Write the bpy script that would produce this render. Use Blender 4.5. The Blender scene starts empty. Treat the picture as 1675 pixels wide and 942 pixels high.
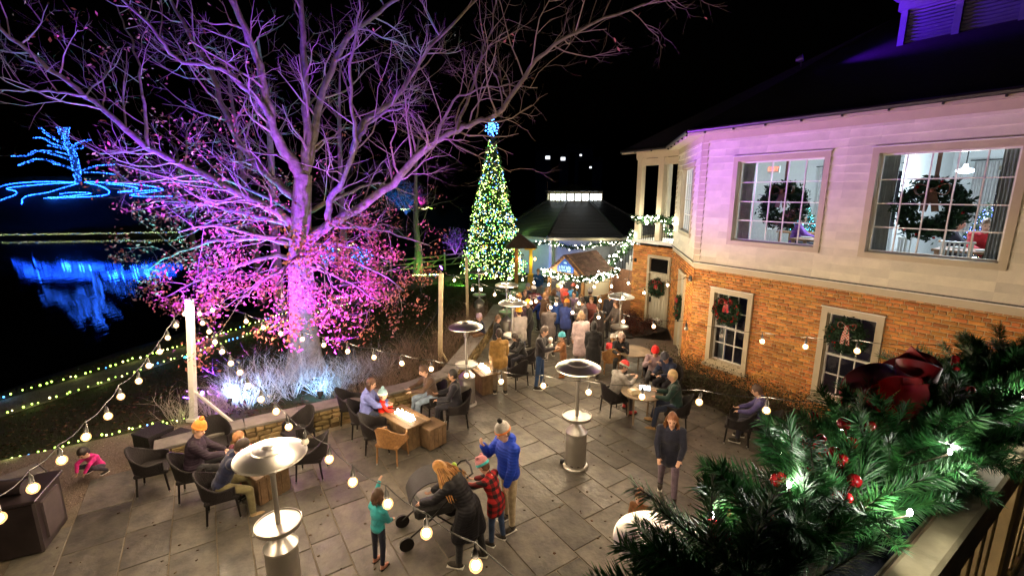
import bpy, math, random
import numpy as np
from mathutils import Vector, Matrix, Euler

S = bpy.context.scene
COL = S.collection
PI = math.pi
R = math.radians
rnd = random.Random(7)

# ---------------------------------------------------------------- camera
CAM_H, PITCH, FPX = 5.3, R(11.563), 751.7
cam_data = bpy.data.cameras.new('camera')
cam_data.sensor_width = 36.0
cam_data.lens = FPX / 1675.0 * 36.0
cam_data.clip_start, cam_data.clip_end = 0.02, 2000.0
cam = bpy.data.objects.new('camera', cam_data)
COL.objects.link(cam)
cam.location = (0, 0, CAM_H)
cam.rotation_euler = (PI / 2 - PITCH, 0, 0)
S.camera = cam

# ---------------------------------------------------------------- night sky, moonlight and exposure
world = bpy.data.worlds.new('World')
S.world = world
world.use_nodes = True
wn = world.node_tree.nodes
sky = wn.new('ShaderNodeTexSky')
sky.sky_type = 'NISHITA'
sky.sun_disc = False
sky.sun_elevation = R(-3.0)
sky.sun_rotation = R(200)
world.node_tree.links.new(sky.outputs['Color'], wn['Background'].inputs['Color'])
wn['Background'].inputs['Strength'].default_value = 0.004
sun_data = bpy.data.lights.new('moonlight', 'SUN')
sun_data.energy = 0.004
sun_data.angle = R(0.5)
sun_data.color = (.75, .85, 1)
sun = bpy.data.objects.new('moonlight', sun_data)
COL.objects.link(sun)
sun.rotation_euler = (R(40), 0, R(20))
S.view_settings.view_transform = 'Standard'
S.view_settings.look = 'None'
S.view_settings.exposure = 0.0
S.view_settings.gamma = 1.0
S.view_settings.use_curve_mapping = False
S.render.engine = 'CYCLES'
cy = S.cycles
cy.use_denoising = True
try:
    cy.denoiser = 'OPENIMAGEDENOISE'
except Exception:
    pass
cy.use_light_tree = True
cy.use_adaptive_sampling = True
cy.adaptive_threshold = 0.015
cy.max_bounces = 6
cy.diffuse_bounces = 2
cy.glossy_bounces = 3
cy.transmission_bounces = 3
cy.transparent_max_bounces = 10
cy.sample_clamp_indirect = 3.0
cy.sample_clamp_direct = 0.0
cy.caustics_reflective = False
cy.caustics_refractive = False

# ---------------------------------------------------------------- measuring helpers (world metres)
_F = Vector((0, math.cos(PITCH), -math.sin(PITCH)))
_U = Vector((0, math.sin(PITCH), math.cos(PITCH)))
def _ray(x, y):
    return _F + Vector((1, 0, 0)) * ((x - 837.5) / FPX) - _U * ((y - 471.0) / FPX)
def G(x, y, z=0.0):
    """the place on the level z seen at photo position x, y"""
    d = _ray(x, y)
    return Vector((0, 0, CAM_H)) + d * ((z - CAM_H) / d.z)
def D(x, y, Y):
    """the place at depth Y seen at photo position x, y"""
    d = _ray(x, y)
    return Vector((0, 0, CAM_H)) + d * (Y / d.y)
def lerp(a, b, t):
    return a + (b - a) * t

# ---------------------------------------------------------------- materials
MATS = {}
def mat(name, col, rough=.6, metal=0.0, var=.25, scale=6.0, bump=0.0, bscale=40.0, spec=.5,
        col2=None, island=0.0, sheen=0.0, coat=0.0, rvar=0.0):
    """principled material whose colour wanders between two tones with noise, optional bump and per-piece tone"""
    if name in MATS:
        return MATS[name]
    m = bpy.data.materials.new(name)
    m.use_nodes = True
    nt = m.node_tree
    N, L = nt.nodes, nt.links
    b = N['Principled BSDF']
    b.inputs['Roughness'].default_value = rough
    b.inputs['Metallic'].default_value = metal
    b.inputs['Specular IOR Level'].default_value = spec
    if sheen:
        b.inputs['Sheen Weight'].default_value = sheen
    if coat:
        b.inputs['Coat Weight'].default_value = coat
    tc = N.new('ShaderNodeTexCoord')
    oi = N.new('ShaderNodeObjectInfo')
    va = N.new('ShaderNodeVectorMath'); va.operation = 'ADD'
    vm = N.new('ShaderNodeVectorMath'); vm.operation = 'SCALE'
    cx = N.new('ShaderNodeCombineXYZ')
    for i in range(3):
        L.new(oi.outputs['Random'], cx.inputs[i])
    L.new(cx.outputs[0], vm.inputs[0]); vm.inputs['Scale'].default_value = 37.0
    L.new(tc.outputs['Object'], va.inputs[0]); L.new(vm.outputs[0], va.inputs[1])
    nz = N.new('ShaderNodeTexNoise')
    nz.inputs['Scale'].default_value = scale
    nz.inputs['Detail'].default_value = 6.0
    nz.inputs['Roughness'].default_value = .65
    L.new(va.outputs[0], nz.inputs['Vector'])
    c = Vector(col)
    if col2 is None:
        col2 = tuple(min(1, k * (1 + var)) for k in col)
        c1 = tuple(k * (1 - var) for k in col)
    else:
        c1 = col
    rp = N.new('ShaderNodeValToRGB')
    rp.color_ramp.elements[0].position = .32
    rp.color_ramp.elements[1].position = .68
    rp.color_ramp.elements[0].color = (*c1, 1)
    rp.color_ramp.elements[1].color = (*col2, 1)
    L.new(nz.outputs['Fac'], rp.inputs['Fac'])
    out = rp.outputs['Color']
    if island:
        ge = N.new('ShaderNodeNewGeometry')
        ad = N.new('ShaderNodeMath'); ad.operation = 'ADD'
        L.new(ge.outputs['Random Per Island'], ad.inputs[0]); L.new(oi.outputs['Random'], ad.inputs[1])
        fr = N.new('ShaderNodeMath'); fr.operation = 'FRACT'
        L.new(ad.outputs[0], fr.inputs[0])
        mr = N.new('ShaderNodeMapRange')
        mr.inputs['To Min'].default_value = 1 - island; mr.inputs['To Max'].default_value = 1 + island
        L.new(fr.outputs[0], mr.inputs['Value'])
        hs = N.new('ShaderNodeHueSaturation')
        L.new(mr.outputs[0], hs.inputs['Value'])
        f2 = N.new('ShaderNodeMath'); f2.operation = 'MULTIPLY'; f2.inputs[1].default_value = 7.13
        L.new(fr.outputs[0], f2.inputs[0])
        f3 = N.new('ShaderNodeMath'); f3.operation = 'FRACT'; L.new(f2.outputs[0], f3.inputs[0])
        m3 = N.new('ShaderNodeMapRange')
        m3.inputs['To Min'].default_value = .5 - .03 * island; m3.inputs['To Max'].default_value = .5 + .03 * island
        L.new(f3.outputs[0], m3.inputs['Value']); L.new(m3.outputs[0], hs.inputs['Hue'])
        L.new(out, hs.inputs['Color'])
        out = hs.outputs['Color']
    L.new(out, b.inputs['Base Color'])
    if rvar:
        n3 = N.new('ShaderNodeTexNoise'); n3.inputs['Scale'].default_value = scale * .6; n3.inputs['Detail'].default_value = 5.0
        L.new(va.outputs[0], n3.inputs['Vector'])
        r3 = N.new('ShaderNodeMapRange'); r3.inputs['From Min'].default_value = .3; r3.inputs['From Max'].default_value = .7
        r3.inputs['To Min'].default_value = max(.08, rough - rvar); r3.inputs['To Max'].default_value = min(1, rough + rvar)
        L.new(n3.outputs['Fac'], r3.inputs['Value']); L.new(r3.outputs[0], b.inputs['Roughness'])
    if bump:
        n2 = N.new('ShaderNodeTexNoise')
        n2.inputs['Scale'].default_value = bscale
        n2.inputs['Detail'].default_value = 4.0
        L.new(va.outputs[0], n2.inputs['Vector'])
        bp = N.new('ShaderNodeBump')
        bp.inputs['Strength'].default_value = bump
        bp.inputs['Distance'].default_value = .02
        L.new(n2.outputs['Fac'], bp.inputs['Height'])
        L.new(bp.outputs['Normal'], b.inputs['Normal'])
    MATS[name] = m
    return m

def glow(name, col, strength, sample=False):
    """a lamp's own surface"""
    if name in MATS:
        return MATS[name]
    m = bpy.data.materials.new(name)
    m.use_nodes = True
    b = m.node_tree.nodes['Principled BSDF']
    b.inputs['Base Color'].default_value = (.8, .8, .8, 1)
    b.inputs['Emission Color'].default_value = (*col, 1)
    b.inputs['Emission Strength'].default_value = strength
    if not sample:
        m.cycles.emission_sampling = 'NONE'
    MATS[name] = m
    return m

def glass(name='window_glass', tint=(.9, .95, 1), refl=.10):
    if name in MATS:
        return MATS[name]
    m = bpy.data.materials.new(name)
    m.use_nodes = True
    N, L = m.node_tree.nodes, m.node_tree.links
    N.remove(N['Principled BSDF'])
    t = N.new('ShaderNodeBsdfTransparent'); t.inputs['Color'].default_value = (*tint, 1)
    g = N.new('ShaderNodeBsdfGlossy'); g.inputs['Roughness'].default_value = .02
    lw = N.new('ShaderNodeLayerWeight'); lw.inputs['Blend'].default_value = .25
    mr = N.new('ShaderNodeMapRange')
    mr.inputs['To Min'].default_value = refl; mr.inputs['To Max'].default_value = .6
    L.new(lw.outputs['Fresnel'], mr.inputs['Value'])
    mx = N.new('ShaderNodeMixShader')
    L.new(mr.outputs[0], mx.inputs[0]); L.new(t.outputs[0], mx.inputs[1]); L.new(g.outputs[0], mx.inputs[2])
    L.new(mx.outputs[0], N['Material Output'].inputs['Surface'])
    MATS[name] = m
    return m

# ---------------------------------------------------------------- mesh builder
def rot_to(d):
    """matrix whose z axis runs along d"""
    return Vector(d).to_track_quat('Z', 'Y').to_matrix()

class MB:
    def __init__(self):
        self.v, self.f, self.m = [], [], []
    def add(self, vs, fs, mi=0):
        o = len(self.v)
        self.v.extend([tuple(p) for p in vs])
        self.f.extend([tuple(i + o for i in q) for q in fs])
        self.m.extend([mi] * len(fs))
        return self
    def box(self, c, s, rot=None, mi=0):
        hx, hy, hz = s[0] / 2, s[1] / 2, s[2] / 2
        vs = [Vector((x, y, z)) for x in (-hx, hx) for y in (-hy, hy) for z in (-hz, hz)]
        if rot is not None:
            if isinstance(rot, (int, float)):
                rot = Matrix.Rotation(rot, 3, 'Z')
            vs = [rot @ p for p in vs]
        c = Vector(c)
        return self.add([p + c for p in vs],
                        [(0, 1, 3, 2), (4, 6, 7, 5), (0, 4, 5, 1), (2, 3, 7, 6), (0, 2, 6, 4), (1, 5, 7, 3)], mi)
    def bbox(self, c, s, b=.01, rot=None, mi=0):
        """box with chamfered edges (24 vertices)"""
        h = [k / 2 for k in s]
        b = min(b, *[k * .49 for k in h])
        vs, idx = [], {}
        for sx in (-1, 1):
            for sy in (-1, 1):
                for sz in (-1, 1):
                    for a in range(3):
                        p = [sx * (h[0] - b), sy * (h[1] - b), sz * (h[2] - b)]
                        p[a] = (sx, sy, sz)[a] * h[a]
                        idx[(sx, sy, sz, a)] = len(vs); vs.append(Vector(p))
        fs = []
        for a in range(3):
            u, w = [(1, 2), (2, 0), (0, 1)][a]
            for s_ in (-1, 1):
                q = []
                for du, dw in ((-1, -1), (1, -1), (1, 1), (-1, 1)):
                    k = [0, 0, 0]; k[a] = s_; k[u] = du; k[w] = dw
                    q.append(idx[(*k, a)])
                fs.append(q if s_ > 0 else q[::-1])
            for du in (-1, 1):
                for dw in (-1, 1):
                    k0 = [0, 0, 0]; k1 = [0, 0, 0]
                    k0[a] = -1; k1[a] = 1
                    k0[u] = k1[u] = du; k0[w] = k1[w] = dw
                    q = [idx[(*k0, u)], idx[(*k1, u)], idx[(*k1, w)], idx[(*k0, w)]]
                    fs.append(q if du * dw > 0 else q[::-1])
        for sx in (-1, 1):
            for sy in (-1, 1):
                for sz in (-1, 1):
                    q = [idx[(sx, sy, sz, a)] for a in range(3)]
                    fs.append(q if sx * sy * sz > 0 else q[::-1])
        if rot is not None:
            if isinstance(rot, (int, float)):
                rot = Matrix.Rotation(rot, 3, 'Z')
            vs = [rot @ p for p in vs]
        c = Vector(c)
        return self.add([p + c for p in vs], fs, mi)
    def tube(self, pts, rs, n=6, cap=True, mi=0):
        pts = [Vector(p) for p in pts]
        if isinstance(rs, (int, float)):
            rs = [rs] * len(pts)
        vs, fs = [], []
        prev = None
        for i, p in enumerate(pts):
            a = pts[min(i + 1, len(pts) - 1)] - pts[max(i - 1, 0)]
            if a.length < 1e-9:
                a = Vector((0, 0, 1))
            a.normalize()
            if prev is None:
                ref = Vector((0, 0, 1)) if abs(a.z) < .9 else Vector((1, 0, 0))
                u = a.cross(ref).normalized()
            else:
                u = prev - a * prev.dot(a)
                u = u.normalized() if u.length > 1e-6 else a.orthogonal().normalized()
            prev = u
            w = a.cross(u)
            for k in range(n):
                t = 2 * PI * k / n
                vs.append(p + (u * math.cos(t) + w * math.sin(t)) * rs[i])
        for i in range(len(pts) - 1):
            for k in range(n):
                k2 = (k + 1) % n
                fs.append((i * n + k, i * n + k2, (i + 1) * n + k2, (i + 1) * n + k))
        if cap:
            fs.append(tuple(range(n - 1, -1, -1)))
            fs.append(tuple((len(pts) - 1) * n + k for k in range(n)))
        return self.add(vs, fs, mi)
    def lathe(self, prof, n=24, c=(0, 0, 0), rot=None, mi=0):
        """profile of (radius, height) turned round the z axis"""
        vs, fs = [], []
        c = Vector(c)
        for r, z in prof:
            for k in range(n):
                t = 2 * PI * k / n
                p = Vector((r * math.cos(t), r * math.sin(t), z))
                vs.append((rot @ p if rot is not None else p) + c)
        for i in range(len(prof) - 1):
            for k in range(n):
                k2 = (k + 1) % n
                fs.append((i * n + k, i * n + k2, (i + 1) * n + k2, (i + 1) * n + k))
        if prof[0][0] > 1e-6:
            fs.append(tuple(range(n - 1, -1, -1)))
        if prof[-1][0] > 1e-6:
            fs.append(tuple((len(prof) - 1) * n + k for k in range(n)))
        return self.add(vs, fs, mi)
    def ball(self, c, r, nu=10, nv=7, rot=None, mi=0):
        if isinstance(r, (int, float)):
            r = (r, r, r)
        c = Vector(c)
        vs = [Vector((0, 0, -r[2]))]
        for j in range(1, nv):
            ph = -PI / 2 + PI * j / nv
            for k in range(nu):
                t = 2 * PI * k / nu
                vs.append(Vector((r[0] * math.cos(ph) * math.cos(t), r[1] * math.cos(ph) * math.sin(t), r[2] * math.sin(ph))))
        vs.append(Vector((0, 0, r[2])))
        fs = []
        for k in range(nu):
            fs.append((0, 1 + (k + 1) % nu, 1 + k))
        for j in range(nv - 2):
            for k in range(nu):
                a = 1 + j * nu + k; b = 1 + j * nu + (k + 1) % nu
                fs.append((a, b, b + nu, a + nu))
        last = len(vs) - 1
        o = 1 + (nv - 2) * nu
        for k in range(nu):
            fs.append((o + k, o + (k + 1) % nu, last))
        if rot is not None:
            vs = [rot @ p for p in vs]
        return self.add([p + c for p in vs], fs, mi)
    def capsule(self, a, b, ra, rb, n=10, mi=0):
        a, b = Vector(a), Vector(b)
        d = b - a
        if d.length < 1e-6:
            return self.ball(a, max(ra, rb), n, 7, None, mi)
        u = d.normalized()
        pts, rs = [], []
        for k in range(4):
            t = -PI / 2 + (PI / 2) * (k + .15) / 4
            pts.append(a + u * ra * math.sin(t)); rs.append(ra * math.cos(t))
        pts.append(a); rs.append(ra)
        pts.append(b); rs.append(rb)
        for k in range(1, 5):
            t = (PI / 2) * (k - .15) / 4
            pts.append(b + u * rb * math.sin(t)); rs.append(rb * math.cos(t))
        return self.tube(pts, rs, n, True, mi)
    def poly(self, pts, z0, z1, mi=0):
        """upright prism over a plan outline (counter-clockwise)"""
        n = len(pts)
        vs = [(p[0], p[1], z0) for p in pts] + [(p[0], p[1], z1) for p in pts]
        fs = [tuple(range(n - 1, -1, -1)), tuple(range(n, 2 * n))]
        for k in range(n):
            k2 = (k + 1) % n
            fs.append((k, k2, k2 + n, k + n))
        return self.add(vs, fs, mi)
    def mesh(self, name, mats, smooth=False):
        me = bpy.data.meshes.new(name)
        me.from_pydata(self.v, [], self.f)
        if not isinstance(mats, (list, tuple)):
            mats = [mats]
        for m in mats:
            me.materials.append(m)
        if len(mats) > 1:
            me.polygons.foreach_set('material_index', self.m)
        if smooth:
            me.polygons.foreach_set('use_smooth', [True] * len(me.polygons))
            try:
                me.set_sharp_from_angle(angle=R(40))
            except Exception:
                pass
        me.update()
        return me
    def build(self, name, mats, parent=None, smooth=False, **k):
        return put(name, self.mesh(name, mats, smooth), parent, **k)

def put(name, data, parent=None, loc=None, rot=None, scale=None, label=None, cat=None, group=None, kind=None):
    o = bpy.data.objects.new(name, data)
    COL.objects.link(o)
    if parent is not None:
        o.parent = parent
    if loc is not None:
        o.location = loc
    if rot is not None:
        o.rotation_euler = rot
    if scale is not None:
        o.scale = (scale,) * 3 if isinstance(scale, (int, float)) else scale
    return tag(o, label, cat, group, kind)
def tag(o, label=None, cat=None, group=None, kind=None):
    if label: o['label'] = label
    if cat: o['category'] = cat
    if group: o['group'] = group
    if kind: o['kind'] = kind
    return o
def thing(name, loc=(0, 0, 0), rz=0.0, label=None, cat=None, group=None, scale=None):
    o = put(name, None, None, loc, (0, 0, rz), scale, label, cat, group)
    o.empty_display_size = .2
    return o
def clone(o, parent=None):
    c = o.copy()
    COL.objects.link(c)
    c.parent = parent
    for ch in o.children:
        clone(ch, c)
    return c
def np_mesh(name, verts, faces, mats, smooth=False, matidx=None):
    """mesh from numpy arrays; all faces with the same number of corners"""
    me = bpy.data.meshes.new(name)
    nv, nf, k = len(verts), len(faces), faces.shape[1]
    me.vertices.add(nv)
    me.vertices.foreach_set('co', np.asarray(verts, dtype=np.float32).ravel())
    me.loops.add(nf * k)
    me.loops.foreach_set('vertex_index', np.asarray(faces, dtype=np.int32).ravel())
    me.polygons.add(nf)
    me.polygons.foreach_set('loop_start', np.arange(0, nf * k, k, dtype=np.int32))
    if not isinstance(mats, (list, tuple)):
        mats = [mats]
    for m in mats:
        me.materials.append(m)
    if matidx is not None:
        me.polygons.foreach_set('material_index', np.asarray(matidx, dtype=np.int32))
    me.update(calc_edges=True)
    me.validate()
    if smooth:
        me.polygons.foreach_set('use_smooth', [True] * len(me.polygons))
    return me
def lamp(name, kind, loc, power, col, parent=None, radius=.05, target=None, angle=60, blend=.5):
    l = bpy.data.lights.new(name, kind)
    l.energy = power
    l.color = col
    if kind in ('POINT', 'SPOT'):
        l.shadow_soft_size = radius
    if kind == 'SPOT':
        l.spot_size = R(angle); l.spot_blend = blend
    o = put(name, l, parent, loc)
    if target is not None:
        o.rotation_euler = (Vector(target) - Vector(loc)).to_track_quat('-Z', 'Y').to_euler()
    return o
# ================================================================ the setting
WATER_Z = -1.2
def smooth(a, b, x):
    t = np.clip((x - a) / (b - a), 0, 1)
    return t * t * (3 - 2 * t)
def shore_x(Y):
    return -17.2 + .10 * (Y - 12) + 9 * smooth(45, 66, Y) + .5 * np.sin(Y * .35)
def far_shore(x):
    return 69 + 1.5 * np.sin(x * .09)
def terrain(x, y):
    land = smooth(-.6, 3.2, x - shore_x(y))
    h = lerp(-2.6, -.07, land)
    h = h - .18 * smooth(-8.5, -12, x) * (1 - smooth(18, 30, y)) * land
    far = smooth(-2, 3.5, y - far_shore(x))
    hill = 9.0 * smooth(69, 90, y) + 9 * smooth(110, 200, y)
    left = smooth(5, -25, x)
    h_far = -.7 + hill * left + 1.5 * smooth(60, 160, y)
    h = np.where(far > 0, lerp(h, np.maximum(h_far, h), far), h)
    h = h + .05 * np.sin(x * .9) * np.sin(y * .7 + 1) * smooth(20, 30, y)
    return h
def tz(x, y):
    return float(terrain(np.array([x], float), np.array([y], float))[0])

def axis_grid(lo, hi, near_lo, near_hi, n_near, n_far):
    a = np.linspace(near_lo, near_hi, n_near)
    t = np.linspace(0, 1, n_far + 1)[1:] ** 2
    return np.concatenate([(near_lo + (lo - near_lo) * t)[::-1], a, near_hi + (hi - near_hi) * t])
gx = axis_grid(-600, 600, -70, 20, 130, 24)
gy = axis_grid(-120, 900, -5, 110, 150, 24)
XX, YY = np.meshgrid(gx, gy)
ZZ = terrain(XX, YY)
nx, ny = len(gx), len(gy)
vv = np.stack([XX.ravel(), YY.ravel(), ZZ.ravel()], 1)
ii = np.arange(nx * ny).reshape(ny, nx)
ff = np.stack([ii[:-1, :-1].ravel(), ii[:-1, 1:].ravel(), ii[1:, 1:].ravel(), ii[1:, :-1].ravel()], 1)
m_ground = mat('winter_lawn', (.028, .036, .014), .95, var=.5, scale=1.3, bump=.8, bscale=30, col2=(.05, .04, .022), spec=.15)
put('ground', np_mesh('ground', vv, ff, m_ground, True), kind='structure')

# water, with fine ripples that stretch reflections towards the viewer
m_water = bpy.data.materials.new('lake_water'); m_water.use_nodes = True
_n, _l = m_water.node_tree.nodes, m_water.node_tree.links
_b = _n['Principled BSDF']
_b.inputs['Base Color'].default_value = (.004, .006, .01, 1)
_b.inputs['Roughness'].default_value = .035
_b.inputs['IOR'].default_value = 1.45
_b.inputs['Specular IOR Level'].default_value = 1.0
_tc = _n.new('ShaderNodeTexCoord'); _mp = _n.new('ShaderNodeMapping')
_mp.inputs['Scale'].default_value = (1.6, .55, 1)
_nz = _n.new('ShaderNodeTexNoise'); _nz.inputs['Scale'].default_value = 1.4; _nz.inputs['Detail'].default_value = 4
_bp = _n.new('ShaderNodeBump'); _bp.inputs['Strength'].default_value = .10; _bp.inputs['Distance'].default_value = .06
_l.new(_tc.outputs['Object'], _mp.inputs['Vector']); _l.new(_mp.outputs[0], _nz.inputs['Vector'])
_l.new(_nz.outputs['Fac'], _bp.inputs['Height']); _l.new(_bp.outputs[0], _b.inputs['Normal'])
MB().add([(-260, -30, WATER_Z), (10, -30, WATER_Z), (10, 90, WATER_Z), (-260, 90, WATER_Z)], [(0, 1, 2, 3)]).build(
    'water', m_water, kind='structure')

# footpath along the lake
def strip(name, L_, R_, m, dz, n=40, **k):
    """ribbon between two edge polylines laid over the terrain"""
    def samp(P, t):
        s = t * (len(P) - 1); i = min(int(s), len(P) - 2)
        return Vector(P[i]).lerp(Vector(P[i + 1]), s - i)
    vs, fs = [], []
    for i in range(n + 1):
        a, b = samp(L_, i / n), samp(R_, i / n)
        for j in range(5):
            p = a.lerp(b, j / 4)
            vs.append((p.x, p.y, tz(p.x, p.y) + dz))
    for i in range(n):
        for j in range(4):
            o = i * 5 + j
            fs.append((o, o + 1, o + 6, o + 5))
    return MB().add(vs, fs).build(name, m, None, True, **k)
m_path = mat('path_gravel', (.13, .105, .08), .95, var=.3, scale=3, bump=.7, bscale=80, spec=.2)
PATH_FAR = [(-17.4, 3.0), (-13.97, 11.65), (-12.1, 16.2), (-10.4, 20.6), (-7.2, 26), (-3.4, 31)]
PATH_NEAR = [(-16.0, 3.0), (-12.91, 10.68), (-11.5, 14.3), (-9.7, 18.6), (-6.3, 24.6), (-2.6, 30)]
strip('path', PATH_FAR, PATH_NEAR, m_path, .03, 50, kind='structure')

# gravel apron at the left end of the patio
m_gravel = mat('pea_gravel', (.2, .155, .125), .95, var=.35, scale=30, bump=.9, bscale=120, spec=.2)
GRAVEL = [(-13.0, 3.0), (-7.6, 3.0), (-7.6, 7.4), (-6.9, 8.3), (-6.9, 9.3), (-7.6, 10.1), (-8.2, 9.9), (-10.4, 8.5), (-13.0, 6.8)]
_gm = MB(); _gm.add([(x, y, -.022) for x, y in GRAVEL], [tuple(range(len(GRAVEL)))])
_gm.build('gravel_apron', m_gravel, kind='structure')
rs = np.random.RandomState(3)
def in_poly(px, py, poly):
    c = np.zeros(len(px), bool)
    j = len(poly) - 1
    for i in range(len(poly)):
        xi, yi = poly[i]; xj, yj = poly[j]
        k = ((yi > py) != (yj > py)) & (px < (xj - xi) * (py - yi) / (yj - yi + 1e-12) + xi)
        c ^= k
        j = i
    return c
def scatter_chips(name, n, poly, z, size, m, flat=.5, **k):
    lo = np.min(poly, 0); hi = np.max(poly, 0)
    p = rs.rand(n * 3, 2) * (hi - lo) + lo
    p = p[in_poly(p[:, 0], p[:, 1], poly)][:n]
    n = len(p)
    base = np.array([[1, 0, 0], [0, 1, 0], [-1, 0, 0], [0, -1, 0], [0, 0, 1], [0, 0, -1]], float)
    s = size * (.6 + .8 * rs.rand(n, 1, 3)); s[:, :, 2] *= flat
    a = rs.rand(n) * 6.28
    ca, sa = np.cos(a)[:, None], np.sin(a)[:, None]
    b = base[None] * s
    x = b[:, :, 0] * ca - b[:, :, 1] * sa; y = b[:, :, 0] * sa + b[:, :, 1] * ca
    zz = z(p[:, 0], p[:, 1]) if callable(z) else z
    v = np.stack([x + p[:, :1], y + p[:, 1:], b[:, :, 2] + np.reshape(zz, (-1, 1))], 2).reshape(-1, 3)
    t = np.array([[0, 1, 4], [1, 2, 4], [2, 3, 4], [3, 0, 4], [1, 0, 5], [2, 1, 5], [3, 2, 5], [0, 3, 5]])
    f = (t[None] + (np.arange(n) * 6)[:, None, None]).reshape(-1, 3)
    return put(name, np_mesh(name, v, f, m), kind='stuff', **k)
m_pebble = mat('pebble', (.27, .2, .16), .85, var=.4, scale=9, island=.45)
scatter_chips('gravel', 5200, GRAVEL, -.016, .013, m_pebble, label='loose tan pea gravel beside the lights at the patio end', cat='gravel')

# ---------------------------------------------------------------- flagstone patio
YAW = R(33.66)
WD = Vector((math.sin(YAW), -math.cos(YAW), 0))           # along the restaurant's long wall, towards the deck
WN = Vector((-WD.y, WD.x, 0))                              # into the restaurant
CORNER = Vector((5.347, 13.3, 0))
WALL_PTS = [(-6.89, 8.02), (-5.64, 8.92), (-3.97, 9.98), (-2.51, 10.92), (-1.70, 11.77)]
PATIO = [(-9.0, 1.0), (-7.6, 4.0), (-7.6, 7.4), (-6.85, 8.25), (-5.5, 9.1), (-3.8, 10.2), (-2.3, 11.2), (-1.55, 12.0), (-.35, 19.9),
         (.2, 27.5), (9.5, 27.5), (8.5, 19.5), (10.5, 8.0), (10.5, 1.0)]
m_mortar = mat('stone_joint', (.15, .125, .09), .95, var=.35, scale=5, bump=.5)
_p = MB(); _p.add([(x, y, -.012) for x, y in PATIO], [tuple(range(len(PATIO)))])
patio = _p.build('patio', m_mortar, kind='structure')
m_flag = mat('bluestone', (.050, .047, .043), .48, scale=3.4, bump=.7, bscale=9, col2=(.145, .130, .107), island=.34, spec=.55, rvar=.2)
flag_meshes = {}
def flag_mesh(w, h):
    k = (round(w, 2), round(h, 2))
    if k not in flag_meshes:
        flag_meshes[k] = MB().bbox((0, 0, -.02), (k[0] - .016, k[1] - .016, .04), .006).mesh('flagstone', m_flag)
    return flag_meshes[k]
flags = []
b = -26.0
while b < 14:
    rowh = rnd.choice((.45, .6, .6, .75, .9))
    a = -26.0 + rnd.random()
    while a < 18:
        ln = rnd.choice((.6, .75, .9, 1.05, 1.2, 1.35))
        cells = [(a, b, ln, rowh)]
        if rowh >= .75 and rnd.random() < .25:
            h1 = .3 if rowh == .75 else .45
            cells = [(a, b, ln, h1), (a, b + h1, ln, rowh - h1)]
        for (a0, b0, w, h) in cells:
            c = CORNER + WD * (a0 + w / 2) + WN * (b0 + h / 2)
            flags.append((c.x, c.y, w, h))
        a += ln
    b += rowh
fx = np.array([f[0] for f in flags]); fy = np.array([f[1] for f in flags])
okf = in_poly(fx, fy, PATIO)
flags = [f for f, k in zip(flags, okf) if k]
def in_view(p, mx=40):
    q = Vector(p) - Vector((0, 0, CAM_H))
    w = q.dot(_F)
    if w < .2: return None
    x = 837.5 + FPX * q.x / w; y = 471 - FPX * q.dot(_U) / w
    return (x, y) if -mx < x < 1675 + mx and -mx < y < 942 + mx else None
flags.sort(key=lambda f: (0 if in_view((f[0], f[1], 0)) and not (in_view((f[0], f[1], 0))[0] > 1150 and in_view((f[0], f[1], 0))[1] > 760) else 1, f[0] ** 2 + f[1] ** 2))
rzw = math.atan2(WD.y, WD.x)
rest = MB()
for i, (x, y, w, h) in enumerate(flags):
    dz = rnd.uniform(-.003, .003)
    if i < 300:
        put('flagstone', flag_mesh(w, h), patio, (x, y, dz), (rnd.uniform(-.002, .002), rnd.uniform(-.002, .002), rzw))
    else:
        rest.bbox((x, y, -.02 + dz), (w - .016, h - .016, .04), .006, rzw)
rest.build('flagstone_field', m_flag, patio, kind='stuff')

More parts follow.
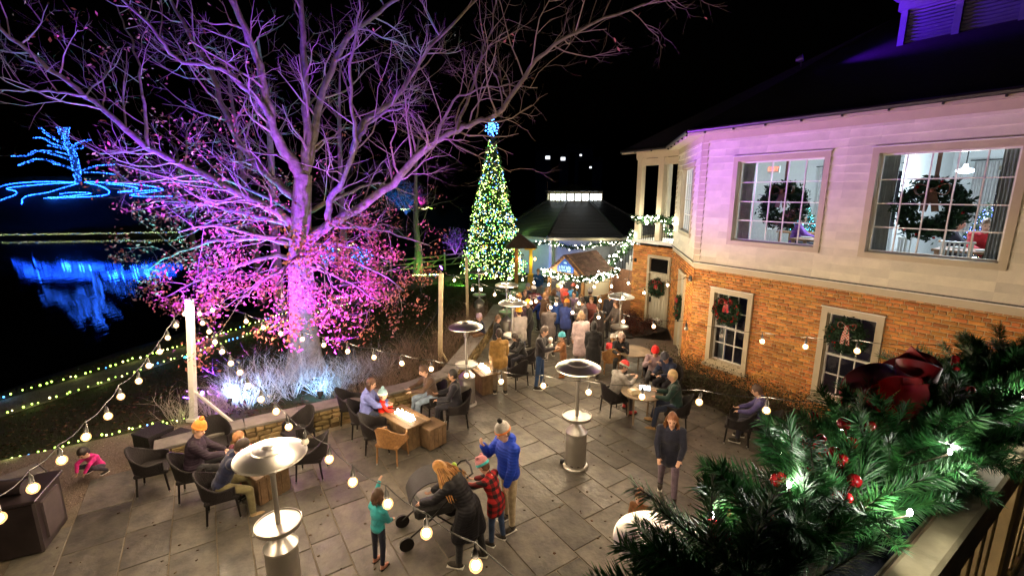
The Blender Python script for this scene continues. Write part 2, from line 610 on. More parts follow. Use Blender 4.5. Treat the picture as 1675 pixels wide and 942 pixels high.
# ---------------------------------------------------------------- low stone walls round the patio
m_rubble = mat('field_stone', (.17, .125, .06), .9, scale=7, bump=.9, bscale=22, col2=(.30, .22, .11), island=.4, spec=.2)
m_cap = mat('wall_capstone', (.15, .135, .125), .7, scale=4, bump=.35, bscale=18, var=.3, island=.15)
m_core = mat('wall_mortar', (.10, .085, .06), .95, var=.3, bump=.5)
def low_wall(pts, label, face=1, H=.44, width=.36, ends=False):
    root = thing('stone_wall', (pts[0][0], pts[0][1], 0), 0, label, 'wall', 'low stone walls round the patio')
    o = Vector((pts[0][0], pts[0][1], 0))
    for i in range(len(pts) - 1):
        A, B_ = Vector((*pts[i], 0)) - o, Vector((*pts[i + 1], 0)) - o
        d = (B_ - A); L_ = d.length; d.normalize()
        n = Vector((-d.y, d.x, 0)) * face            # away from the patio
        ang = math.atan2(d.y, d.x)
        core = MB().box(A.lerp(B_, .5) + n * (width / 2 + .02) + Vector((0, 0, H / 2)), (L_ + .02, width - .08, H), ang).build('core', m_core, root)
        z = -.02
        while z < H - .03:
            h = min(rnd.uniform(.09, .15), H - z)
            if H - z - h < .05: h = H - z
            s = -rnd.random() * .1
            while s < L_:
                w = min(rnd.uniform(.16, .42), L_ - s)
                if w > .05:
                    jut = rnd.uniform(0, .03)
                    c = A + d * (s + w / 2) + n * (.04 - jut) + Vector((0, 0, z + h / 2))
                    rot = Matrix.Rotation(ang + rnd.uniform(-.04, .04), 3, 'Z') @ Matrix.Rotation(rnd.uniform(-.04, .04), 3, 'Y')
                    q = MB().bbox((0, 0, 0), (w - .014, .14, h - .014), rnd.uniform(.012, .028), rot)
                    q.v = [(p[0] + rnd.uniform(-.008, .008), p[1] + rnd.uniform(-.008, .008), p[2] + rnd.uniform(-.006, .006)) for p in q.v]
                    q.build('stone', m_rubble, core).location = c
                s += w
            z += h
        s = 0
        while s < L_ - .01:
            w = min(rnd.uniform(.7, 1.1), L_ - s)
            c = A + d * (s + w / 2) + n * (width / 2) + Vector((0, 0, H + .03 + rnd.uniform(0, .004)))
            MB().bbox((0, 0, 0), (w - .006, width + .1, .06), .008, ang).build('capstone', m_cap, root).location = c
            s += w
    return root
low_wall(WALL_PTS, 'long low stone wall with grey capstones between patio chairs and twiggy shrubs')
low_wall([(-1.60, 11.9), (-1.15, 14.5), (-.75, 17.2), (-.42, 19.8)], 'low stone wall running back past the crowd towards the decorated tree')
low_wall([(-9.35, 5.4), (-8.75, 6.6), (-8.30, 7.38)], 'short end of stone wall beside the dark bin at the gravel')

# lawn litter, grass and planting beds
LAWN = [(-16, 6), (-10.6, 8.6), (-8.3, 10.1), (-7.2, 10.4), (-6.9, 8.9), (-3, 11.4), (-1.6, 13), (-.8, 20), (-2, 29), (-8, 28), (-13, 18)]
m_litter = mat('fallen_leaves', (.07, .04, .02), .9, var=.5, island=.6, spec=.1)
def blades(name, n, poly, zf, h, w, m, lean=.6, label=None, cat=None):
    lo = np.min(poly, 0); hi = np.max(poly, 0)
    p = rs.rand(n * 3, 2) * (hi - lo) + lo
    p = p[in_poly(p[:, 0], p[:, 1], poly)][:n]
    n = len(p)
    z = zf(p[:, 0], p[:, 1])
    a = rs.rand(n) * 6.28
    hh = h * (.5 + rs.rand(n)); ww = w * (.6 + .8 * rs.rand(n))
    t = np.stack([np.cos(a), np.sin(a)], 1)
    q = np.stack([-t[:, 1], t[:, 0]], 1)
    tip = p + t * (hh * lean * rs.rand(n))[:, None]
    v = np.zeros((n, 3, 3))
    v[:, 0, :2] = p - q * ww[:, None]; v[:, 1, :2] = p + q * ww[:, None]; v[:, 2, :2] = tip
    v[:, 0, 2] = v[:, 1, 2] = z; v[:, 2, 2] = z + hh
    f = np.arange(n * 3).reshape(n, 3)
    return put(name, np_mesh(name, v.reshape(-1, 3), f, m), kind='stuff', label=label, cat=cat)
m_grass = mat('dull_grass', (.03, .045, .014), .8, var=.5, island=.5, spec=.2)
blades('grass', 42000, LAWN, terrain, .06, .006, m_grass, .9, 'short dull winter grass between patio wall and lake path', 'grass')
scatter_chips('leaf_litter', 5000, LAWN, lambda x, y: terrain(x, y) + .02, .05, m_litter, .15, label='brown fallen leaves lying on the dark lawn', cat='leaves')

PATIO_IN = [(-7.5, 4.2), (-6.6, 8.1), (-2.2, 10.9), (-1.3, 12.4), (-.2, 19), (5, 17), (4.2, 11.8), (7.5, 6.5), (3, 3.2), (-6, 3.2)]
scatter_chips('patio_litter', 420, PATIO_IN, .006, .022, m_litter, .12, label='dry brown leaf scraps scattered over the flagstones', cat='leaves')
# ================================================================ restaurant building
m_siding = mat('cream_siding_paint', (.78, .73, .62), .55, var=.11, scale=2.2, bump=.2, bscale=50, island=.10)
m_trim = mat('putty_trim_paint', (.50, .43, .31), .5, var=.06, scale=4, bump=.1)
m_white = mat('white_paint', (.74, .73, .70), .45, var=.05, scale=5)
m_brick = mat('orange_brick', (.46, .16, .045), .85, scale=5, bump=.7, bscale=45, col2=(.66, .30, .085), island=.38, spec=.25)
m_brickjoint = mat('brick_mortar', (.60, .48, .29), .95, var=.2, scale=12, bump=.4)
m_roof = mat('dark_roof_shingle', (.012, .012, .016), .9, var=.4, scale=12, bump=.5)
m_gutter = mat('dark_gutter', (.03, .026, .03), .4, metal=.6, var=.2)
m_glass = glass()
m_inwall = mat('dining_wall', (.62, .64, .62), .7, var=.04)
m_inceil = mat('dining_ceiling', (.75, .77, .75), .8, var=.03)
m_infloor = mat('dining_floor', (.12, .08, .06), .5, var=.3, scale=3)
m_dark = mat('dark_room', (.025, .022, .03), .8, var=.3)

bld = thing('restaurant_building', CORNER, rzw,
            'cream clapboard and orange brick restaurant with big grid windows beside the patio', 'building')
Z_BRICK, Z_BAND, Z_TOP, Z_EAVE = 3.18, 3.36, 6.70, 6.95

def panels(x0, x1, z0, z1, ops):
    """rectangles that fill x0..x1, z0..z1 around the openings"""
    xs = sorted({x0, x1, *[min(max(o[0], x0), x1) for o in ops], *[min(max(o[1], x0), x1) for o in ops]})
    out = []
    for a, b_ in zip(xs[:-1], xs[1:]):
        if b_ - a < 1e-4: continue
        m_ = (a + b_) / 2
        cuts = sorted([(max(o[2], z0), min(o[3], z1)) for o in ops if o[0] < m_ < o[1] and o[3] > z0 and o[2] < z1])
        z = z0
        for c0, c1 in cuts:
            if c0 > z + 1e-4: out.append((a, b_, z, c0))
            z = max(z, c1)
        if z < z1 - 1e-4: out.append((a, b_, z, z1))
    return out
brick_one = MB().bbox((0, 0, 0), (.228, .05, .067), .005).mesh('brick', m_brick)
head_one = MB().bbox((0, 0, 0), (.105, .05, .067), .005).mesh('brick', m_brick)

def facade(pos, rz, L_, ops, named=0, brick=True, siding=True, x0=0.0, pick=None, z_b0=-.05):
    """one straight wall: brick below, clapboard above; x runs along it, -y is outdoors"""
    parts = []
    if brick:
        q = MB()
        for (a, b_, z0, z1) in panels(x0, L_, z_b0, Z_BRICK, ops):
            q.box(((a + b_) / 2, .14, (z0 + z1) / 2), (b_ - a, .24, z1 - z0))
        wall = q.build('brick_wall', m_brickjoint, bld, loc=pos, rot=(0, 0, rz))
        slots = []
        c = 0
        z = 0.0
        while z < Z_BRICK - .02:
            header = (c % 6 == 5) or z + .085 * 1.01 >= Z_BRICK - .02
            w = .123 if header else .246
            x = x0 - (w / 2 if c % 2 else 0)
            while x < L_:
                a, b_ = max(x, x0) + .009, min(x + w, L_) - .009
                zc = z + .0425
                for o in ops:
                    if o[2] - .03 < zc < o[3] + .03:
                        if a < o[0] < b_: b_ = o[0] - .002
                        elif a < o[1] < b_: a = o[1] + .002
                        elif o[0] <= a and b_ <= o[1]: b_ = a
                if b_ - a > .03:
                    slots.append(((a + b_) / 2, zc, b_ - a))
                x += w
            z += .085; c += 1
        if pick: slots.sort(key=pick)
        rest = MB()
        for i, (x, z, w) in enumerate(slots):
            y = .006 + rnd.uniform(-.003, .003)
            if i < named:
                ms = head_one if w < .16 else brick_one
                put('brick', ms, wall, (x, y + .012, z), None, (w / (.105 if w < .16 else .228), 1, 1))
            else:
                rest.bbox((x, y + .012, z), (w, .05, .067), .005)
        rest.build('brick_field', m_brick, wall, kind='stuff')
        parts.append(wall)
    if siding:
        q = MB()
        for (a, b_, z0, z1) in panels(x0, L_, Z_BAND, Z_TOP + .05, ops):
            q.box(((a + b_) / 2, .15, (z0 + z1) / 2), (b_ - a, .22, z1 - z0))
        wall = q.build('siding_wall', m_siding, bld, loc=pos, rot=(0, 0, rz))
        z = Z_BAND + .02
        ex = .182
        while z < Z_TOP:
            zt = min(z + ex + .02, Z_TOP + .02)
            for (a, b_, z0, z1) in panels(x0, L_, z, zt, [(o[0], o[1], o[2], o[3]) for o in ops]):
                if z1 - z0 < .012: continue
                jut = .046 * (1 - (z0 - z) / ex)
                t1 = .046 * (1 - (z1 - z) / (ex + .02)) + .002
                vs = [(a, -jut - .006, z0), (b_, -jut - .006, z0), (b_, -t1 - .002, z1), (a, -t1 - .002, z1),
                      (a, .038, z0), (b_, .038, z0), (b_, .038, z1), (a, .038, z1)]
                MB().add(vs, [(0, 1, 2, 3), (4, 7, 6, 5), (0, 4, 5, 1), (3, 2, 6, 7), (0, 3, 7, 4), (1, 5, 6, 2)]).build('clapboard', m_siding, wall)
            z += ex
        parts.append(wall)
    if brick and siding:
        t = MB()
        t.box(((x0 + L_) / 2, .02, (Z_BRICK + Z_BAND) / 2), (L_ - x0, .09, Z_BAND - Z_BRICK))
        t.build('band_board', m_trim, bld, loc=pos, rot=(0, 0, rz))
        MB().box(((x0 + L_) / 2, -.005, Z_BAND + .008), (L_ - x0 + .02, .16, .022)).build('drip_cap', m_gutter, bld, loc=pos, rot=(0, 0, rz))
        MB().box(((x0 + L_) / 2, -.012, Z_BAND - .014), (L_ - x0 + .01, .15, .02)).build('drip_mould', m_white, bld, loc=pos, rot=(0, 0, rz))
    return parts

def window(pos, rz, x0, x1, z0, z1, cols, rows, case=.12, sash_split=False, sill=False, depth=.10):
    """glazed grid window set into a facade; x0..x1, z0..z1 are the outer edges of the casing"""
    w = put('window', None, bld, pos, (0, 0, rz))
    fr = MB()
    cx, cz = (x0 + x1) / 2, (z0 + z1) / 2
    fr.box((cx, -.03, z1 - case / 2), (x1 - x0, .07, case))
    zb = z0 + case / 2
    fr.box((cx, -.03, zb), (x1 - x0, .07, case))
    for x in (x0 + case / 2, x1 - case / 2):
        fr.box((x, -.03, cz), (case, .07, z1 - z0 - 2 * case))
    # reveal
    a0, a1, b0, b1 = x0 + case, x1 - case, z0 + case, z1 - case
    for x in (a0 + .006, a1 - .006):
        fr.box((x, .09, cz), (.012, .17, b1 - b0))
    fr.box((cx, .09, b1 - .006), (a1 - a0 - .03, .17, .012)); fr.box((cx, .09, b0 + .006), (a1 - a0 - .03, .17, .012))
    frm = fr.build('frame', m_trim, w)
    MB().box((cx, -.035, z1 + .012), (x1 - x0 + .04, .10, .024)).build('head_cap', m_white, w)
    if sill:
        MB().box((cx, -.06, z0 - .035), (x1 - x0 + .08, .16, .07)).build('sill', m_trim, w)
    s = MB()
    k = .045
    yy = depth
    for x in (a0 + k / 2, a1 - k / 2):
        s.box((x, yy, cz), (k, .05, b1 - b0))
    for z in (b0 + k / 2, b1 - k / 2):
        s.box((cx, yy, z), (a1 - a0 - 2 * k, .05, k))
    if sash_split:
        s.box((cx, yy - .004, cz), (a1 - a0 - 2 * k, .06, .05))
    s.build('sash', m_white, w)
    i0, i1, j0, j1 = a0 + k, a1 - k, b0 + k, b1 - k
    pw, ph = (i1 - i0) / cols, (j1 - j0) / rows
    vb = MB().box((0, 0, 0), (.022, .036, j1 - j0)).mesh('muntin', m_white)
    hb = MB().box((0, 0, 0), (i1 - i0, .030, .022)).mesh('muntin', m_white)
    for c in range(1, cols):
        put('muntin', vb, w, (i0 + c * pw, yy, cz))
    for r_ in range(1, rows):
        if not (sash_split and r_ * 2 == rows):
            put('muntin', hb, w, (cx, yy, j0 + r_ * ph))
    pm = MB().box((0, 0, 0), (pw - .016, .006, ph - .016)).mesh('pane', m_glass)
    for c in range(cols):
        for r_ in range(rows):
            put('pane', pm, w, (i0 + (c + .5) * pw, yy + .012, j0 + (r_ + .5) * ph))
    return w

ZERO = (0, 0, 0)
W1 = (.945, 3.225, 3.96, 6.24); W2 = (3.998, 6.27, 3.96, 6.24)
L1 = (.609, 1.83, .50, 2.72); L2 = (3.46, 4.665, .50, 2.75)
ins = lambda o, c=.10: (o[0] + c, o[1] - c, o[2] + c, o[3] - c)
MAIN_L = 10.5
def brick_rank(s):
    p = CORNER + WD * s[0] + Vector((0, 0, s[1]))
    q = in_view(p, 0)
    if not q: return 1e6 + s[0]
    hidden = q[0] > 1380 and q[1] > 560 - (q[0] - 1500) * .2
    return (1e5 if hidden else 0) + (p - Vector((0, 0, CAM_H))).length
facade(ZERO, 0, MAIN_L, [ins(W1), ins(W2), ins(L1, .06), ins(L2, .06), (6.9, 9.1, 4.06, 6.14)], named=300, pick=brick_rank)
window(ZERO, 0, *W1, 5, 4)
window(ZERO, 0, *W2, 5, 4)
window(ZERO, 0, 6.8, 9.2, 3.96, 6.24, 5, 4)
window(ZERO, 0, *L1, 3, 4, case=.13, sash_split=True, sill=True)
window(ZERO, 0, *L2, 3, 4, case=.13, sash_split=True, sill=True)

# chamfered corner: x runs from the far end to the corner
CH_L = 4.44
E_LOC = Vector((-3.14, 3.14, 0))
ch_rz = -PI / 4
CW = (CH_L - 3.2, CH_L - .92, 3.96, 6.24)
CD = (CH_L - 2.42, CH_L - 1.18, -.05, 2.78)
facade(E_LOC, ch_rz, CH_L, [ins(CW), ins(CD, .06)])
window(E_LOC, ch_rz, *CW, 5, 4)
# porch wall
PD = (-1.16, -.04, -.05, 2.88)
facade(E_LOC, 0, -.001, [ins(PD, .06)], siding=False, x0=-2.0)

m_door = mat('cream_door_paint', (.60, .56, .44), .5, var=.06, scale=5)
m_iron = mat('black_iron', (.02, .02, .022), .45, metal=.5, var=.2)
def plank_door(pos, rz, x0, x1, z1, transom):
    d_ = put('door', None, bld, pos, (0, 0, rz))
    f = MB()
    c = .11
    f.box(((x0 + x1) / 2, -.02, z1 - c / 2), (x1 - x0, .10, c))
    for x in (x0 + c / 2, x1 - c / 2):
        f.box((x, -.02, (z1 - c) / 2), (c, .10, z1 - c))
    f.build('frame', m_trim, d_)
    w = (x1 - x0 - 2 * c)
    top = z1 - c - (.62 if transom else 0)
    n = 6
    for k in range(n):
        MB().bbox((x0 + c + (k + .5) * w / n, .05, top / 2 + .01), (w / n - .006, .05, top - .04), .006).build('plank', m_door, d_)
    MB().box((x0 + c + .08, .0, 1.05), (.05, .05, .22)).build('handle', m_iron, d_)
    if transom:
        MB().box(((x0 + x1) / 2, 0, top + .03), (w, .09, .06)).build('rail', m_trim, d_)
        for k in range(9):
            MB().box(((x0 + x1) / 2, .05, top + .09 + k * .056), (w, .07, .012), Matrix.Rotation(R(35), 3, 'X')).build('louver', m_iron, d_)
        MB().box(((x0 + x1) / 2, .12, z1 - c - .28), (w, .02, .56)).build('backing', m_dark, d_)
    return d_
plank_door(E_LOC, 0, PD[0], PD[1], PD[3], True)
plank_door(E_LOC, ch_rz, CD[0], CD[1], CD[3], False)

# corner boards, frieze, soffit, gutter
MB().box((.07, -.022, (Z_BAND + Z_TOP) / 2 + .02), (.19, .05, Z_TOP - Z_BAND)).build('corner_board', m_trim, bld)
_c = MB().box((-.06, -.022, (Z_BAND + Z_TOP) / 2 + .02), (.15, .05, Z_TOP - Z_BAND))
_c.build('corner_board', m_trim, bld, loc=(0, 0, 0), rot=(0, 0, ch_rz))
MB().box((.07 + CH_L * 0, -.02, (Z_BAND + Z_TOP) / 2 + .02), (.14, .05, Z_TOP - Z_BAND)).build('corner_board', m_trim, bld, loc=E_LOC, rot=(0, 0, ch_rz))
def eave(pos, rz, x0, x1, m0, m1):
    """frieze board, soffit and gutter of one straight run; m0, m1 mitre the overhang"""
    q = MB(); q.box(((x0 + x1) / 2, .01, Z_TOP + .12), (x1 - x0, .09, .26)); q.build('frieze', m_trim, bld, loc=pos, rot=(0, 0, rz))
    o = .42
    vs = [(x0, -.02, Z_EAVE - .05), (x1, -.02, Z_EAVE - .05), (x1 + m1 * o, -o, Z_EAVE - .05), (x0 - m0 * o, -o, Z_EAVE - .05)]
    vs += [(x, y, z + .04) for x, y, z in vs]
    MB().add(vs, [(3, 2, 1, 0), (4, 5, 6, 7), (0, 1, 5, 4), (1, 2, 6, 5), (2, 3, 7, 6), (3, 0, 4, 7)]).build('soffit', m_trim, bld, loc=pos, rot=(0, 0, rz))
    MB().box(((x0 - m0 * o + x1 + m1 * o) / 2, -o - .012, Z_EAVE - .03), (x1 - x0 + (m0 + m1) * o, .025, .12)).build('fascia', m_trim, bld, loc=pos, rot=(0, 0, rz))
    g = MB()
    g.tube([(x0 - m0 * o, -o - .08, Z_EAVE + .02), (x1 + m1 * o, -o - .08, Z_EAVE + .02)], .055, 8)
    x = x0 + .3
    while x < x1:
        g.box((x, -o - .05, Z_EAVE - .045), (.03, .05, .05)); x += .8
    g.build('gutter', m_gutter, bld, loc=pos, rot=(0, 0, rz))
t8 = math.tan(PI / 8)
eave(ZERO, 0, 0, MAIN_L, t8, 0)
eave(E_LOC, ch_rz, 0, CH_L, -t8, t8)
eave(E_LOC, 0, -2.05, 0, 1, -t8)
# roof planes (local coordinates)
o = .44
A_ = Vector((MAIN_L, -o, Z_EAVE + .07)); B_ = Vector((-o * t8, -o, Z_EAVE + .07))
C_ = Vector((-3.14 - o * t8, 3.14 - o, Z_EAVE + .07)); D_ = Vector((-2.05 - 3.14 - o, 3.14 - o, Z_EAVE + .07))
F_ = Vector((-2.05 - 3.14 - o, 9.5, Z_EAVE + .07)); R1 = Vector((3.0, 7.2, 11.2)); R2 = Vector((MAIN_L, 7.2, 11.2))
vs = [A_, B_, C_, D_, F_, R1, R2]
vs += [p - Vector((0, 0, .07)) for p in vs]
MB().add(vs, [(1, 0, 6, 5), (2, 1, 5), (3, 2, 5), (4, 3, 5), (7, 8, 12, 13), (8, 9, 12), (9, 10, 12), (10, 11, 12),
              (0, 1, 8, 7), (1, 2, 9, 8), (2, 3, 10, 9), (3, 4, 11, 10)]).build('roof', m_roof, bld)
# louvred dormer on the roof
dm = put('dormer', None, bld, (3.1, 3.0, 8.62), None)
q = MB()
DL = 3.3
q.box((DL / 2, .0, .10), (DL + .1, .12, .20)); q.box((DL / 2, -.02, 1.17), (DL + .1, .18, .26)); q.box((DL / 2, -.06, 1.34), (DL + .3, .34, .07))
for x in (.07, 1.08, 2.14, 3.2):
    q.box((x, .0, .62), (.13, .12, .86))
m_dormer = mat('dormer_violet_lit', (.16, .14, .26), .6, var=.1)  # dim violet light on the dormer is put into this colour
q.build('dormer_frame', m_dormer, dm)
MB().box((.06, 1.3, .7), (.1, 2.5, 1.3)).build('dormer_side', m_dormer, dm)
for k in range(3):
    x0_ = (.135, 1.145, 2.205)[k]; x1_ = (1.015, 2.075, 3.135)[k]
    for j in range(11):
        MB().box(((x0_ + x1_) / 2, .03, .25 + j * .078), (x1_ - x0_, .09, .016), Matrix.Rotation(R(-32), 3, 'X')).build('louver', m_dormer, dm)
MB().box((DL / 2, .14, .62), (DL - .1, .02, .9)).build('backing', m_dark, dm)
MB().add([(-.15, -.2, 1.38), (DL + .15, -.2, 1.38), (DL + .15, 2.6, 1.75), (-.15, 2.6, 1.75)], [(0, 1, 2, 3)]).build('dormer_roof', m_roof, dm)

# upper porch: floor ledge, columns, beam, railing
ycol = 3.14 + .12
MB().box((-3.14 - 1.0, 3.14 + .9, Z_BAND + .02), (2.06, 1.9, .12)).build('porch_floor', m_white, bld)
for x in (-3.14 - 1.88, -3.14 - .82):
    MB().bbox((x, ycol, (Z_BAND + Z_TOP) / 2 + .06), (.24, .24, Z_TOP - Z_BAND - .08), .01).build('porch_column', m_trim, bld)
    MB().box((x, ycol, Z_TOP - .04), (.30, .30, .06)).build('column_head', m_trim, bld)
MB().bbox((-3.14 - 1.88, ycol + 1.7, (Z_BAND + Z_TOP) / 2 + .06), (.24, .24, Z_TOP - Z_BAND - .08), .01).build('porch_column', m_trim, bld)
MB().box((-3.14 - 1.0, ycol, Z_TOP + .02 - .18), (2.0, .2, .26)).build('porch_beam', m_trim, bld)
MB().box((-3.14 - 1.0, ycol, Z_BAND + .98), (1.9, .06, .05)).build('porch_rail', m_iron, bld)
for k in range(17):
    MB().box((-3.14 - 1.93 + k * .115, ycol, Z_BAND + .53), (.018, .018, .88)).build('baluster', m_iron, bld)
# dining room behind the big windows
RX0, RX1, RY0, RY1, RZ0, RZ1 = -2.5, MAIN_L - .2, .27, 6.5, 3.42, 6.5
ROOM = [(.13, RY0), (RX1, RY0), (RX1, RY1), (-2.9, RY1), (-2.9, 3.32)]
MB().poly(ROOM, RZ0 - .1, RZ0).build('room_floor', m_infloor, bld)
MB().poly(ROOM, RZ1, RZ1 + .1).build('room_ceiling', m_inceil, bld)
bw = MB()
for (a, b_, z0, z1) in panels(RX0, RX1, RZ0, RZ1, [(1.2, 3.0, 4.2, 6.0), (4.6, 8.2, 4.0, 6.0)]):
    bw.box(((a + b_) / 2, RY1 + .05, (z0 + z1) / 2), (b_ - a, .1, z1 - z0))
bw.box((RX1 + .05, (RY0 + RY1) / 2, (RZ0 + RZ1) / 2), (.1, RY1 - RY0, RZ1 - RZ0))
bw.box((3.62, 4.9, (RZ0 + RZ1) / 2), (.2, 3.1, RZ1 - RZ0))
bw.build('room_wall', m_inwall, bld)
window(Vector((0, RY1, 0)), 0, 4.55, 8.25, 3.95, 6.05, 5, 3, case=.1)
MB().box((4, RY1 + .6, 5), (14, .05, 4)).build('night_backing', m_dark, bld)
# lower storey rooms
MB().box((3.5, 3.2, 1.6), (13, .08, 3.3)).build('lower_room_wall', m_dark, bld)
MB().box((3.5, 1.7, .02), (13, 3.0, .06)).build('lower_room_floor', m_infloor, bld)
m_sheer = mat('sheer_curtain', (.62, .64, .62), .8, var=.06)
def bldp(x, y, z):
    return CORNER + WD * x + WN * y + Vector((0, 0, z))
# the two ceiling lamps and the wall lamps seen through the panes
m_lampface = glow('dining_lamp_face', (.86, .95, 1), 22)
def dining_lamp(x, y, z, label, power):
    t = thing('ceiling_lamp', bldp(x, y, z), rzw, label, 'lamp', 'white lamps inside the dining room')
    MB().lathe([(.0, .0), (.13, .015), (.16, .05), (.14, .09), (.05, .11), (.03, .2)], 16).build('lamp_shade', m_lampface, t, True)
    MB().tube([(0, 0, .19), (0, 0, RZ1 - z)], .012, 6).build('stem', m_iron, t)
    lamp('lamp_light', 'POINT', (0, 0, -.08), power, (.86, .95, 1), t, .12)
dining_lamp(2.3, 2.6, 5.75, 'glowing white lamp seen through the window next to the corner', 420)
dining_lamp(4.9, 2.5, 5.75, 'glowing white lamp behind the big window nearest the garland rail', 420)
dining_lamp(7.6, 3.6, 5.75, 'glowing white lamp deep in the dining room by the right frame edge', 360)
dining_lamp(-.9, 3.0, 5.75, 'glowing white lamp behind the narrow angled corner window', 200)
# ================================================================ posts, string lights, path lights, floodlights
m_postwhite = mat('white_post_paint', (.72, .70, .66), .5, var=.06, scale=5)
m_postwood = mat('pale_timber', (.46, .36, .20), .65, var=.2, scale=9, bump=.3)
m_wire = mat('black_cable', (.015, .015, .016), .5, var=.1)
m_steel = mat('brushed_steel', (.60, .58, .55), .38, metal=1.0, var=.08, scale=3)
m_steel2 = mat('satin_aluminium', (.78, .76, .73), .36, metal=1.0, var=.05, scale=3)
BULB_COL = (1.0, .73, .44)
m_fila = glow('bulb_filament', (1.0, .86, .62), 160)
m_bulb = bpy.data.materials.new('warm_bulb_glass'); m_bulb.use_nodes = True
_n, _l = m_bulb.node_tree.nodes, m_bulb.node_tree.links
_n.remove(_n['Principled BSDF'])
_t = _n.new('ShaderNodeBsdfTransparent'); _e = _n.new('ShaderNodeEmission'); _e.inputs['Color'].default_value = (1.0, .55, .20, 1); _e.inputs['Strength'].default_value = 4.5
_x = _n.new('ShaderNodeMixShader'); _x.inputs[0].default_value = .30
_l.new(_t.outputs[0], _x.inputs[1]); _l.new(_e.outputs[0], _x.inputs[2]); _l.new(_x.outputs[0], _n['Material Output'].inputs['Surface'])
m_bulb.cycles.emission_sampling = 'NONE'
m_bulb_off = mat('unlit_bulb_glass', (.5, .48, .44), .1, var=.05, spec=.8)
fila_mesh = MB().ball((0, 0, -.056), (.027, .027, .031), 12, 8).mesh('filament', m_fila, True)
bulb_mesh = MB().lathe([(.0, -.106), (.025, -.102), (.043, -.081), (.048, -.058), (.041, -.034), (.024, -.014), (.018, 0)], 16).mesh('bulb', m_bulb, True)
bulb_off_mesh = MB().lathe([(.0, -.098), (.022, -.093), (.039, -.074), (.044, -.054), (.038, -.032), (.022, -.014), (.017, 0)], 14).mesh('bulb', m_bulb_off, True)
socket_mesh = MB().lathe([(.021, -.008), (.023, .02), (.018, .06), (.008, .075), (.005, .12)], 10).mesh('socket', m_wire, True)
bulb_light = bpy.data.lights.new('bulb_light', 'POINT')
bulb_light.energy = 49.0
bulb_light.color = BULB_COL
bulb_light.shadow_soft_size = .058

def post(loc, h, w, m, label, brace=None, lean=(0, 0)):
    t = thing('light_post', loc, 0, label, 'post', 'posts that carry the string lights')
    t.rotation_euler = (lean[1], lean[0], 0)
    MB().bbox((0, 0, h / 2), (w, w, h), .008).build('shaft', m, t)
    MB().bbox((0, 0, .04), (w + .1, w + .1, .08), .01).build('base_block', m, t)
    MB().lathe([(.018, -.02), (.022, .0), (.012, .03)], 8, (0, 0, h + .01)).build('eye_bolt', m_steel, t)
    if brace:
        a = Vector((brace[0], brace[1], .02)); b_ = Vector((brace[0] * .02, brace[1] * .02, brace[2]))
        d_ = b_ - a
        MB().box(a.lerp(b_, .5), (.05, .05, d_.length), rot_to(d_)).build('brace', m, t)
    return t
POST_L = G(317, 688); POST_M = G(720, 597); POST_B = G(765, 525)
post(POST_L, 2.95, .13, m_postwhite, 'white square post lit violet behind the wicker chairs at the shrubs', (1.05, -.1, .75), (.068, -.055))
post(POST_M, 2.95, .13, m_postwood, 'pale timber post standing behind the corner of the stone wall', (.35, -.15, .5), (.04, 0))
post(POST_B, 2.75, .11, m_postwood, 'slim far post in front of the decorated tree beside the wall')
guy = thing('guy_wire', POST_M, 0, 'thin taut cable from the timber post down into the brown shrubs', 'cable')
MB().tube([(-.05, 0, 1.7), (-1.25, -.2, .02)], .008, 5).build('cable', m_wire, guy)
MB().lathe([(.03, -.02), (.03, .04), (.01, .08)], 8, (-1.25, -.2, .0)).build('anchor', m_steel, guy)

def light_string(label, bulbs, start=None, end=None, power=1.0):
    """bulbs: list of (photo x, photo y, height, lit); a catenary cable with bulbs hung from it"""
    pts = [(G(x, y, z), lit) for x, y, z, lit in bulbs]
    base = Vector((pts[0][0].x, pts[0][0].y, 0))
    t = thing('light_string', base, 0, label, 'string lights', 'festoon strings over the patio')
    nodes = ([Vector(start)] if start is not None else []) + [p + Vector((0, 0, .21)) for p, _ in pts] + ([Vector(end)] if end is not None else [])
    cab = []
    for i in range(len(nodes) - 1):
        for k in range(4):
            q = nodes[i].lerp(nodes[i + 1], k / 4)
            q.z -= .035 * math.sin(PI * k / 4)
            cab.append(q)
    cab.append(nodes[-1])
    MB().tube([q - base for q in cab], .0055, 5).build('cable', m_wire, t)
    for p, lit in pts:
        s = put('socket', socket_mesh, t, p + Vector((0, 0, .09)) - base, (rnd.uniform(-.12, .12), rnd.uniform(-.12, .12), rnd.random() * 6))
        bo = put('bulb', bulb_mesh if lit else bulb_off_mesh, s)
        if lit:
            put('filament', fila_mesh, s)
            l = bulb_light
            put('bulb_light', l, s, (0, 0, -.055))
    return t
def zsag(n, z0, zm, z1):
    return [z0 + (z1 - z0) * i / (n - 1) - 4 * ((z0 + z1) / 2 - zm) * (i / (n - 1)) * (1 - i / (n - 1)) for i in range(n)]
def bl(px, z0, zm, z1, off=()):
    zs = zsag(len(px), z0, zm, z1)
    return [(x, y, z, (i not in off)) for i, ((x, y), z) in enumerate(zip(px, zs))]
topL = POST_L + Vector((.2, .16, 2.93)); topM = POST_M + Vector((.115, 0, 2.93)); topB = POST_B + Vector((0, 0, 2.73))
light_string('light string rising from lower left past the gravel up to the white post',
             bl([(0, 853), (55, 803), (102, 757), (143, 718), (177, 684), (198, 652), (228, 626), (244, 601), (262, 578), (275, 555), (288, 535), (302, 516)], 2.75, 2.45, 2.72),
             start=(-5.4, 1.2, 3.3), end=topL)
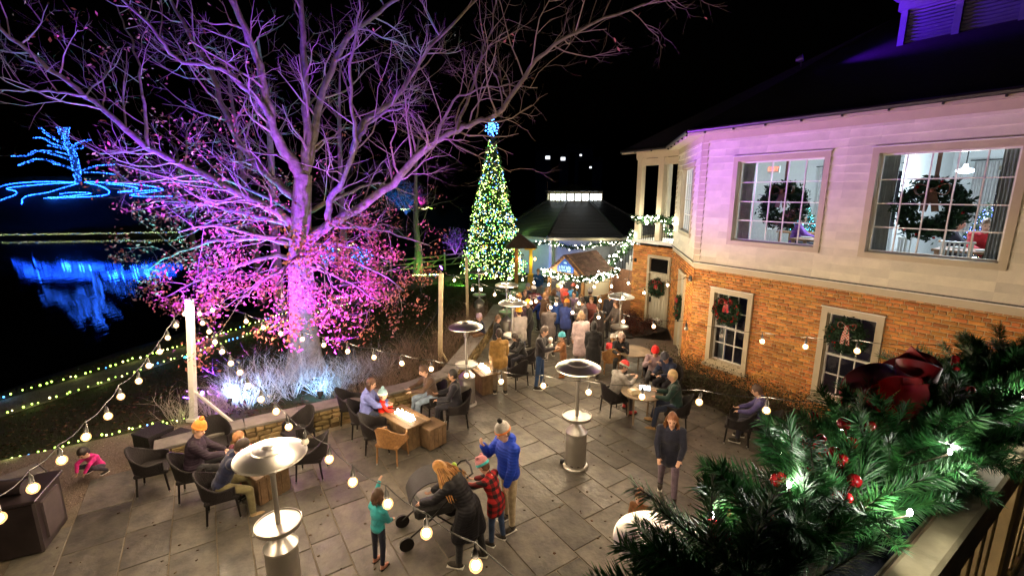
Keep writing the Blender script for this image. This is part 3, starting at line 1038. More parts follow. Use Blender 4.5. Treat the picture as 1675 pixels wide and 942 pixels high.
light_string('light string from the white post over chairs and the standing family to the bottom edge',
             bl([(327, 516), (332, 531), (343, 545), (352, 562), (364, 578), (378, 597), (393, 612), (406, 634), (428, 656), (452, 676), (472, 702), (500, 727), (540, 755), (578, 792), (634, 828), (698, 877), (778, 930)],
                2.72, 2.35, 2.75, off=(11,)), start=topL, end=(.75, 1.35, 3.35))
light_string('longest light string from the white post across the oak trunk towards the garland',
             bl([(348, 510), (403, 528), (431, 538), (459, 548), (495, 557), (530, 567), (569, 577), (612, 587), (657, 597), (706, 606), (763, 617), (820, 627), (889, 634), (963, 645), (1050, 652), (1144, 661), (1253, 675), (1374, 683), (1500, 694)],
                2.72, 2.25, 2.9), start=topL, end=bldp(7.3, -1.7, 3.1))
light_string('light string from the timber post across the crowd and the brick windows',
             bl([(743, 460), (773, 475), (809, 484), (840, 490), (869, 497), (901, 505), (936, 513), (979, 521), (1020, 528), (1069, 536), (1122, 540), (1180, 552), (1246, 561), (1317, 570), (1401, 577), (1497, 586)],
                2.75, 2.3, 3.0, off=(10, 11, 15)), start=topM, end=bldp(8.3, -.1, 3.12))
light_string('light string from the far post over the crowd up to the brick corner bracket',
             bl([(787, 475), (835, 487), (877, 495), (910, 499), (947, 498), (982, 494), (1018, 489), (1054, 481), (1092, 468)], 2.45, 2.25, 2.55),
             start=topB, end=bldp(-.1, -.15, 2.88))
light_string('farthest light string in front of the decorated tree and the kiosk hut',
             bl([(783, 443), (795, 449), (812, 453), (833, 456), (855, 459), (873, 464), (898, 467), (918, 470), (944, 471), (972, 471), (1000, 470), (1028, 465)], 2.55, 2.35, 2.6),
             start=topB, end=bldp(-5.1, 3.0, 2.6))
# wall brackets that hold the string ends
for p, lb in ((bldp(-.06, -.10, 2.86), 'small metal bracket on the brick corner holding a string end'), (bldp(-4.95, 3.08, 2.58), 'small metal bracket on the porch brick holding a string end')):
    t = thing('wall_bracket', p, rzw, lb, 'bracket', 'string light brackets on the brick')
    MB().bbox((0, .02, 0), (.12, .04, .16), .008).build('plate', m_iron, t)
    MB().tube([(0, 0, .02), (-.06, -.16, .05), (-.08, -.2, 0)], .014, 6).build('arm', m_iron, t)

# ---------------------------------------------------------------- fairy lights along the path and gravel edges
m_fy = glow('fairy_yellow_green', (.55, 1, .10), 5); m_fb = glow('fairy_blue', (.04, .30, 1), 5); m_fw = glow('fairy_white', (1, .9, .35), 5)
def mini(m): return MB().ball((0, 0, 0), (.021, .021, .027), 8, 6).mesh('bulb', m, True)
mini_m = {'y': mini(m_fy), 'b': mini(m_fb), 'w': mini(m_fw)}
def fairy_edge(label, poly, n, dz, s=1.0, spill=6, seed=1):
    r_ = random.Random(seed)
    P = [Vector((x, y, 0)) for x, y in poly]
    seg = [(P[i + 1] - P[i]).length for i in range(len(P) - 1)]; T = sum(seg)
    def at(d_):
        for i, l in enumerate(seg):
            if d_ <= l or i == len(seg) - 1:
                return P[i].lerp(P[i + 1], d_ / l)
            d_ -= l
    t = thing('fairy_lights', P[0], 0, label, 'fairy lights', 'fairy lights along the ground edges')
    cab = []
    for k in range(n):
        p = at(T * k / (n - 1)) + Vector((r_.uniform(-.05, .05), r_.uniform(-.05, .05), 0))
        p.z = max(tz(p.x, p.y), -.3) + dz + r_.uniform(0, .05)
        cab.append(p - P[0])
        c = r_.choices('ybw', (10, 2, 3))[0]
        put('bulb', mini_m[c], t, p - P[0] + Vector((0, 0, .02)), None, s * r_.uniform(.7, 1.2))
        if spill and k % spill == 2:
            lamp('fairy_glow', 'POINT', p - P[0] + Vector((0, 0, .12)), 2.2, (.75, 1, .3) if c != 'b' else (.15, .5, 1), t, .05)
    MB().tube(cab, .006, 4).build('cable', m_wire, t)
    return t
fairy_edge('fairy lights on the lake side edge of the path', [(-16.4, 5.5), (-13.97, 11.65), (-12.1, 16.2), (-10.4, 20.6), (-8.6, 23.5)], 112, .07, 1.1, 9, 1)
fairy_edge('fairy lights on the lawn side edge of the path', [(-14.6, 6.6), (-12.91, 10.68), (-11.5, 14.3), (-9.7, 18.6), (-8.0, 21.8)], 96, .07, 1.0, 9, 2)
fairy_edge('fairy lights on the grass edge behind the pink child on the gravel', [(-13, 6.9), (-10.45, 8.52), (-8.2, 9.95), (-7.7, 10.2)], 52, .07, .85, 8, 3)

# ---------------------------------------------------------------- floodlights on the ground
m_housing = mat('flood_housing', (.03, .03, .035), .5, metal=.4, var=.2)
def flood(label, loc, target, col, power, angle, face=30, blend=.6, s=1.0):
    t = thing('floodlight', loc, 0, label, 'floodlight', 'coloured floodlights in the garden')
    d_ = (Vector(target) - Vector(loc)).normalized()
    M_ = rot_to(d_)
    MB().lathe([(.05 * s, -.14 * s), (.09 * s, -.05 * s), (.1 * s, .03 * s), (.092 * s, .03 * s), (.085 * s, .0)], 14, (0, 0, .16 * s), M_).build('housing', m_housing, t, True)
    MB().lathe([(.0, .006 * s), (.082 * s, .004 * s)], 14, (0, 0, .16 * s), M_).build('lens', glow('flood_lens_%02d' % int(sum(c * 10 ** i for i, c in enumerate(col)) * 7), col, face), t, True)
    MB().tube([(0, 0, -.05), (0, 0, .09 * s)], .015, 6).build('stake', m_housing, t)
    lamp('flood_beam', 'SPOT', Vector((0, 0, .16 * s)) + d_ * .08, power, col, t, .05, Vector((0, 0, .16 * s)) + d_ * 5, angle, blend)
    return t
OAK = G(500, 605)
flood('violet floodlight glaring beside the white post', G(306, 662) + Vector((0, 0, .02)), OAK + Vector((.6, 0, 8.0)), (.22, .03, 1.0), 8000, 78, 60)
flood('violet floodlight at the shrubs aimed at the post foot', POST_L + Vector((-.25, .75, .25)), POST_L + Vector((1.6, .4, .5)), (.38, .08, 1.0), 420, 140, 40, s=.7)
flood('magenta floodlight hidden in shrubs left of the oak trunk', OAK + Vector((-1.3, -1.2, .6)), OAK + Vector((-.9, .3, 4.2)), (1.0, .08, .70), 1100, 130)
flood('pink violet floodlight on the wall right of the oak trunk', OAK + Vector((1.75, -3.05, .52)), OAK + Vector((.7, .0, 6.6)), (.38, .03, 1.0), 9000, 88, s=.8)
flood('added violet floodlight mounted high on the white post', POST_L + Vector((.06, -.2, 2.35)), OAK + Vector((-1.2, -.2, 7.4)), (.17, .03, 1.0), 6500, 92, s=.8)  # no known lamp here, added to light the near side of the oak
flood('icy blue floodlight low in front of the oak trunk', OAK + Vector((-.5, -2.95, .30)), OAK + Vector((-.4, -.9, .9)), (.25, .52, 1.0), 380, 140, s=.6)
flood('second icy blue floodlight right of the first one', OAK + Vector((1.5, -2.55, .30)), OAK + Vector((.9, -.7, .9)), (.18, .48, 1.0), 380, 140, s=.6)
flood('teal floodlight on the lawn far left of the oak', OAK + Vector((-4.2, .8, -.06)), OAK + Vector((-2.6, 1.0, 6.0)), (.02, .70, .85), 7000, 85)
flood('green floodlight behind the oak on the lawn', OAK + Vector((-1.0, 2.4, -.06)), OAK + Vector((-1.6, 2.2, 5.0)), (.05, 1.0, .45), 1300, 115)
flood('deep violet floodlight on top of the timber post', POST_M + Vector((.12, 0, 2.98)), bldp(1.6, 0, 8.2), (.40, .06, 1.0), 5200, 62, 30, 1.0, s=.8)
flood('added violet floodlight on the dark roof below the louvred dormer', bldp(1.3, 2.1, 8.72), bldp(4.4, 3.0, 9.5), (.16, .012, 1.0), 900, 66, 8, .9)  # unseen lamp added to turn the dormer violet
flood('green floodlight beside the rail fence', G(700, 452), G(690, 440) + Vector((0, 1.0, .7)), (.25, 1.0, .10), 130, 130)
# ================================================================ patio heaters
m_warmglow = mat('heater_collar', (.55, .40, .25), .3, metal=1.0, var=.1)
def heater_proto():
    t = thing('patio_heater')
    MB().lathe([(.245, .0), (.25, .03), (.235, .055), (.215, .06)], 28).build('foot_ring', m_steel, t, True)
    prof = [(.205, .05)]
    for k in range(10):
        z = .09 + k * .065
        prof += [(.205, z), (.2, z + .012)] if k in (0, 8, 9) else [(.205, z)]
    prof += [(.205, .74)]
    MB().lathe(prof, 36).build('gas_housing', m_steel, t, True)
    for k in range(10):
        a = 2 * PI * k / 10
        MB().box((.207 * math.cos(a), .207 * math.sin(a), .1), (.006, .05, .016), a).build('vent', m_housing, t)
    MB().lathe([(.213, .735), (.215, .765), (.2, .78), (.12, .86), (.045, .93)], 28).build('dome', m_steel2, t, True)
    MB().tube([(0, 0, .9), (0, 0, 1.86)], .032, 14).build('pole', m_steel, t, True)
    MB().lathe([(.03, 1.035), (.27, 1.04), (.285, 1.05), (.288, 1.1), (.275, 1.105), (.27, 1.085), (.04, 1.08)], 30).build('drink_shelf', m_steel, t, True)
    b_ = MB().lathe([(.045, 1.80), (.06, 1.83), (.06, 1.98), (.1, 1.99), (.115, 2.02), (.11, 2.07), (.08, 2.08)], 22).build('burner', m_steel, t, True)
    MB().lathe([(.112, 2.0), (.121, 2.02), (.118, 2.05)], 22).build('collar', m_warmglow, b_, True)
    MB().tube([(.06, -.03, 1.9), (.1, -.05, 1.89)], .012, 6).build('control_knob', m_housing, b_)
    MB().lathe([(.07, 2.085), (.2, 2.10), (.33, 2.085), (.425, 2.045), (.43, 2.055), (.425, 2.075), (.33, 2.125), (.215, 2.15), (.205, 2.165), (.12, 2.185), (.02, 2.19)], 40).build('reflector', m_steel2, t, True)
    MB().lathe([(.0, 2.205), (.07, 2.2), (.1, 2.186), (.105, 2.178)], 24).build('reflector_cap', m_steel, t, True)
    MB().tube([(.2, .1, .05), (.27, .14, .05)], .05, 10).build('wheel', m_housing, t)
    return t
HEATERS = [((-3.06, 5.28, 0), 'nearest steel patio heater beside the table with checked trays', 0.15),
           ((1.26, 8.25, 0), 'steel patio heater standing alone in the middle of the open patio', 0),
           ((-1.15, 11.0, 0), 'steel patio heater at the corner of the stone wall', 0),
           ((-.19, 16.3, 0), 'steel patio heater by the wall with its dish above the crowd', 0),
           ((0.02, 13.5, 0), 'steel patio heater just behind the person in the yellow hat', 0),
           ((-1.4, 19.2, 0), 'farthest steel patio heater in front of the decorated tree', 0),
           ((1.40, 3.80, 0), 'patio heater whose pale dish shows under the garland at bottom', 0),
           ((3.86, 5.35, 0), 'patio heater whose pale dish shows between garland sprigs and berries', 0),
           ((3.5, 14.4, 0), 'patio heater between the kiosk hut and the brick porch', 0)]
hp = heater_proto()
for i, (loc, lb, tilt) in enumerate(HEATERS):
    h = hp if i == 0 else clone(hp)
    h.location = loc
    h.rotation_euler = (0, tilt * .0, rnd.random() * 6)
    tag(h, lb, 'patio heater', 'steel patio heaters')
# ================================================================ the oak and other plants
m_bark = mat('oak_bark', (.20, .17, .15), .9, var=.35, scale=7, bump=.9, bscale=16, spec=.2)
m_twig = mat('bare_twig', (.24, .19, .16), .85, var=.3, scale=5, spec=.2)
m_oakleaf = mat('oak_leaf_red', (.34, .11, .10), .75, var=.3, scale=3, island=.45, spec=.25, col2=(.42, .16, .10))

def spline(P, n):
    """Catmull-Rom through P with n points per span"""
    P = [P[0] + (P[0] - P[1])] + list(P) + [P[-1] + (P[-1] - P[-2])]
    out = []
    for i in range(1, len(P) - 2):
        a, b_, c, d_ = P[i - 1], P[i], P[i + 1], P[i + 2]
        for k in range(n):
            t = k / n
            out.append(.5 * ((2 * b_) + (c - a) * t + (2 * a - 5 * b_ + 4 * c - d_) * t * t + (3 * b_ - a - 3 * c + d_) * t ** 3))
    out.append(P[-2])
    return out
def rv(r_, s=1.0):
    return Vector((r_.gauss(0, 1), r_.gauss(0, 1), r_.gauss(0, 1))) * s

def sprout(mb, r_, p, d_, L_, rad, depth, ends, up=.25, n=5, wig=.22, kids=(5, 4), sides=4):
    """a wandering branch with smaller ones along it; collects the fine ends"""
    pts, rr = [p.copy()], [rad]
    d_ = d_.normalized()
    for k in range(n):
        d_ = (d_ + rv(r_, wig) + Vector((0, 0, up * .3))).normalized()
        p = p + d_ * (L_ / n)
        pts.append(p.copy()); rr.append(rad * (1 - .75 * (k + 1) / n))
    mb.tube(pts, rr, sides if depth > 1 else 3, False)
    ends.append((pts[-1], d_.copy(), depth))
    if depth > 0:
        m_ = kids[0] if depth > 1 else kids[1]
        for k in range(m_):
            t = r_.uniform(.25, 1.0) * n
            i = min(int(t), n - 1)
            q = pts[i].lerp(pts[i + 1], t - i)
            dd = (pts[i + 1] - pts[i]).normalized()
            side = rv(r_); side = (side - dd * side.dot(dd)).normalized()
            nd = (dd * r_.uniform(.5, 1.1) + side * r_.uniform(.6, 1.1)).normalized()
            sprout(mb, r_, q, nd, L_ * r_.uniform(.35, .62), rr[i] * .55, depth - 1, ends, up, max(3, n - 1), wig, kids, sides)

oak = thing('oak_tree', OAK, 0, 'huge bare limbed oak with pink lit leaves rising beside the lake path', 'tree')
r_oak = random.Random(11)
OY = OAK.y
def tr(px, ys, rads):
    P = [D(x, y, OY + dy) - OAK for (x, y), dy in zip(px, ys)]
    return P, rads
def lin(n, a, b_): return [a + (b_ - a) * i / (n - 1) for i in range(n)]
trunk_px = [(500, 612), (499, 585), (497, 540), (494, 480), (492, 420), (492, 370), (494, 320), (496, 285)]
P = [D(x, y, OY) - OAK for x, y in trunk_px]; P[0].z = -.25
Q = spline(P, 4)
rad = np.interp(np.linspace(0, 7, len(Q)), range(8), [.72, .50, .40, .36, .33, .28, .25, .23])
MB().tube(Q, list(rad), 18, True).build('trunk', m_bark, oak, True)
LIMBS = [  # photo trace, depth drift, radius from - to, twig weight, leafy
    ([(496, 292), (478, 265), (455, 230), (440, 181), (424, 109), (400, 48), (372, -20), (350, -80)], (0, -1.2), (.20, .09), 1, 0),
    ([(496, 292), (502, 240), (500, 160), (497, 80), (491, 0), (486, -70)], (0, .4), (.17, .08), 1, 0),
    ([(500, 280), (509, 242), (521, 177), (541, 117), (573, 56), (610, 28), (650, -5), (690, -60)], (0, 1.2), (.15, .06), 1, 0),
    ([(541, 372), (539, 331), (557, 299), (577, 250), (580, 222), (576, 181), (573, 120), (582, 50), (590, -30)], (-.3, -1.4), (.11, .03), .8, 0),
    ([(577, 252), (594, 202), (630, 173), (666, 137), (690, 97), (719, 60), (779, 0), (830, -50)], (-.6, 1.5), (.10, .05), 1, 0),
    ([(494, 400), (541, 366), (577, 347), (642, 299), (682, 258), (711, 234), (747, 214), (787, 198), (822, 178), (868, 112), (905, 75), (985, 30), (1075, 4)], (0, -2.6), (.16, .03), 1.6, 0),
    ([(582, 236), (602, 206), (642, 180), (666, 181), (690, 206), (711, 232)], (-.5, -1.0), (.05, .03), .5, 0),
    ([(711, 232), (735, 175), (770, 150), (830, 140), (880, 145)], (-1.2, -2.0), (.045, .015), .7, 0),
    ([(747, 214), (775, 130), (800, 60), (815, -10)], (-1.4, -.8), (.05, .02), .8, 0),
    ([(488, 376), (455, 348), (420, 331), (363, 303), (303, 270), (242, 242), (194, 202), (141, 157), (81, 113), (16, 60), (-50, 10)], (0, -2.8), (.15, .05), 1.6, .06),
    ([(490, 330), (455, 300), (420, 270), (387, 226), (363, 169), (343, 117), (319, 73), (278, 0), (250, -60)], (0, 1.6), (.15, .06), 1.2, .1),
    ([(444, 195), (420, 161), (371, 117), (335, 107), (290, 97), (250, 48), (200, 0), (160, -40)], (-.6, -2.0), (.09, .035), 1, 0),
    ([(242, 242), (236, 170), (228, 110), (210, 60), (190, 10)], (-1.7, -1.0), (.05, .02), .8, 0),
    ([(141, 157), (80, 150), (20, 148), (-30, 150)], (-2.2, -3.0), (.04, .015), .6, 0),
    ([(490, 425), (440, 420), (380, 438), (320, 460), (268, 486)], (0, -1.6), (.09, .02), 1, 1),
    ([(490, 400), (420, 390), (340, 398), (280, 418), (235, 445)], (0, .4), (.10, .02), 1, .7),
    ([(495, 410), (555, 418), (610, 440), (662, 476)], (0, -1.2), (.09, .02), .9, 1),
    ([(490, 430), (450, 445), (412, 474), (384, 500)], (-.1, -2.4), (.07, .02), .8, 1),
    ([(495, 430), (535, 445), (585, 470), (622, 496)], (-.1, -2.0), (.07, .02), .8, 1),
    ([(491, 420), (480, 425), (466, 440), (455, 466)], (-.2, -2.8), (.08, .02), .9, 1),
    ([(492, 420), (510, 425), (530, 440), (545, 462)], (-.2, -2.9), (.08, .02), .9, 1),
    ([(492, 380), (560, 370), (635, 380), (705, 402)], (.1, 1.5), (.09, .02), .9, .5),
    ([(488, 370), (400, 350), (300, 328), (225, 335)], (.1, 1.0), (.10, .02), 1, .35),
    ([(489, 350), (430, 320), (350, 290), (280, 300)], (.1, 2.5), (.09, .02), 1, .2),
    ([(497, 350), (560, 320), (620, 300), (680, 320)], (.2, 2.4), (.09, .02), .9, .15),
    ([(490, 390), (430, 385), (350, 370), (290, 380)], (-.1, -2.2), (.08, .02), 1, .45),
    ([(497, 400), (545, 398), (590, 408), (640, 430)], (-.1, 1.0), (.07, .02), .9, .9),
]
leaf_p = []
tw = MB()
for (px, dy, rr, wgt, leafy) in LIMBS:
    n = len(px)
    P = [D(x, y, OY + dy[0] + (dy[1] - dy[0]) * i / (n - 1)) - OAK for i, (x, y) in enumerate(px)]
    Q = spline(P, 4)
    jit = [q + rv(r_oak, .02) * (1 if i else 0) for i, q in enumerate(Q)]
    MB().tube(jit, list(np.interp(np.linspace(0, 1, len(Q)), [0, .35, 1], [rr[0] * .92, rr[0] * .54 + rr[1] * .1, rr[1] * .6])), 10, True).build('limb', m_bark, oak, True)
    Ln = sum((Q[i + 1] - Q[i]).length for i in range(len(Q) - 1))
    nb = max(5, int(Ln * 2.1 * wgt))
    for k in range(nb):
        t = (k + r_oak.random()) / nb * .9 + .12
        i = min(int(t * (len(Q) - 1)), len(Q) - 2)
        d_ = (Q[i + 1] - Q[i]).normalized()
        side = rv(r_oak); side = (side - d_ * side.dot(d_)).normalized()
        nd = (d_ * r_oak.uniform(.3, 1.0) + side + Vector((0, 0, .15 if leafy < .5 else -.12))).normalized()
        ends = []
        L_ = r_oak.uniform(.9, 2.2) * (1.0 if leafy < .5 else .75)
        sprout(tw, r_oak, Q[i].copy(), nd, L_, float(np.interp(t, [0, 1], rr)) * .24 + .004, 2, ends, .22 if leafy < .5 else -.05, 5, .2, (4, 4), 4)
        for (e, dd, dep) in ends:
            if r_oak.random() < leafy:
                leaf_p.append((e, 1.0))
            elif r_oak.random() < .035:
                leaf_p.append((e, .25))
tw.build('branches', m_twig, oak, False)
# leaves: small folded blades round the fine ends
def leaf_cloud(points, per, spread, size, rs_):
    n = sum(max(1, int(per * w)) for _, w in points)
    c = np.repeat(np.array([tuple(p) for p, _ in points]), [max(1, int(per * w)) for _, w in points], axis=0)
    c = c + rs_.normal(0, spread, (n, 3))
    a = rs_.normal(0, 1, (n, 3)); a /= np.linalg.norm(a, axis=1)[:, None]
    b_ = rs_.normal(0, 1, (n, 3)); b_ -= a * (a * b_).sum(1)[:, None]; b_ /= np.linalg.norm(b_, axis=1)[:, None]
    cc = np.cross(a, b_)
    s = size * (.6 + .8 * rs_.rand(n, 1))
    v = np.stack([c - a * s, c + b_ * s * .45 + cc * s * .18, c + a * s, c - b_ * s * .45 + cc * s * .18], 1).reshape(-1, 3)
    return v, np.arange(n * 4).reshape(n, 4)
v, f = leaf_cloud(leaf_p, 7, .12, .05, rs)
put('leaves', np_mesh('leaves', v, f, m_oakleaf), oak, kind='stuff')
NLEAF = len(f)

# ---------------------------------------------------------------- bare twiggy shrubs behind the wall
m_shrubtwig = mat('pale_shrub_twig', (.40, .35, .31), .8, var=.3, scale=6, spec=.2)
m_browntwig = mat('brown_shrub_twig', (.17, .12, .085), .85, var=.35, scale=6, island=.3, spec=.2)
def twig_shrub(mb, r_, c, h, spread, stems, rad=.008):
    for k in range(stems):
        a = r_.random() * 6.28
        p = Vector(c) + Vector((math.cos(a), math.sin(a), 0)) * r_.random() * spread * .35
        d_ = Vector((math.cos(a) * r_.uniform(.1, .9), math.sin(a) * r_.uniform(.1, .9), 1.0)).normalized()
        sprout(mb, r_, p, d_, h * r_.uniform(.6, 1.05), rad * r_.uniform(.8, 1.2), 1, [], .12, 4, .18, (3, 5), 3)
def shrub(label, px, py, h=.95, spread=.6, stems=30, m=None, seed=0, zb=-.06):
    r_ = random.Random(seed)
    g = G(px, py, 0)
    t = thing('bare_shrub', (g.x, g.y, zb), 0, label, 'shrub', 'bare twiggy shrubs behind the wall')
    q = MB(); twig_shrub(q, r_, (0, 0, 0), h, spread, stems)
    q.build('stems', m or m_shrubtwig, t)
    return t
SH = [(478, 645, 'icy blue bare shrub left of the trunk foot'), (520, 640, 'icy blue bare shrub right of the trunk foot'),
      (556, 632, 'pale blue bare shrub beside the lavender coated woman'), (440, 655, 'bluish violet bare shrub behind the empty wall chairs'),
      (583, 622, 'dim blue bare shrub fading into the brown thicket'), (405, 662, 'violet bare shrub at the middle of the long wall'),
      (375, 668, 'violet white bare shrub right of the white post'), (345, 676, 'bright violet bare shrub against the white post'),
      (292, 690, 'violet bare shrub at the left side of the white post'), (425, 632, 'tall violet bare shrub on the lawn side of the bed'),
      (385, 640, 'tall pinkish violet shrub behind the white post brace'), (500, 625, 'tall blue shrub directly before the oak trunk'),
      (460, 628, 'tall lilac shrub left behind the trunk foot'), (620, 612, 'first grey brown shrub after the blue ones')]
for i, (x, y, lb) in enumerate(SH):
    shrub(lb, x, y, .85 if 'tall' not in lb else 1.0, .7, 34, None, 100 + i)
r_t = random.Random(5)
th = MB()
THICKET = [(-3.6, 10.7), (-2.2, 11.6), (-1.7, 12.6), (-1.1, 16.5), (-.8, 20), (-1.9, 20), (-2.6, 16), (-3.8, 14.2), (-5.2, 12.6), (-4.9, 11.2)]
cnt = 0
while cnt < 95:
    x, y = r_t.uniform(-5.2, -.7), r_t.uniform(10.6, 20)
    if in_poly(np.array([x]), np.array([y]), THICKET)[0]:
        twig_shrub(th, r_t, (x, y, -.07), r_t.uniform(.65, 1.0), .6, 15, .007); cnt += 1
th.build('thicket', m_browntwig, None, label='tangled brown thicket of bare stems behind the stone wall', cat='thicket', kind='stuff')

# ---------------------------------------------------------------- leafy bushes in the bed along the brick wall
m_soil = mat('bed_mulch', (.035, .022, .014), .95, var=.5, scale=12, bump=.9, bscale=60)
bed = [bldp(-.9, -.75, 0), bldp(.2, -1.55, 0), bldp(8.5, -1.75, 0), bldp(8.5, -.02, 0), bldp(.05, -.02, 0)]
_q = MB(); _q.poly([(p.x, p.y) for p in bed], -.02, .05); _q.build('planting_bed', m_soil, kind='structure')
bed2 = [bldp(-5.0, 1.0, 0), bldp(-3.2, .9, 0), bldp(-2.0, 1.9, 0), bldp(-3.1, 3.05, 0), bldp(-5.0, 3.1, 0)]
_q = MB(); _q.poly([(p.x, p.y) for p in bed2], -.02, .05); _q.build('planting_bed', m_soil, kind='structure')
m_bushleaf = mat('barberry_leaf', (.055, .03, .018), .7, var=.5, scale=4, island=.6, spec=.3, col2=(.04, .06, .018))
m_bushred = mat('red_groundcover_leaf', (.10, .028, .018), .7, var=.5, scale=4, island=.6, spec=.3)
def bush(label, p, rx, rz_, n, m, seed, twigs=26):
    r_ = random.Random(seed); s_ = np.random.RandomState(seed)
    t = thing('leafy_bush', p, 0, label, 'bush', 'leafy bushes along the brick wall')
    q = MB(); ends = []
    for k in range(twigs):
        a = r_.random() * 6.28
        d_ = Vector((math.cos(a) * r_.uniform(.3, 1.3), math.sin(a) * r_.uniform(.3, 1.3), 1)).normalized()
        sprout(q, r_, Vector((0, 0, 0)), d_, rz_ * r_.uniform(.7, 1.3), .008, 1, ends, .05, 4, .2, (3, 4), 3)
    q.build('stems', m_browntwig, t)
    pts = [(e[0], 1.0) for e in ends] + [(Vector((r_.gauss(0, rx * .4), r_.gauss(0, rx * .4), abs(r_.gauss(.35, .25)) * rz_)), 1.0) for _ in range(60)]
    v, f = leaf_cloud(pts, max(3, n // len(pts)), .07, .026, s_)
    v[:, 2] = np.maximum(v[:, 2], .01)
    put('leaves', np_mesh('leaves', v, f, m), t, kind='stuff')
BU = [(-.35, -.75, 'brown green bush at the corner by the angled door'), (.6, -.8, 'brown bush under the sill of the wreath window next the corner'),
      (1.5, -.95, 'spreading bush right below the corner wreath window'), (2.35, -.85, 'tall wispy bush between the two lower windows'),
      (3.15, -1.0, 'dark bush before the left edge of the plaid bow window'), (3.95, -.95, 'bush below the plaid bow window with bare tips'),
      (4.8, -1.0, 'bush behind the red ribbon of the garland'), (.35, -1.35, 'low bush behind the seated pair in dark jackets'),
      (1.3, -1.45, 'low dark bush behind the blond seated person'), (2.3, -1.5, 'low dark bush near the lone chair at the right'),
      (3.3, -1.55, 'low bush behind the empty chair by the garland'), (4.4, -1.5, 'low bush hidden behind the upper garland sprigs')]
for i, (x, y, lb) in enumerate(BU):
    p = bldp(x, y, .04)
    bush(lb, p, .55, .62 if y > -1.2 else .42, 1500, m_bushleaf, 300 + i)
for i, (x, y, lb) in enumerate([(-4.3, 1.9, 'red brown ground cover patch below the porch door'), (-3.4, 1.6, 'red brown ground cover beside the stone path to the angled door'), (-4.6, 2.7, 'reddish bush against the porch brick'), (-3.5, 2.5, 'reddish bush below the louvred porch door')]):
    bush(lb, bldp(x, y, .04), .6, .36, 1500, m_bushred, 330 + i, 22)
# ================================================================ across the lake and behind the patio
def bulb_field(points, r_, colors=None):
    """many tiny octahedral lamps in one mesh; colors = material index per lamp"""
    p = np.array([tuple(q) for q in points], float)
    n = len(p)
    base = np.array([[1, 0, 0], [0, 1, 0], [-1, 0, 0], [0, -1, 0], [0, 0, 1], [0, 0, -1]], float)
    s = (r_ * (.75 + .5 * rs.rand(n)))[:, None, None]
    v = (base[None] * s + p[:, None]).reshape(-1, 3)
    t = np.array([[0, 1, 4], [1, 2, 4], [2, 3, 4], [3, 0, 4], [1, 0, 5], [2, 1, 5], [3, 2, 5], [0, 3, 5]])
    f = (t[None] + (np.arange(n) * 6)[:, None, None]).reshape(-1, 3)
    mi = None if colors is None else np.repeat(np.asarray(colors), 8)
    return v, f, mi
def along(P, step):
    out = []
    for i in range(len(P) - 1):
        L_ = (P[i + 1] - P[i]).length
        n = max(1, int(L_ / step))
        out += [P[i].lerp(P[i + 1], k / n) for k in range(n)]
    return out
z1 = lambda a: [(x * .4034, y * .4034) for x, y in a]
# ---- the blue light wrapped tree on the far bank
FY = 85.0
m_cyan = glow('icy_cyan_lamp', (.02, .13, 1.0), 12.0)
m_deepblue = glow('deep_blue_lamp', (.008, .075, 1.0), 20.0)
ft = D(129, 301, FY)
ft.z = tz(ft.x, ft.y) - .1
bt = thing('lit_tree', ft, 0, 'small bare tree wrapped in icy blue lights on the far bank', 'tree')
BR = [([(322, 748), (312, 700), (300, 640), (283, 600), (270, 580)], .5), ([(270, 580), (250, 550), (238, 520), (225, 518)], .25), ([(274, 585), (272, 545), (276, 515)], .22), ([(268, 580), (262, 540), (252, 516)], .22),
      ([(285, 605), (320, 580), (350, 572), (366, 568)], .22), ([(288, 610), (330, 600), (350, 590)], .2), ([(292, 650), (225, 628), (150, 612), (110, 632), (46, 634)], .24),
      ([(302, 690), (240, 665), (165, 645), (120, 655), (78, 673)], .24), ([(330, 692), (400, 672), (462, 668)], .2), ([(336, 700), (400, 700), (475, 708)], .2),
      ([(270, 590), (215, 560), (180, 535), (158, 518)], .22), ([(275, 600), (220, 585), (180, 562), (140, 560)], .22), ([(280, 610), (240, 600), (185, 590)], .2), ([(285, 630), (230, 615), (160, 610)], .2), ([(300, 690), (260, 672), (220, 665)], .2)]
tb, pts = MB(), []
rb = random.Random(2)
for tr_, w in BR:
    dy = rb.uniform(-1.5, 1.5) if w < .4 else 0
    P = [D(x, y, FY + dy * i / max(1, len(tr_) - 1)) - ft for i, (x, y) in enumerate(z1(tr_))]
    Q = spline(P, 3)
    tb.tube(Q, list(np.linspace(w, w * .5, len(Q))), 6)
    for q in along(Q, .14):
        for k in range(4 if w > .4 else 2):
            a = rb.random() * 6.28
            pts.append(q + Vector((math.cos(a), math.sin(a) , rb.uniform(-.3, .3))) * (w * 1.1))
tb.build('trunk', m_twig, bt)
v, f, _ = bulb_field(pts, .075)
put('tree_lights', np_mesh('tree_lights', v, f, m_cyan), bt, kind='stuff')
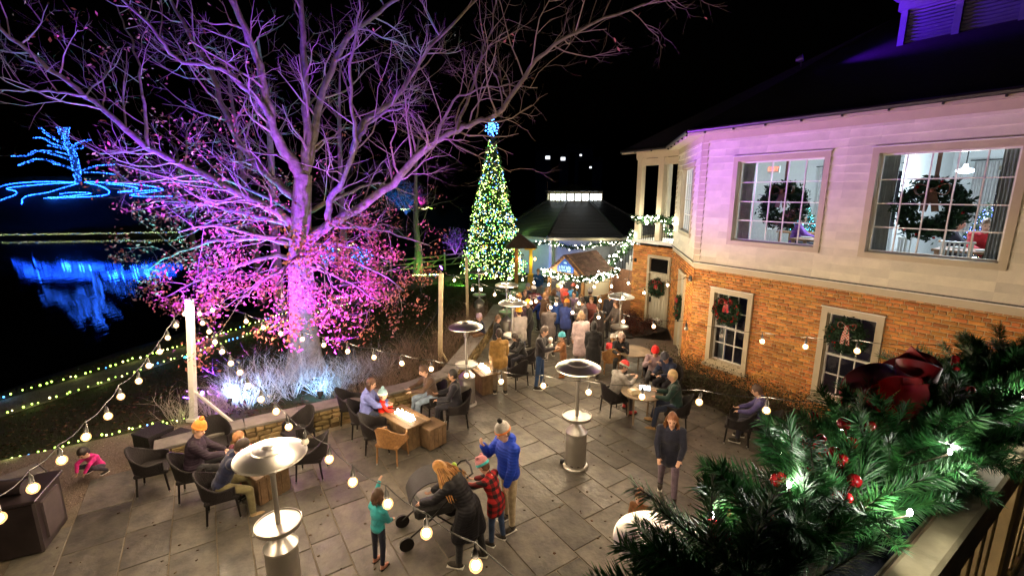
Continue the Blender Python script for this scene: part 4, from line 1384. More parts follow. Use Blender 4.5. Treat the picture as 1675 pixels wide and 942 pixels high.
# ---- loops of blue lights on the bank
LOOPS = [[(0, 766), (60, 750), (180, 742), (310, 746)], [(0, 820), (62, 798), (66, 785), (28, 775), (90, 764), (200, 752), (300, 748)],
         [(88, 832), (104, 806), (190, 792), (260, 770), (318, 750)], [(180, 812), (260, 806), (370, 794), (300, 790), (240, 796)],
         [(345, 746), (400, 760), (442, 782), (430, 800), (330, 808), (200, 812)], [(350, 742), (450, 748), (560, 756), (640, 770), (662, 782), (600, 790), (530, 800), (600, 806), (700, 804)],
         [(430, 752), (500, 760), (560, 775), (480, 790), (540, 786), (640, 780)]]
lp = thing('ground_lights', ft + Vector((0, -3, 0)), 0, 'looping blue light ropes spread on the bank under the lit tree', 'rope lights')
pts = []
for L_ in LOOPS:
    P = []
    for x, y in z1(L_):
        Y = FY - (y - 300) / 32 * 5.5
        q = D(x, y, Y); q.z = max(q.z, tz(q.x, q.y) + .12)
        P.append(q - lp.location)
    pts += [q + Vector((rb.uniform(-.05, .05), rb.uniform(-.05, .05), rb.uniform(-.04, .04))) for q in along(spline(P, 4), .16)]
v, f, _ = bulb_field(pts, .10)
put('rope_bulbs', np_mesh('rope_bulbs', v, f, m_deepblue), lp, kind='stuff')
for k in range(24):
    q = pts[rb.randrange(len(pts))]
    lamp('rope_glow', 'POINT', q + Vector((0, -.2, .25)), 70, (.01, .10, 1.0), lp, .1)
# ---- lights along the far shore
m_sy = glow('shore_yellow', (.75, .9, .3), 5); m_sw = glow('shore_white', (1, .95, .7), 5)
def shore_lights(label, a, b_, n, cols, r_=.09, jit=.25):
    A, Bq = Vector(a), Vector(b_)
    t = thing('shore_lights', A, 0, label, 'fairy lights', 'distant light lines beyond the lake')
    P = [A.lerp(Bq, (k + rb.random() * .7) / n) - A + Vector((0, 0, rb.uniform(-jit, jit) * .5)) for k in range(n)]
    ci = [rb.choices(range(len(cols)), [5, 2, 1][:len(cols)])[0] for _ in P]
    v, f, mi = bulb_field(P, r_, ci)
    put('bulbs', np_mesh('bulbs', v, f, cols, False, mi), t, kind='stuff')
    q = MB(); q.tube([Vector((0, 0, -.05)), Bq - A + Vector((0, 0, -.05))], .012, 4); q.build('cable', m_wire, t)
shore_lights('thin line of yellow lights along the far lake shore', G(0, 384, -.6), G(300, 380, -.6), 150, [m_sy, m_sw, m_fb], .04)
shore_lights('line of yellow lights glimpsed through the oak leaves on the far shore', G(302, 380, -.6), G(470, 376, -.6), 60, [m_sy, m_sw, m_fb], .04)
shore_lights('short white light line behind the right oak boughs', D(655, 343, 70), D(708, 340, 70), 36, [m_fw, m_fy], .08)
shore_lights('small crooked white light line low behind the oak trunk', D(548, 412, 40), D(580, 398, 40), 30, [m_fw, m_fy], .05)
shore_lights('pale lights on the grass edge below the rail fence', G(675, 450), G(725, 449), 26, [m_fw, m_fb], .045, .05)
# ---- blue lit bushes and trees beyond the oak
m_bush = mat('night_bush_leaf', (.05, .07, .06), .7, var=.4, island=.5)
def lit_bush(label, p, rx, h, col, power, n=1400, seed=0, bulbs=0, bm=None, stem=True):
    r_ = random.Random(seed); s_ = np.random.RandomState(seed)
    t = thing('lit_bush', p, 0, label, 'bush', 'coloured bushes beyond the oak')
    q = MB(); ends = []
    for k in range(10):
        a = r_.random() * 6.28
        sprout(q, r_, Vector((0, 0, -.2)), Vector((math.cos(a) * .6, math.sin(a) * .6, 1)).normalized(), h * r_.uniform(.7, 1.0), .04, 1, ends, .1, 4, .2, (3, 4), 4)
    q.build('stems', m_twig, t)
    u = s_.normal(0, 1, (260, 3)); u /= np.linalg.norm(u, axis=1)[:, None]
    u *= (s_.rand(260, 1) ** .4)
    P = [(Vector((a[0] * rx, a[1] * rx, h * .55 + a[2] * h * .45)), 1.0) for a in u]
    v, f = leaf_cloud(P, n // 260, .15, .09, s_)
    put('leaves', np_mesh('leaves', v, f, m_bush), t, kind='stuff')
    if bulbs:
        v, f, _ = bulb_field([Vector((a[0] * rx * 1.02, a[1] * rx * 1.02, h * .55 + a[2] * h * .46)) for a in u[:bulbs]], .05)
        put('bush_lights', np_mesh('bush_lights', v, f, bm or m_cyan), t, kind='stuff')
    lamp('bush_flood', 'SPOT', (0, -rx * 2.2 - .5, .1), power, col, t, .1, (0, 0, h * .6), 75, .6)
p = G(665, 352, -.2); p = D(665, 345, 60); p.z = tz(p.x, p.y)
p.z = 2.2
lit_bush('round bright blue tree crown glowing behind the right oak boughs', D(664, 348, 52), 2.1, 3.6, (.02, .22, 1.0), 4200, 2600, 41)
lit_bush('cyan lit bush just right of the oak trunk', D(535, 432, 30), .9, 1.3, (.05, .5, 1.0), 700, 1200, 42, 90)
lit_bush('cyan lit bush under the right oak leaves', D(592, 436, 30), .8, 1.3, (.05, .5, 1.0), 700, 1200, 43, 110)
lit_bush('violet lit bush left of the decorated tree', D(745, 412, 33), .8, 1.7, (.35, .04, 1.0), 900, 900, 44)
lit_bush('magenta lit sapling behind the light line', D(687, 340, 48), .35, 2.2, (1.0, .05, .8), 700, 500, 45)
# ---- dim tree trunks standing behind the oak
for i, (x, yb, Y, h, lean, lb) in enumerate([(455, 470, 21, 12, .2, 'dim straight trunk behind the oak, left of its fork'), (425, 455, 25, 13, -.3, 'slender dim trunk far left behind the oak fork'), (560, 440, 27, 12, .4, 'dim slanting trunk behind the right oak boughs'), (680, 425, 31, 9, .3, 'small bare tree between oak boughs and decorated tree'), (330, 450, 30, 11, -.4, 'dim bare tree behind the left oak leaves')]):
    p = D(x, yb, Y); p.z = tz(p.x, p.y) - .1
    t = thing('bare_tree', p, 0, lb, 'tree', 'dim bare trees behind the oak')
    r_ = random.Random(60 + i)
    P = [Vector((lean * k / 5 * 1.5 + r_.uniform(-.1, .1), r_.uniform(-.1, .1), h * k / 5)) for k in range(6)]
    Q = spline(P, 3)
    MB().tube(Q, list(np.linspace(.26, .05, len(Q))), 8).build('trunk', m_bark, t, True)
    q = MB()
    for k in range(22):
        j = r_.randrange(4, len(Q))
        a = r_.random() * 6.28
        sprout(q, r_, Q[j].copy(), Vector((math.cos(a), math.sin(a), .6)), r_.uniform(1.2, 2.8), .03, 2, [], .2, 4, .2, (3, 3), 3)
    q.build('crown', m_twig, t)
flood('blue violet floodlight washing the dim trunks behind the oak', Vector((-7.5, 18.0, -.1)), Vector((-8.5, 22, 7)), (.40, .05, 1.0), 1600, 100, 20)

# ================================================================ decorated tree
XT = Vector((-1.22, 29.2, 0))
xt = thing('christmas_tree', XT, 0, 'tall cone shaped tree covered in yellow green lights with a blue star', 'tree')
m_fir = mat('fir_needles', (.02, .055, .018), .7, var=.4, scale=3, island=.5, spec=.3)
MB().tube([(0, 0, -.1), (0, 0, 4), (0, 0, 8.9)], [.16, .1, .03], 10).build('trunk', m_bark, xt)
TH = 8.75
def cone_r(z, a=0.0):
    tier = (z * 1.35) % 1.0
    return (1.92 * (1 - (z - .2) / TH) ** .92 + .05) * (1.06 - .17 * tier) * (1 + .07 * math.sin(5 * a + z * 2.3) + .05 * math.sin(9 * a - z * 4.1))
pts, rt = [], random.Random(8)
q = MB()
for k in range(900):
    z = .25 + (TH - .35) * (1 - math.sqrt(rt.random()))
    a = rt.random() * 6.28
    R_ = cone_r(z, a) * rt.uniform(.85, 1.06)
    d_ = Vector((math.cos(a), math.sin(a), 0))
    p0 = Vector((0, 0, z + R_ * .12)); p1 = d_ * R_ + Vector((0, 0, z))
    if k % 3 == 0: q.tube([p0, p1], [.014, .005], 3, False)
    for s in (.45, .65, .8, .92, 1.0):
        pts.append((p0.lerp(p1, s), 1.0))
q.build('boughs', m_twig, xt, kind='stuff')
v, f = leaf_cloud(pts, 5, .085, .085, rs)
put('needles', np_mesh('needles', v, f, m_fir), xt, kind='stuff')
P, ci = [], []
for k in range(3200):
    z = .2 + (TH - .25) * (1 - math.sqrt(rt.random()) * .999)
    a = rt.random() * 6.28
    R_ = cone_r(z, a) * rt.uniform(.80, 1.08)
    P.append(Vector((math.cos(a) * R_, math.sin(a) * R_, z)))
    ci.append(rt.choices((0, 1, 2, 3, 4), (8, 8, 3, 1.2, .8))[0])
m_xy = glow('tree_lamp_lime', (.50, 1.0, .12), 4.5); m_xw = glow('tree_lamp_cream', (.9, 1.0, .40), 6); m_xb = glow('tree_lamp_blue', (.06, .25, 1.0), 6)
m_xg = glow('tree_lamp_green', (.10, .9, .25), 7); m_xo = glow('tree_lamp_amber', (1, .45, .08), 7)
v, f, mi = bulb_field(P, .032, ci)
put('tree_lights', np_mesh('tree_lights', v, f, [m_xy, m_xw, m_xb, m_xg, m_xo], False, mi), xt, kind='stuff')
for k in range(16):
    z = .7 + 7.2 * (k / 16) ** 1.15; a = -PI / 2 + (k * 2.4 % 3.6) - 1.8
    R_ = cone_r(z) + .55
    lamp('tree_glow', 'POINT', (math.cos(a) * R_, math.sin(a) * R_, z), 9, (.40, 1.0, .18), xt, .3)
st = MB()
SC = Vector((0, 0, 9.22))
for k in range(26):
    z_ = 1 - 2 * (k + .5) / 26; a = k * 2.39996
    d_ = Vector((math.sqrt(1 - z_ * z_) * math.cos(a), math.sqrt(1 - z_ * z_) * math.sin(a), z_ * 1.25))
    st.tube([SC, SC + d_ * .40], [.02, .006], 4)
so = st.build('star', m_steel, xt)
v, f, _ = bulb_field([SC + Vector((math.sqrt(1 - ((1 - 2 * (k + .5) / 26)) ** 2) * math.cos(k * 2.39996), math.sqrt(1 - ((1 - 2 * (k + .5) / 26)) ** 2) * math.sin(k * 2.39996), (1 - 2 * (k + .5) / 26) * 1.25)) * r2 for k in range(26) for r2 in (.22, .40)], .05)
put('star_lights', np_mesh('star_lights', v, f, glow('star_blue', (.05, .25, 1.0), 10)), so, kind='stuff')
# ================================================================ rail fence, green lit
m_fence = mat('weathered_rail', (.22, .19, .12), .85, var=.3, scale=6, bump=.5)
fn = thing('rail_fence', G(600, 462), 0, 'green lit split rail fence left of the decorated tree', 'fence')
fpx = [(600, 460), (640, 452), (690, 446), (728, 441), (757, 437)]
FP = [G(x, y) - fn.location for x, y in fpx]
for p in FP:
    MB().bbox(p + Vector((0, 0, .6)), (.12, .12, 1.25), .012).build('post', m_fence, fn)
for a, b_ in zip(FP[:-1], FP[1:]):
    for z, dz in ((.35, .0), (.7, .04), (1.02, 0), (.3, .75)):
        p0, p1 = a + Vector((0, .03, z)), b_ + Vector((0, .03, z + dz))
        if dz == .75:
            p0, p1 = a.lerp(b_, .3) + Vector((0, .06, .3)), b_ + Vector((0, .06, 1.1))
        MB().tube([p0, p0.lerp(p1, .5) + Vector((0, 0, rt.uniform(-.03, .03))), p1], .045, 6).build('rail', m_fence, fn)
m_lawn2 = mat('lit_lawn', (.05, .11, .03), .9, var=.3, scale=6, bump=.6)
flood('green floodlight on the grass in front of the decorated tree', XT + Vector((-1.6, -2.6, 0)), XT + Vector((-4, 1.5, .2)), (.25, 1.0, .12), 260, 140)

# ================================================================ pavilion with lantern roof
PV = Vector((4.45, 33.4, 0))
pv = thing('pavilion', PV, R(22.5), 'round tiled pavilion with a lit window lantern behind the kiosk hut', 'building')
m_tile = mat('pavilion_roof_tile', (.018, .017, .018), .45, var=.4, scale=6, bump=.4, island=.3)
m_tan = mat('pavilion_tan_paint', (.45, .38, .25), .6, var=.1)
m_pwall = mat('pavilion_white_wall', (.55, .57, .60), .6, var=.08)
def octo(r, z): return [Vector((r * math.cos(2 * PI * k / 8), r * math.sin(2 * PI * k / 8), z)) for k in range(8)]
prof = []
NR = 26
for k in range(NR):
    t = k / NR; t2 = (k + 1) / NR
    r0, r1 = 6.0 + (2.0 - 6.0) * t, 6.0 + (2.0 - 6.0) * t2
    z0, z1_ = 2.68 + 2.1 * t, 2.68 + 2.1 * t2
    prof.append((r0, z0 + .05, r1 - .03, z1_ + .012))
q = MB()
for (r0, z0, r1, zz) in prof:
    a, b_ = octo(r0, z0), octo(r1, zz)
    a2 = octo(r0, z0 - .05)
    q.add(a2 + a + b_, [(k, (k + 1) % 8, 8 + (k + 1) % 8, 8 + k) for k in range(8)] + [(8 + k, 8 + (k + 1) % 8, 16 + (k + 1) % 8, 16 + k) for k in range(8)])
q.build('roof', m_tile, pv)
hip = MB()
for a, b_ in zip(octo(6.02, 2.76), octo(2.0, 4.86)):
    hip.tube([a, b_], .07, 6)
hip.build('hip_tiles', m_tile, pv)
q = MB()
a, b_ = octo(5.98, 2.52), octo(5.98, 2.70)
c, d_ = octo(5.6, 2.52), octo(5.6, 2.70)
q.add(a + b_ + c + d_, [(k, (k + 1) % 8, 8 + (k + 1) % 8, 8 + k) for k in range(8)] + [(16 + k, 16 + (k + 1) % 8, (k + 1) % 8, k) for k in range(8)])
q.build('eave_board', m_tan, pv)
for k, p in enumerate(octo(5.45, 0)):
    MB().tube([p, p + Vector((0, 0, 2.6))], .13, 12).build('column', m_pwall, pv, True)
wl = octo(4.5, 0); wl2 = octo(4.5, 2.9)
for k in range(8):
    a, b_ = wl[k], wl[(k + 1) % 8]
    d_ = (b_ - a); L_ = d_.length
    MB().box(a.lerp(b_, .5) + Vector((0, 0, 1.45)), (L_, .12, 2.9), math.atan2(d_.y, d_.x)).build('wall', m_pwall, pv)
lz = put('lantern', None, pv, (0, 0, 4.72))
m_clere = glow('clerestory_pane', (.85, .95, 1.0), 5.0, True)
lo = octo(1.95, 0)
for k in range(8):
    a, b_ = lo[k], lo[(k + 1) % 8]
    d_ = (b_ - a); L_ = d_.length; ang = math.atan2(d_.y, d_.x)
    mid = a.lerp(b_, .5)
    MB().box(mid + Vector((0, 0, .06)), (L_, .1, .14), ang).build('sill_board', m_tan, lz)
    MB().box(mid + Vector((0, 0, .66)), (L_, .1, .14), ang).build('head_board', m_tan, lz)
    u = d_.normalized()
    for j in range(3):
        c = a + u * (L_ * (j + .5) / 3) + Vector((0, 0, .36))
        MB().box(c, (L_ / 3 - .1, .03, .44), ang).build('pane', m_clere, lz)
        MB().box(c, (.03, .07, .46), ang).build('muntin', m_tan, lz)
    for j in range(4):
        MB().box(a + u * (L_ * j / 3) + Vector((0, 0, .36)), (.1, .1, .46), ang).build('mullion', m_tan, lz)
q = MB(); a, b_ = octo(2.35, .74), octo(.2, 1.25); q.add(a + b_, [(k, (k + 1) % 8, 8 + (k + 1) % 8, 8 + k) for k in range(8)] + [tuple(range(15, 7, -1)), tuple(range(8))]); q.build('lantern_roof', m_tile, lz)
flood('blue floodlight on the pavilion wall by the decorated tree', Vector((1.4, 25.6, 0)), Vector((1.8, 29.6, 1.6)), (.08, .22, 1.0), 330, 90)
# garland with lights hung along the pavilion eave
def far_garland(label, path, r_, n, nl, cat='garland', group='lit garlands on the far buildings'):
    base = path[0].copy()
    P = [p - base for p in path]
    t = thing('garland', base, 0, label, cat, group)
    Q = spline(P, 6)
    MB().tube(Q, r_ * .4, 5).build('core', m_fir, t)
    pp = [(Q[rt.randrange(len(Q) - 1)].lerp(Q[0], 0) , 1.0) for _ in range(0)]
    for k in range(n):
        s = rt.random() * (len(Q) - 1.001); i = int(s)
        pp.append((Q[i].lerp(Q[i + 1], s - i), 1.0))
    v, f = leaf_cloud(pp, 5, r_ * .5, .07, rs)
    put('needles', np_mesh('needles', v, f, m_fir), t, kind='stuff')
    lp_ = []
    for k in range(nl):
        s = rt.random() * (len(Q) - 1.001); i = int(s)
        lp_.append(Q[i].lerp(Q[i + 1], s - i) + Vector((rt.gauss(0, r_ * .55), rt.gauss(0, r_ * .55), rt.gauss(0, r_ * .55))))
    v, f, _ = bulb_field(lp_, .035)
    put('garland_lights', np_mesh('garland_lights', v, f, glow('garland_lamp', (1, .93, .72), 16)), t, kind='stuff')
    for k in range(0, len(lp_), max(1, nl // 4)):
        lamp('garland_glow', 'POINT', lp_[k] + Vector((-.1, -.3, .0)), 18.0, (1, .95, .7), t, .1)
    return t
def w8(k, r, z): return PV + Matrix.Rotation(R(22.5), 3, 'Z') @ octo(r, z)[k % 8]
far_garland('lit garland swagged along the pavilion eave above the hut', [w8(4, 5.9, 2.35), w8(4, 5.9, 2.3).lerp(w8(5, 5.9, 2.3), .5) + Vector((0, 0, -.25)), w8(5, 5.9, 2.4), w8(5, 5.9, 2.3).lerp(w8(6, 5.9, 2.3), .35) + Vector((0, 0, -.22)), w8(5, 5.9, 2.3).lerp(w8(6, 5.9, 2.3), .7), w8(6, 5.9, 2.4), w8(7, 5.9, 2.35)], .14, 260, 110)
# ---- kiosk hut
HC = Vector((2.86, 18.15, 0))
sd = math.atan2(.714, .70)
hut = thing('kiosk_hut', HC, sd, 'small gabled kiosk hut with glowing garland and blue gable sign', 'hut')
m_hutwood = mat('hut_cedar', (.38, .20, .07), .7, var=.25, scale=6, bump=.3)
m_hutcream = mat('hut_cream_panel', (.70, .63, .45), .6, var=.05)
m_hutdark = mat('hut_counter_dark', (.06, .065, .085), .6, var=.3)
m_shingle = mat('hut_shingle', (.13, .075, .055), .85, var=.3, scale=10, bump=.4, island=.35)
# local x = along the side wall, local y = along the gable front (to the left and back)
HW, HL, HE, HR_ = 1.75, 1.95, 2.05, 2.85
for x, y in ((0, 0), (HL, 0), (0, HW), (HL, HW)):
    MB().bbox((x, y, HE / 2), (.12, .12, HE), .008).build('post', m_hutwood, hut)
MB().box((HL / 2, .0, 1.55), (HL - .14, .05, .95)).build('side_panel', m_hutcream, hut)
for k in range(4):
    MB().bbox((HL / 2, -.005, .14 + k * .235), (HL - .14, .06, .225), .006).build('side_plank', m_hutwood, hut)
MB().box((HL / 2, -.02, 1.05), (HL, .08, .07)).build('side_rail', m_hutwood, hut)
MB().box((.02, HW / 2, .55), (.06, HW - .14, 1.1)).build('counter_front', m_hutdark, hut)
MB().box((-.08, HW / 2, 1.12), (.34, HW, .05)).build('counter_top', m_hutwood, hut)
MB().box((HL, HW / 2, 1.0), (.05, HW - .14, 2.0)).build('back_panel', m_hutdark, hut)
MB().box((HL / 2, HW, 1.0), (HL - .14, .05, 2.0)).build('far_panel', m_hutdark, hut)
g = [(-.03, -.1, HE), (-.03, HW + .1, HE), (-.03, HW / 2, HR_ + .02)]
q = MB(); q.add(g + [(.04, y, z) for _, y, z in g], [(0, 1, 2), (5, 4, 3), (0, 3, 4, 1), (1, 4, 5, 2), (2, 5, 3, 0)]); q.build('gable', m_hutwood, hut)
for s in (0, 1):
    rows = 7
    for k in range(rows):
        t0, t1 = k / rows, (k + 1) / rows
        ya, yb = (-.2 + (HW / 2 + .2) * t0, -.2 + (HW / 2 + .2) * t1 + .03)
        za, zb = HE - .12 + (HR_ + .12 - HE) * t0, HE - .12 + (HR_ + .12 - HE) * t1
        if s: ya, yb = HW - ya, HW - yb
        n = 10
        for j in range(n):
            x0 = -.22 + (HL + .44) * j / n; x1 = -.22 + (HL + .44) * (j + 1) / n - .008
            q = MB(); q.add([(x0, ya, za + .03), (x1, ya, za + .03), (x1, yb, zb + .01), (x0, yb, zb + .01), (x0, ya, za), (x1, ya, za), (x1, yb, zb - .015), (x0, yb, zb - .015)],
                            [(0, 1, 2, 3), (7, 6, 5, 4), (0, 4, 5, 1), (1, 5, 6, 2), (2, 6, 7, 3), (3, 7, 4, 0)])
            q.build('shingle', m_shingle, hut)
m_signblue = mat('sign_blue', (.02, .10, .50), .4, var=.25, scale=4)
m_signink = mat('sign_pale_ink', (.45, .85, .95), .5, var=.05)
sg = MB(); g = [(-.06, HW / 2 - .42, 2.12), (-.06, HW / 2 + .42, 2.12), (-.06, HW / 2 + .42, 2.34), (-.06, HW / 2, 2.74), (-.06, HW / 2 - .42, 2.34)]
sg.add(g + [(-.035, y, z) for _, y, z in g], [(4, 3, 2, 1, 0), (5, 6, 7, 8, 9)] + [(k, (k + 1) % 5, 5 + (k + 1) % 5, 5 + k) for k in range(5)])
sg = sg.build('sign_board', m_signblue, hut)
ink = MB(); ri = random.Random(4)
for row, (z, n_, hh, half) in enumerate(((2.52, 3, .07, .07), (2.33, 7, .13, .32), (2.19, 6, .10, .28))):
    for k in range(n_):
        y = HW / 2 + half - 2 * half * (k + .5) / n_
        w = 2 * half / n_ * .28
        ink.box((-.064, y + w, z), (.006, .022, hh)); ink.box((-.064, y, z + (hh * .45 if k % 2 else -hh * .1)), (.0064, w * 1.6, .02))
        if k % 3: ink.box((-.064, y - w, z + ri.uniform(-.01, .01)), (.0058, .02, hh * .8))
ink.build('sign_lettering', m_signink, sg)
Mh = Matrix.Rotation(sd, 3, 'Z')
hp_ = lambda x, y, z: HC + Mh @ Vector((x, y, z))
gl_ = far_garland('thick glowing garland draped round the hut eaves', [hp_(-.18, HW + .25, HE - .02), hp_(-.2, HW * .5, HE - .1), hp_(-.2, -.22, HE - .06), hp_(HL * .5, -.24, HE - .1), hp_(HL + .25, -.24, HE - .02)], .12, 300, 190)
lamp('hut_lamp_light', 'POINT', (.9, .9, 1.9), 50, (1, .8, .5), hut, .1)
# ---- yellow lit timber shelter posts beside the decorated tree
m_yel = mat('yellow_lit_timber', (.62, .42, .05), .6, var=.15, scale=5)  # the yellow light on these posts is put into their colour
sh = thing('timber_shelter', D(852, 452, 25.5) * 1.0, 0, 'small timber shelter with yellow lit post beside the decorated tree', 'shelter')
sh.location.z = 0
k = 25.5 / 751.7
MB().bbox((.55, 0, 1.15), (.18, .18, 2.3), .01).build('post', m_yel, sh)
MB().bbox((.55, -.05, .45), (.34, .3, .9), .02).build('post_base', m_yel, sh)
MB().bbox((.50, 0, 2.32), (.62, .2, .14), .01).build('beam', m_yel, sh)
MB().bbox((-.25, .3, 1.15), (.2, .2, 2.3), .01).build('post', m_hutwood, sh)
q = MB(); q.add([(-.9, -.5, 2.38), (.9, -.5, 2.38), (.9, 1.3, 2.38), (-.9, 1.3, 2.38), (-.1, .4, 3.15)], [(0, 1, 4), (1, 2, 4), (2, 3, 4), (3, 0, 4), (3, 2, 1, 0)]); q.build('roof', m_shingle, sh)
for x, y_ in ((.78, -.1), (-.08, .1)):
    ln = MB().ball((x, y_, 1.75), (.06, .06, .08), 10, 7).build('lantern', glow('amber_lantern', (1, .42, .10), 25), sh, True)
lamp('shelter_light', 'POINT', (.75, -.35, 1.6), 22, (1, .75, .12), sh, .08)
# ---- porch stair with garland between hut and brick porch
stair = thing('porch_stair', bldp(-6.9, 3.6, 0), rzw, 'white stair with black balusters climbing to the brick porch', 'stair')
m_stairbrick = mat('stair_brick', (.40, .20, .12), .85, var=.2, scale=8, bump=.3)
for k in range(10):
    MB().box((.0 + k * .18, .6, .17 + k * .33 / 1.0 * .5 + .0), (.19, 1.2, .34 + k * .33), None).build('step', m_pwall, stair)
MB().box((.85, -.06, 1.0), (1.9, .12, 2.0)).build('side_wall', m_stairbrick, stair)
for k in range(11):
    MB().box((-.05 + k * .17, -.02, 1.55 + k * .165), (.022, .022, .95)).build('baluster', m_iron, stair)
MB().bbox((.0, -.04, 1.6), (.18, .18, 1.3), .01).build('newel_post', m_pwall, stair)
MB().tube([(0, -.02, 2.05), (1.8, -.02, 3.85)], .03, 6).build('handrail', m_iron, stair)
far_garland('lit garland with bows along the porch stair handrail', [bldp(-6.9, 3.5, 2.05), bldp(-6.2, 3.5, 2.7), bldp(-5.5, 3.45, 3.4), bldp(-5.15, 3.4, 3.7)], .20, 170, 70)
far_garland('lit garland with red bows on the upper porch railing', [bldp(-5.25, 3.1, 4.34), bldp(-4.6, 3.08, 4.25), bldp(-4.0, 3.08, 4.33), bldp(-3.3, 3.1, 4.28)], .13, 150, 70)
far_garland('second lit garland low behind the porch balusters', [bldp(-5.1, 4.6, 4.0), bldp(-4.4, 4.6, 3.7), bldp(-3.6, 4.6, 3.95)], .12, 90, 40)
# ---- a few far lit windows in the dark
for i, (x, y, Y, lb) in enumerate([(896, 258, 140, 'tiny lit window far off above the lantern roof'), (921, 260, 140, 'second tiny lit window far off in the darkness'), (950, 254, 140, 'faint far lamp high above the pavilion'), (966, 274, 140, 'faint far lamp nearest the porch roof')]):
    p = D(x, y, Y)
    t = thing('far_house', (p.x, p.y, tz(p.x, p.y)), 0, lb, 'house', 'far houses in the dark')
    h = p.z - t.location.z
    MB().box((0, 2, h * .5 + .8), (7, 3.8, h + 1.8)).build('wall', m_dark, t)
    MB().box((0, .07, h), (1.3 if i < 2 else .6, .06, .9 if i < 2 else .5)).build('window', glow('far_window', (.9, .95, 1), 2.0 if i < 2 else 1.0), t)
    MB().add([(-3.8, -.2, h + 1.7), (3.8, -.2, h + 1.7), (3.8, 2, h + 3.2), (-3.8, 2, h + 3.2), (-3.8, 4.2, h + 1.7), (3.8, 4.2, h + 1.7)], [(0, 1, 2, 3), (3, 2, 5, 4)]).build('roof', m_roof, t)
# ================================================================ patio furniture
m_wicker = mat('dark_wicker', (.012, .009, .010), .6, var=.4, scale=20, bump=1.0, bscale=70, spec=.35)
m_wickertan = mat('tan_wicker', (.34, .17, .06), .6, var=.35, scale=20, bump=1.0, bscale=70)
m_legdark = mat('dark_leg_metal', (.02, .018, .018), .4, metal=.6, var=.2)
m_legtip = mat('silver_leg_tip', (.6, .6, .6), .3, metal=1.0, var=.1)
def shell(mb, th0, th1, zb, ztop, rx, ry, t=.022, n=26, flare=.05):
    """curved wrap-round woven panel; angle 180 deg is the middle of the back, x forward"""
    rows = 5
    vs = []
    for side in (0, 1):
        for i in range(n + 1):
            th = th0 + (th1 - th0) * i / n
            zt = ztop(th)
            for j in range(rows + 1):
                s = j / rows
                z = zb + (zt - zb) * s
                k = 1 + flare * s * s - (t / rx if side else 0)
                back = .05 * s if math.cos(th) < 0 else 0
                vs.append((rx * k * math.cos(th) - back * abs(math.cos(th)), ry * k * math.sin(th), z))
    fs = []
    W = rows + 1; O = (n + 1) * W
    for i in range(n):
        for j in range(rows):
            a = i * W + j
            fs.append((a, a + 1, a + W + 1, a + W)); fs.append((O + a, O + a + W, O + a + W + 1, O + a + 1))
        a = i * W + rows
        fs.append((a, O + a, O + a + W, a + W)); a = i * W; fs.append((a, a + W, O + a + W, O + a))
    for i in (0, n):
        for j in range(rows):
            a = i * W + j
            fs.append((a, O + a, O + a + 1, a + 1) if i == 0 else (a, a + 1, O + a + 1, O + a))
    mb.add(vs, fs)
def chair_proto(m):
    t = thing('wicker_chair')
    MB().bbox((.01, 0, .415), (.50, .50, .07), .03).build('seat', m, t, True)
    def zt(th):
        c = -math.cos(th)                       # 1 at the back, -1 front
        return .60 + .24 * max(0, c) ** 1.4 + (.03 if c > .9 else 0)
    q = MB(); shell(q, R(52), R(308), .43, zt, .29, .29); q.build('backrest', m, t, True)
    rim = []
    for i in range(27):
        th = R(50) + R(260) * i / 26
        s = zt(th); back = .05 if math.cos(th) < 0 else 0
        rim.append((.298 * math.cos(th) - back * abs(math.cos(th)), .298 * math.sin(th), s + .005))
    rim = [(rim[0][0], rim[0][1], .42)] + rim + [(rim[-1][0], rim[-1][1], .42)]
    MB().tube(rim, .018, 6).build('arm_rail', m, t, True)
    for sx in (-1, 1):
        for sy in (-1, 1):
            l = MB().tube([(sx * .20, sy * .21, .42), (sx * .235, sy * .225, .03)], [.02, .015], 8).build('leg', m_legdark if m is m_wicker else m, t)
            MB().tube([(sx * .2355, sy * .2253, .035), (sx * .238, sy * .2265, .0)], .016, 8).build('foot_tip', m_legtip, l)
    MB().box((0, 0, .385), (.43, .43, .03)).build('seat_frame', m_legdark if m is m_wicker else m, t)
    return t
cd_ = chair_proto(m_wicker); ct_ = chair_proto(m_wickertan)
used = set()
CH = {}
def chair(key, p, face, label, tan=False):
    pr = ct_ if tan else cd_
    c = clone(pr) if pr in used else pr
    used.add(pr)
    c.location = (p.x, p.y, 0); c.rotation_euler = (0, 0, R(face))
    tag(c, label, 'chair', 'wicker chairs on the patio')
    CH[key] = (Vector((p.x, p.y, 0)), face)
chair('a', G(257, 798), 25, 'empty dark wicker armchair standing alone nearest the gravel')
chair('b', G(324, 808), 25, 'dark wicker armchair under the person in the orange pompom beanie')
chair('c', G(368, 842), 30, 'dark wicker armchair nearest camera at the table with checked trays')
chair('d', G(352, 722, .45), -60, 'empty dark wicker armchair backed against the wall behind the orange beanie')
chair('e', G(488, 703, .45), -120, 'empty dark wicker chair against the wall under the shrub lights')
chair('f', G(508, 742, .45), 190, 'empty dark wicker chair right of the nearest heater dish')
chair('g', G(578, 690), 10, 'dark wicker chair by the wall behind the lavender coat')
chair('h', G(598, 712), 5, 'dark wicker chair that the lavender coated woman sits on')
chair('i', G(618, 736), 15, 'empty dark wicker chair between lavender coat and tan chair')
chair('t', G(643, 752), 75, 'honey tan wicker armchair drawn up to the glowing fire table', True)
chair('j', G(710, 682), 215, 'dark wicker chair under the person in jeans by the wall')
chair('k', G(748, 696), 190, 'dark wicker chair under the person with the red shirt')
chair('l', G(845, 632), 130, 'empty dark wicker chair nearest the seated woman with phone')
chair('m', G(861, 610), 170, 'dark wicker chair behind the woman looking down at her phone')
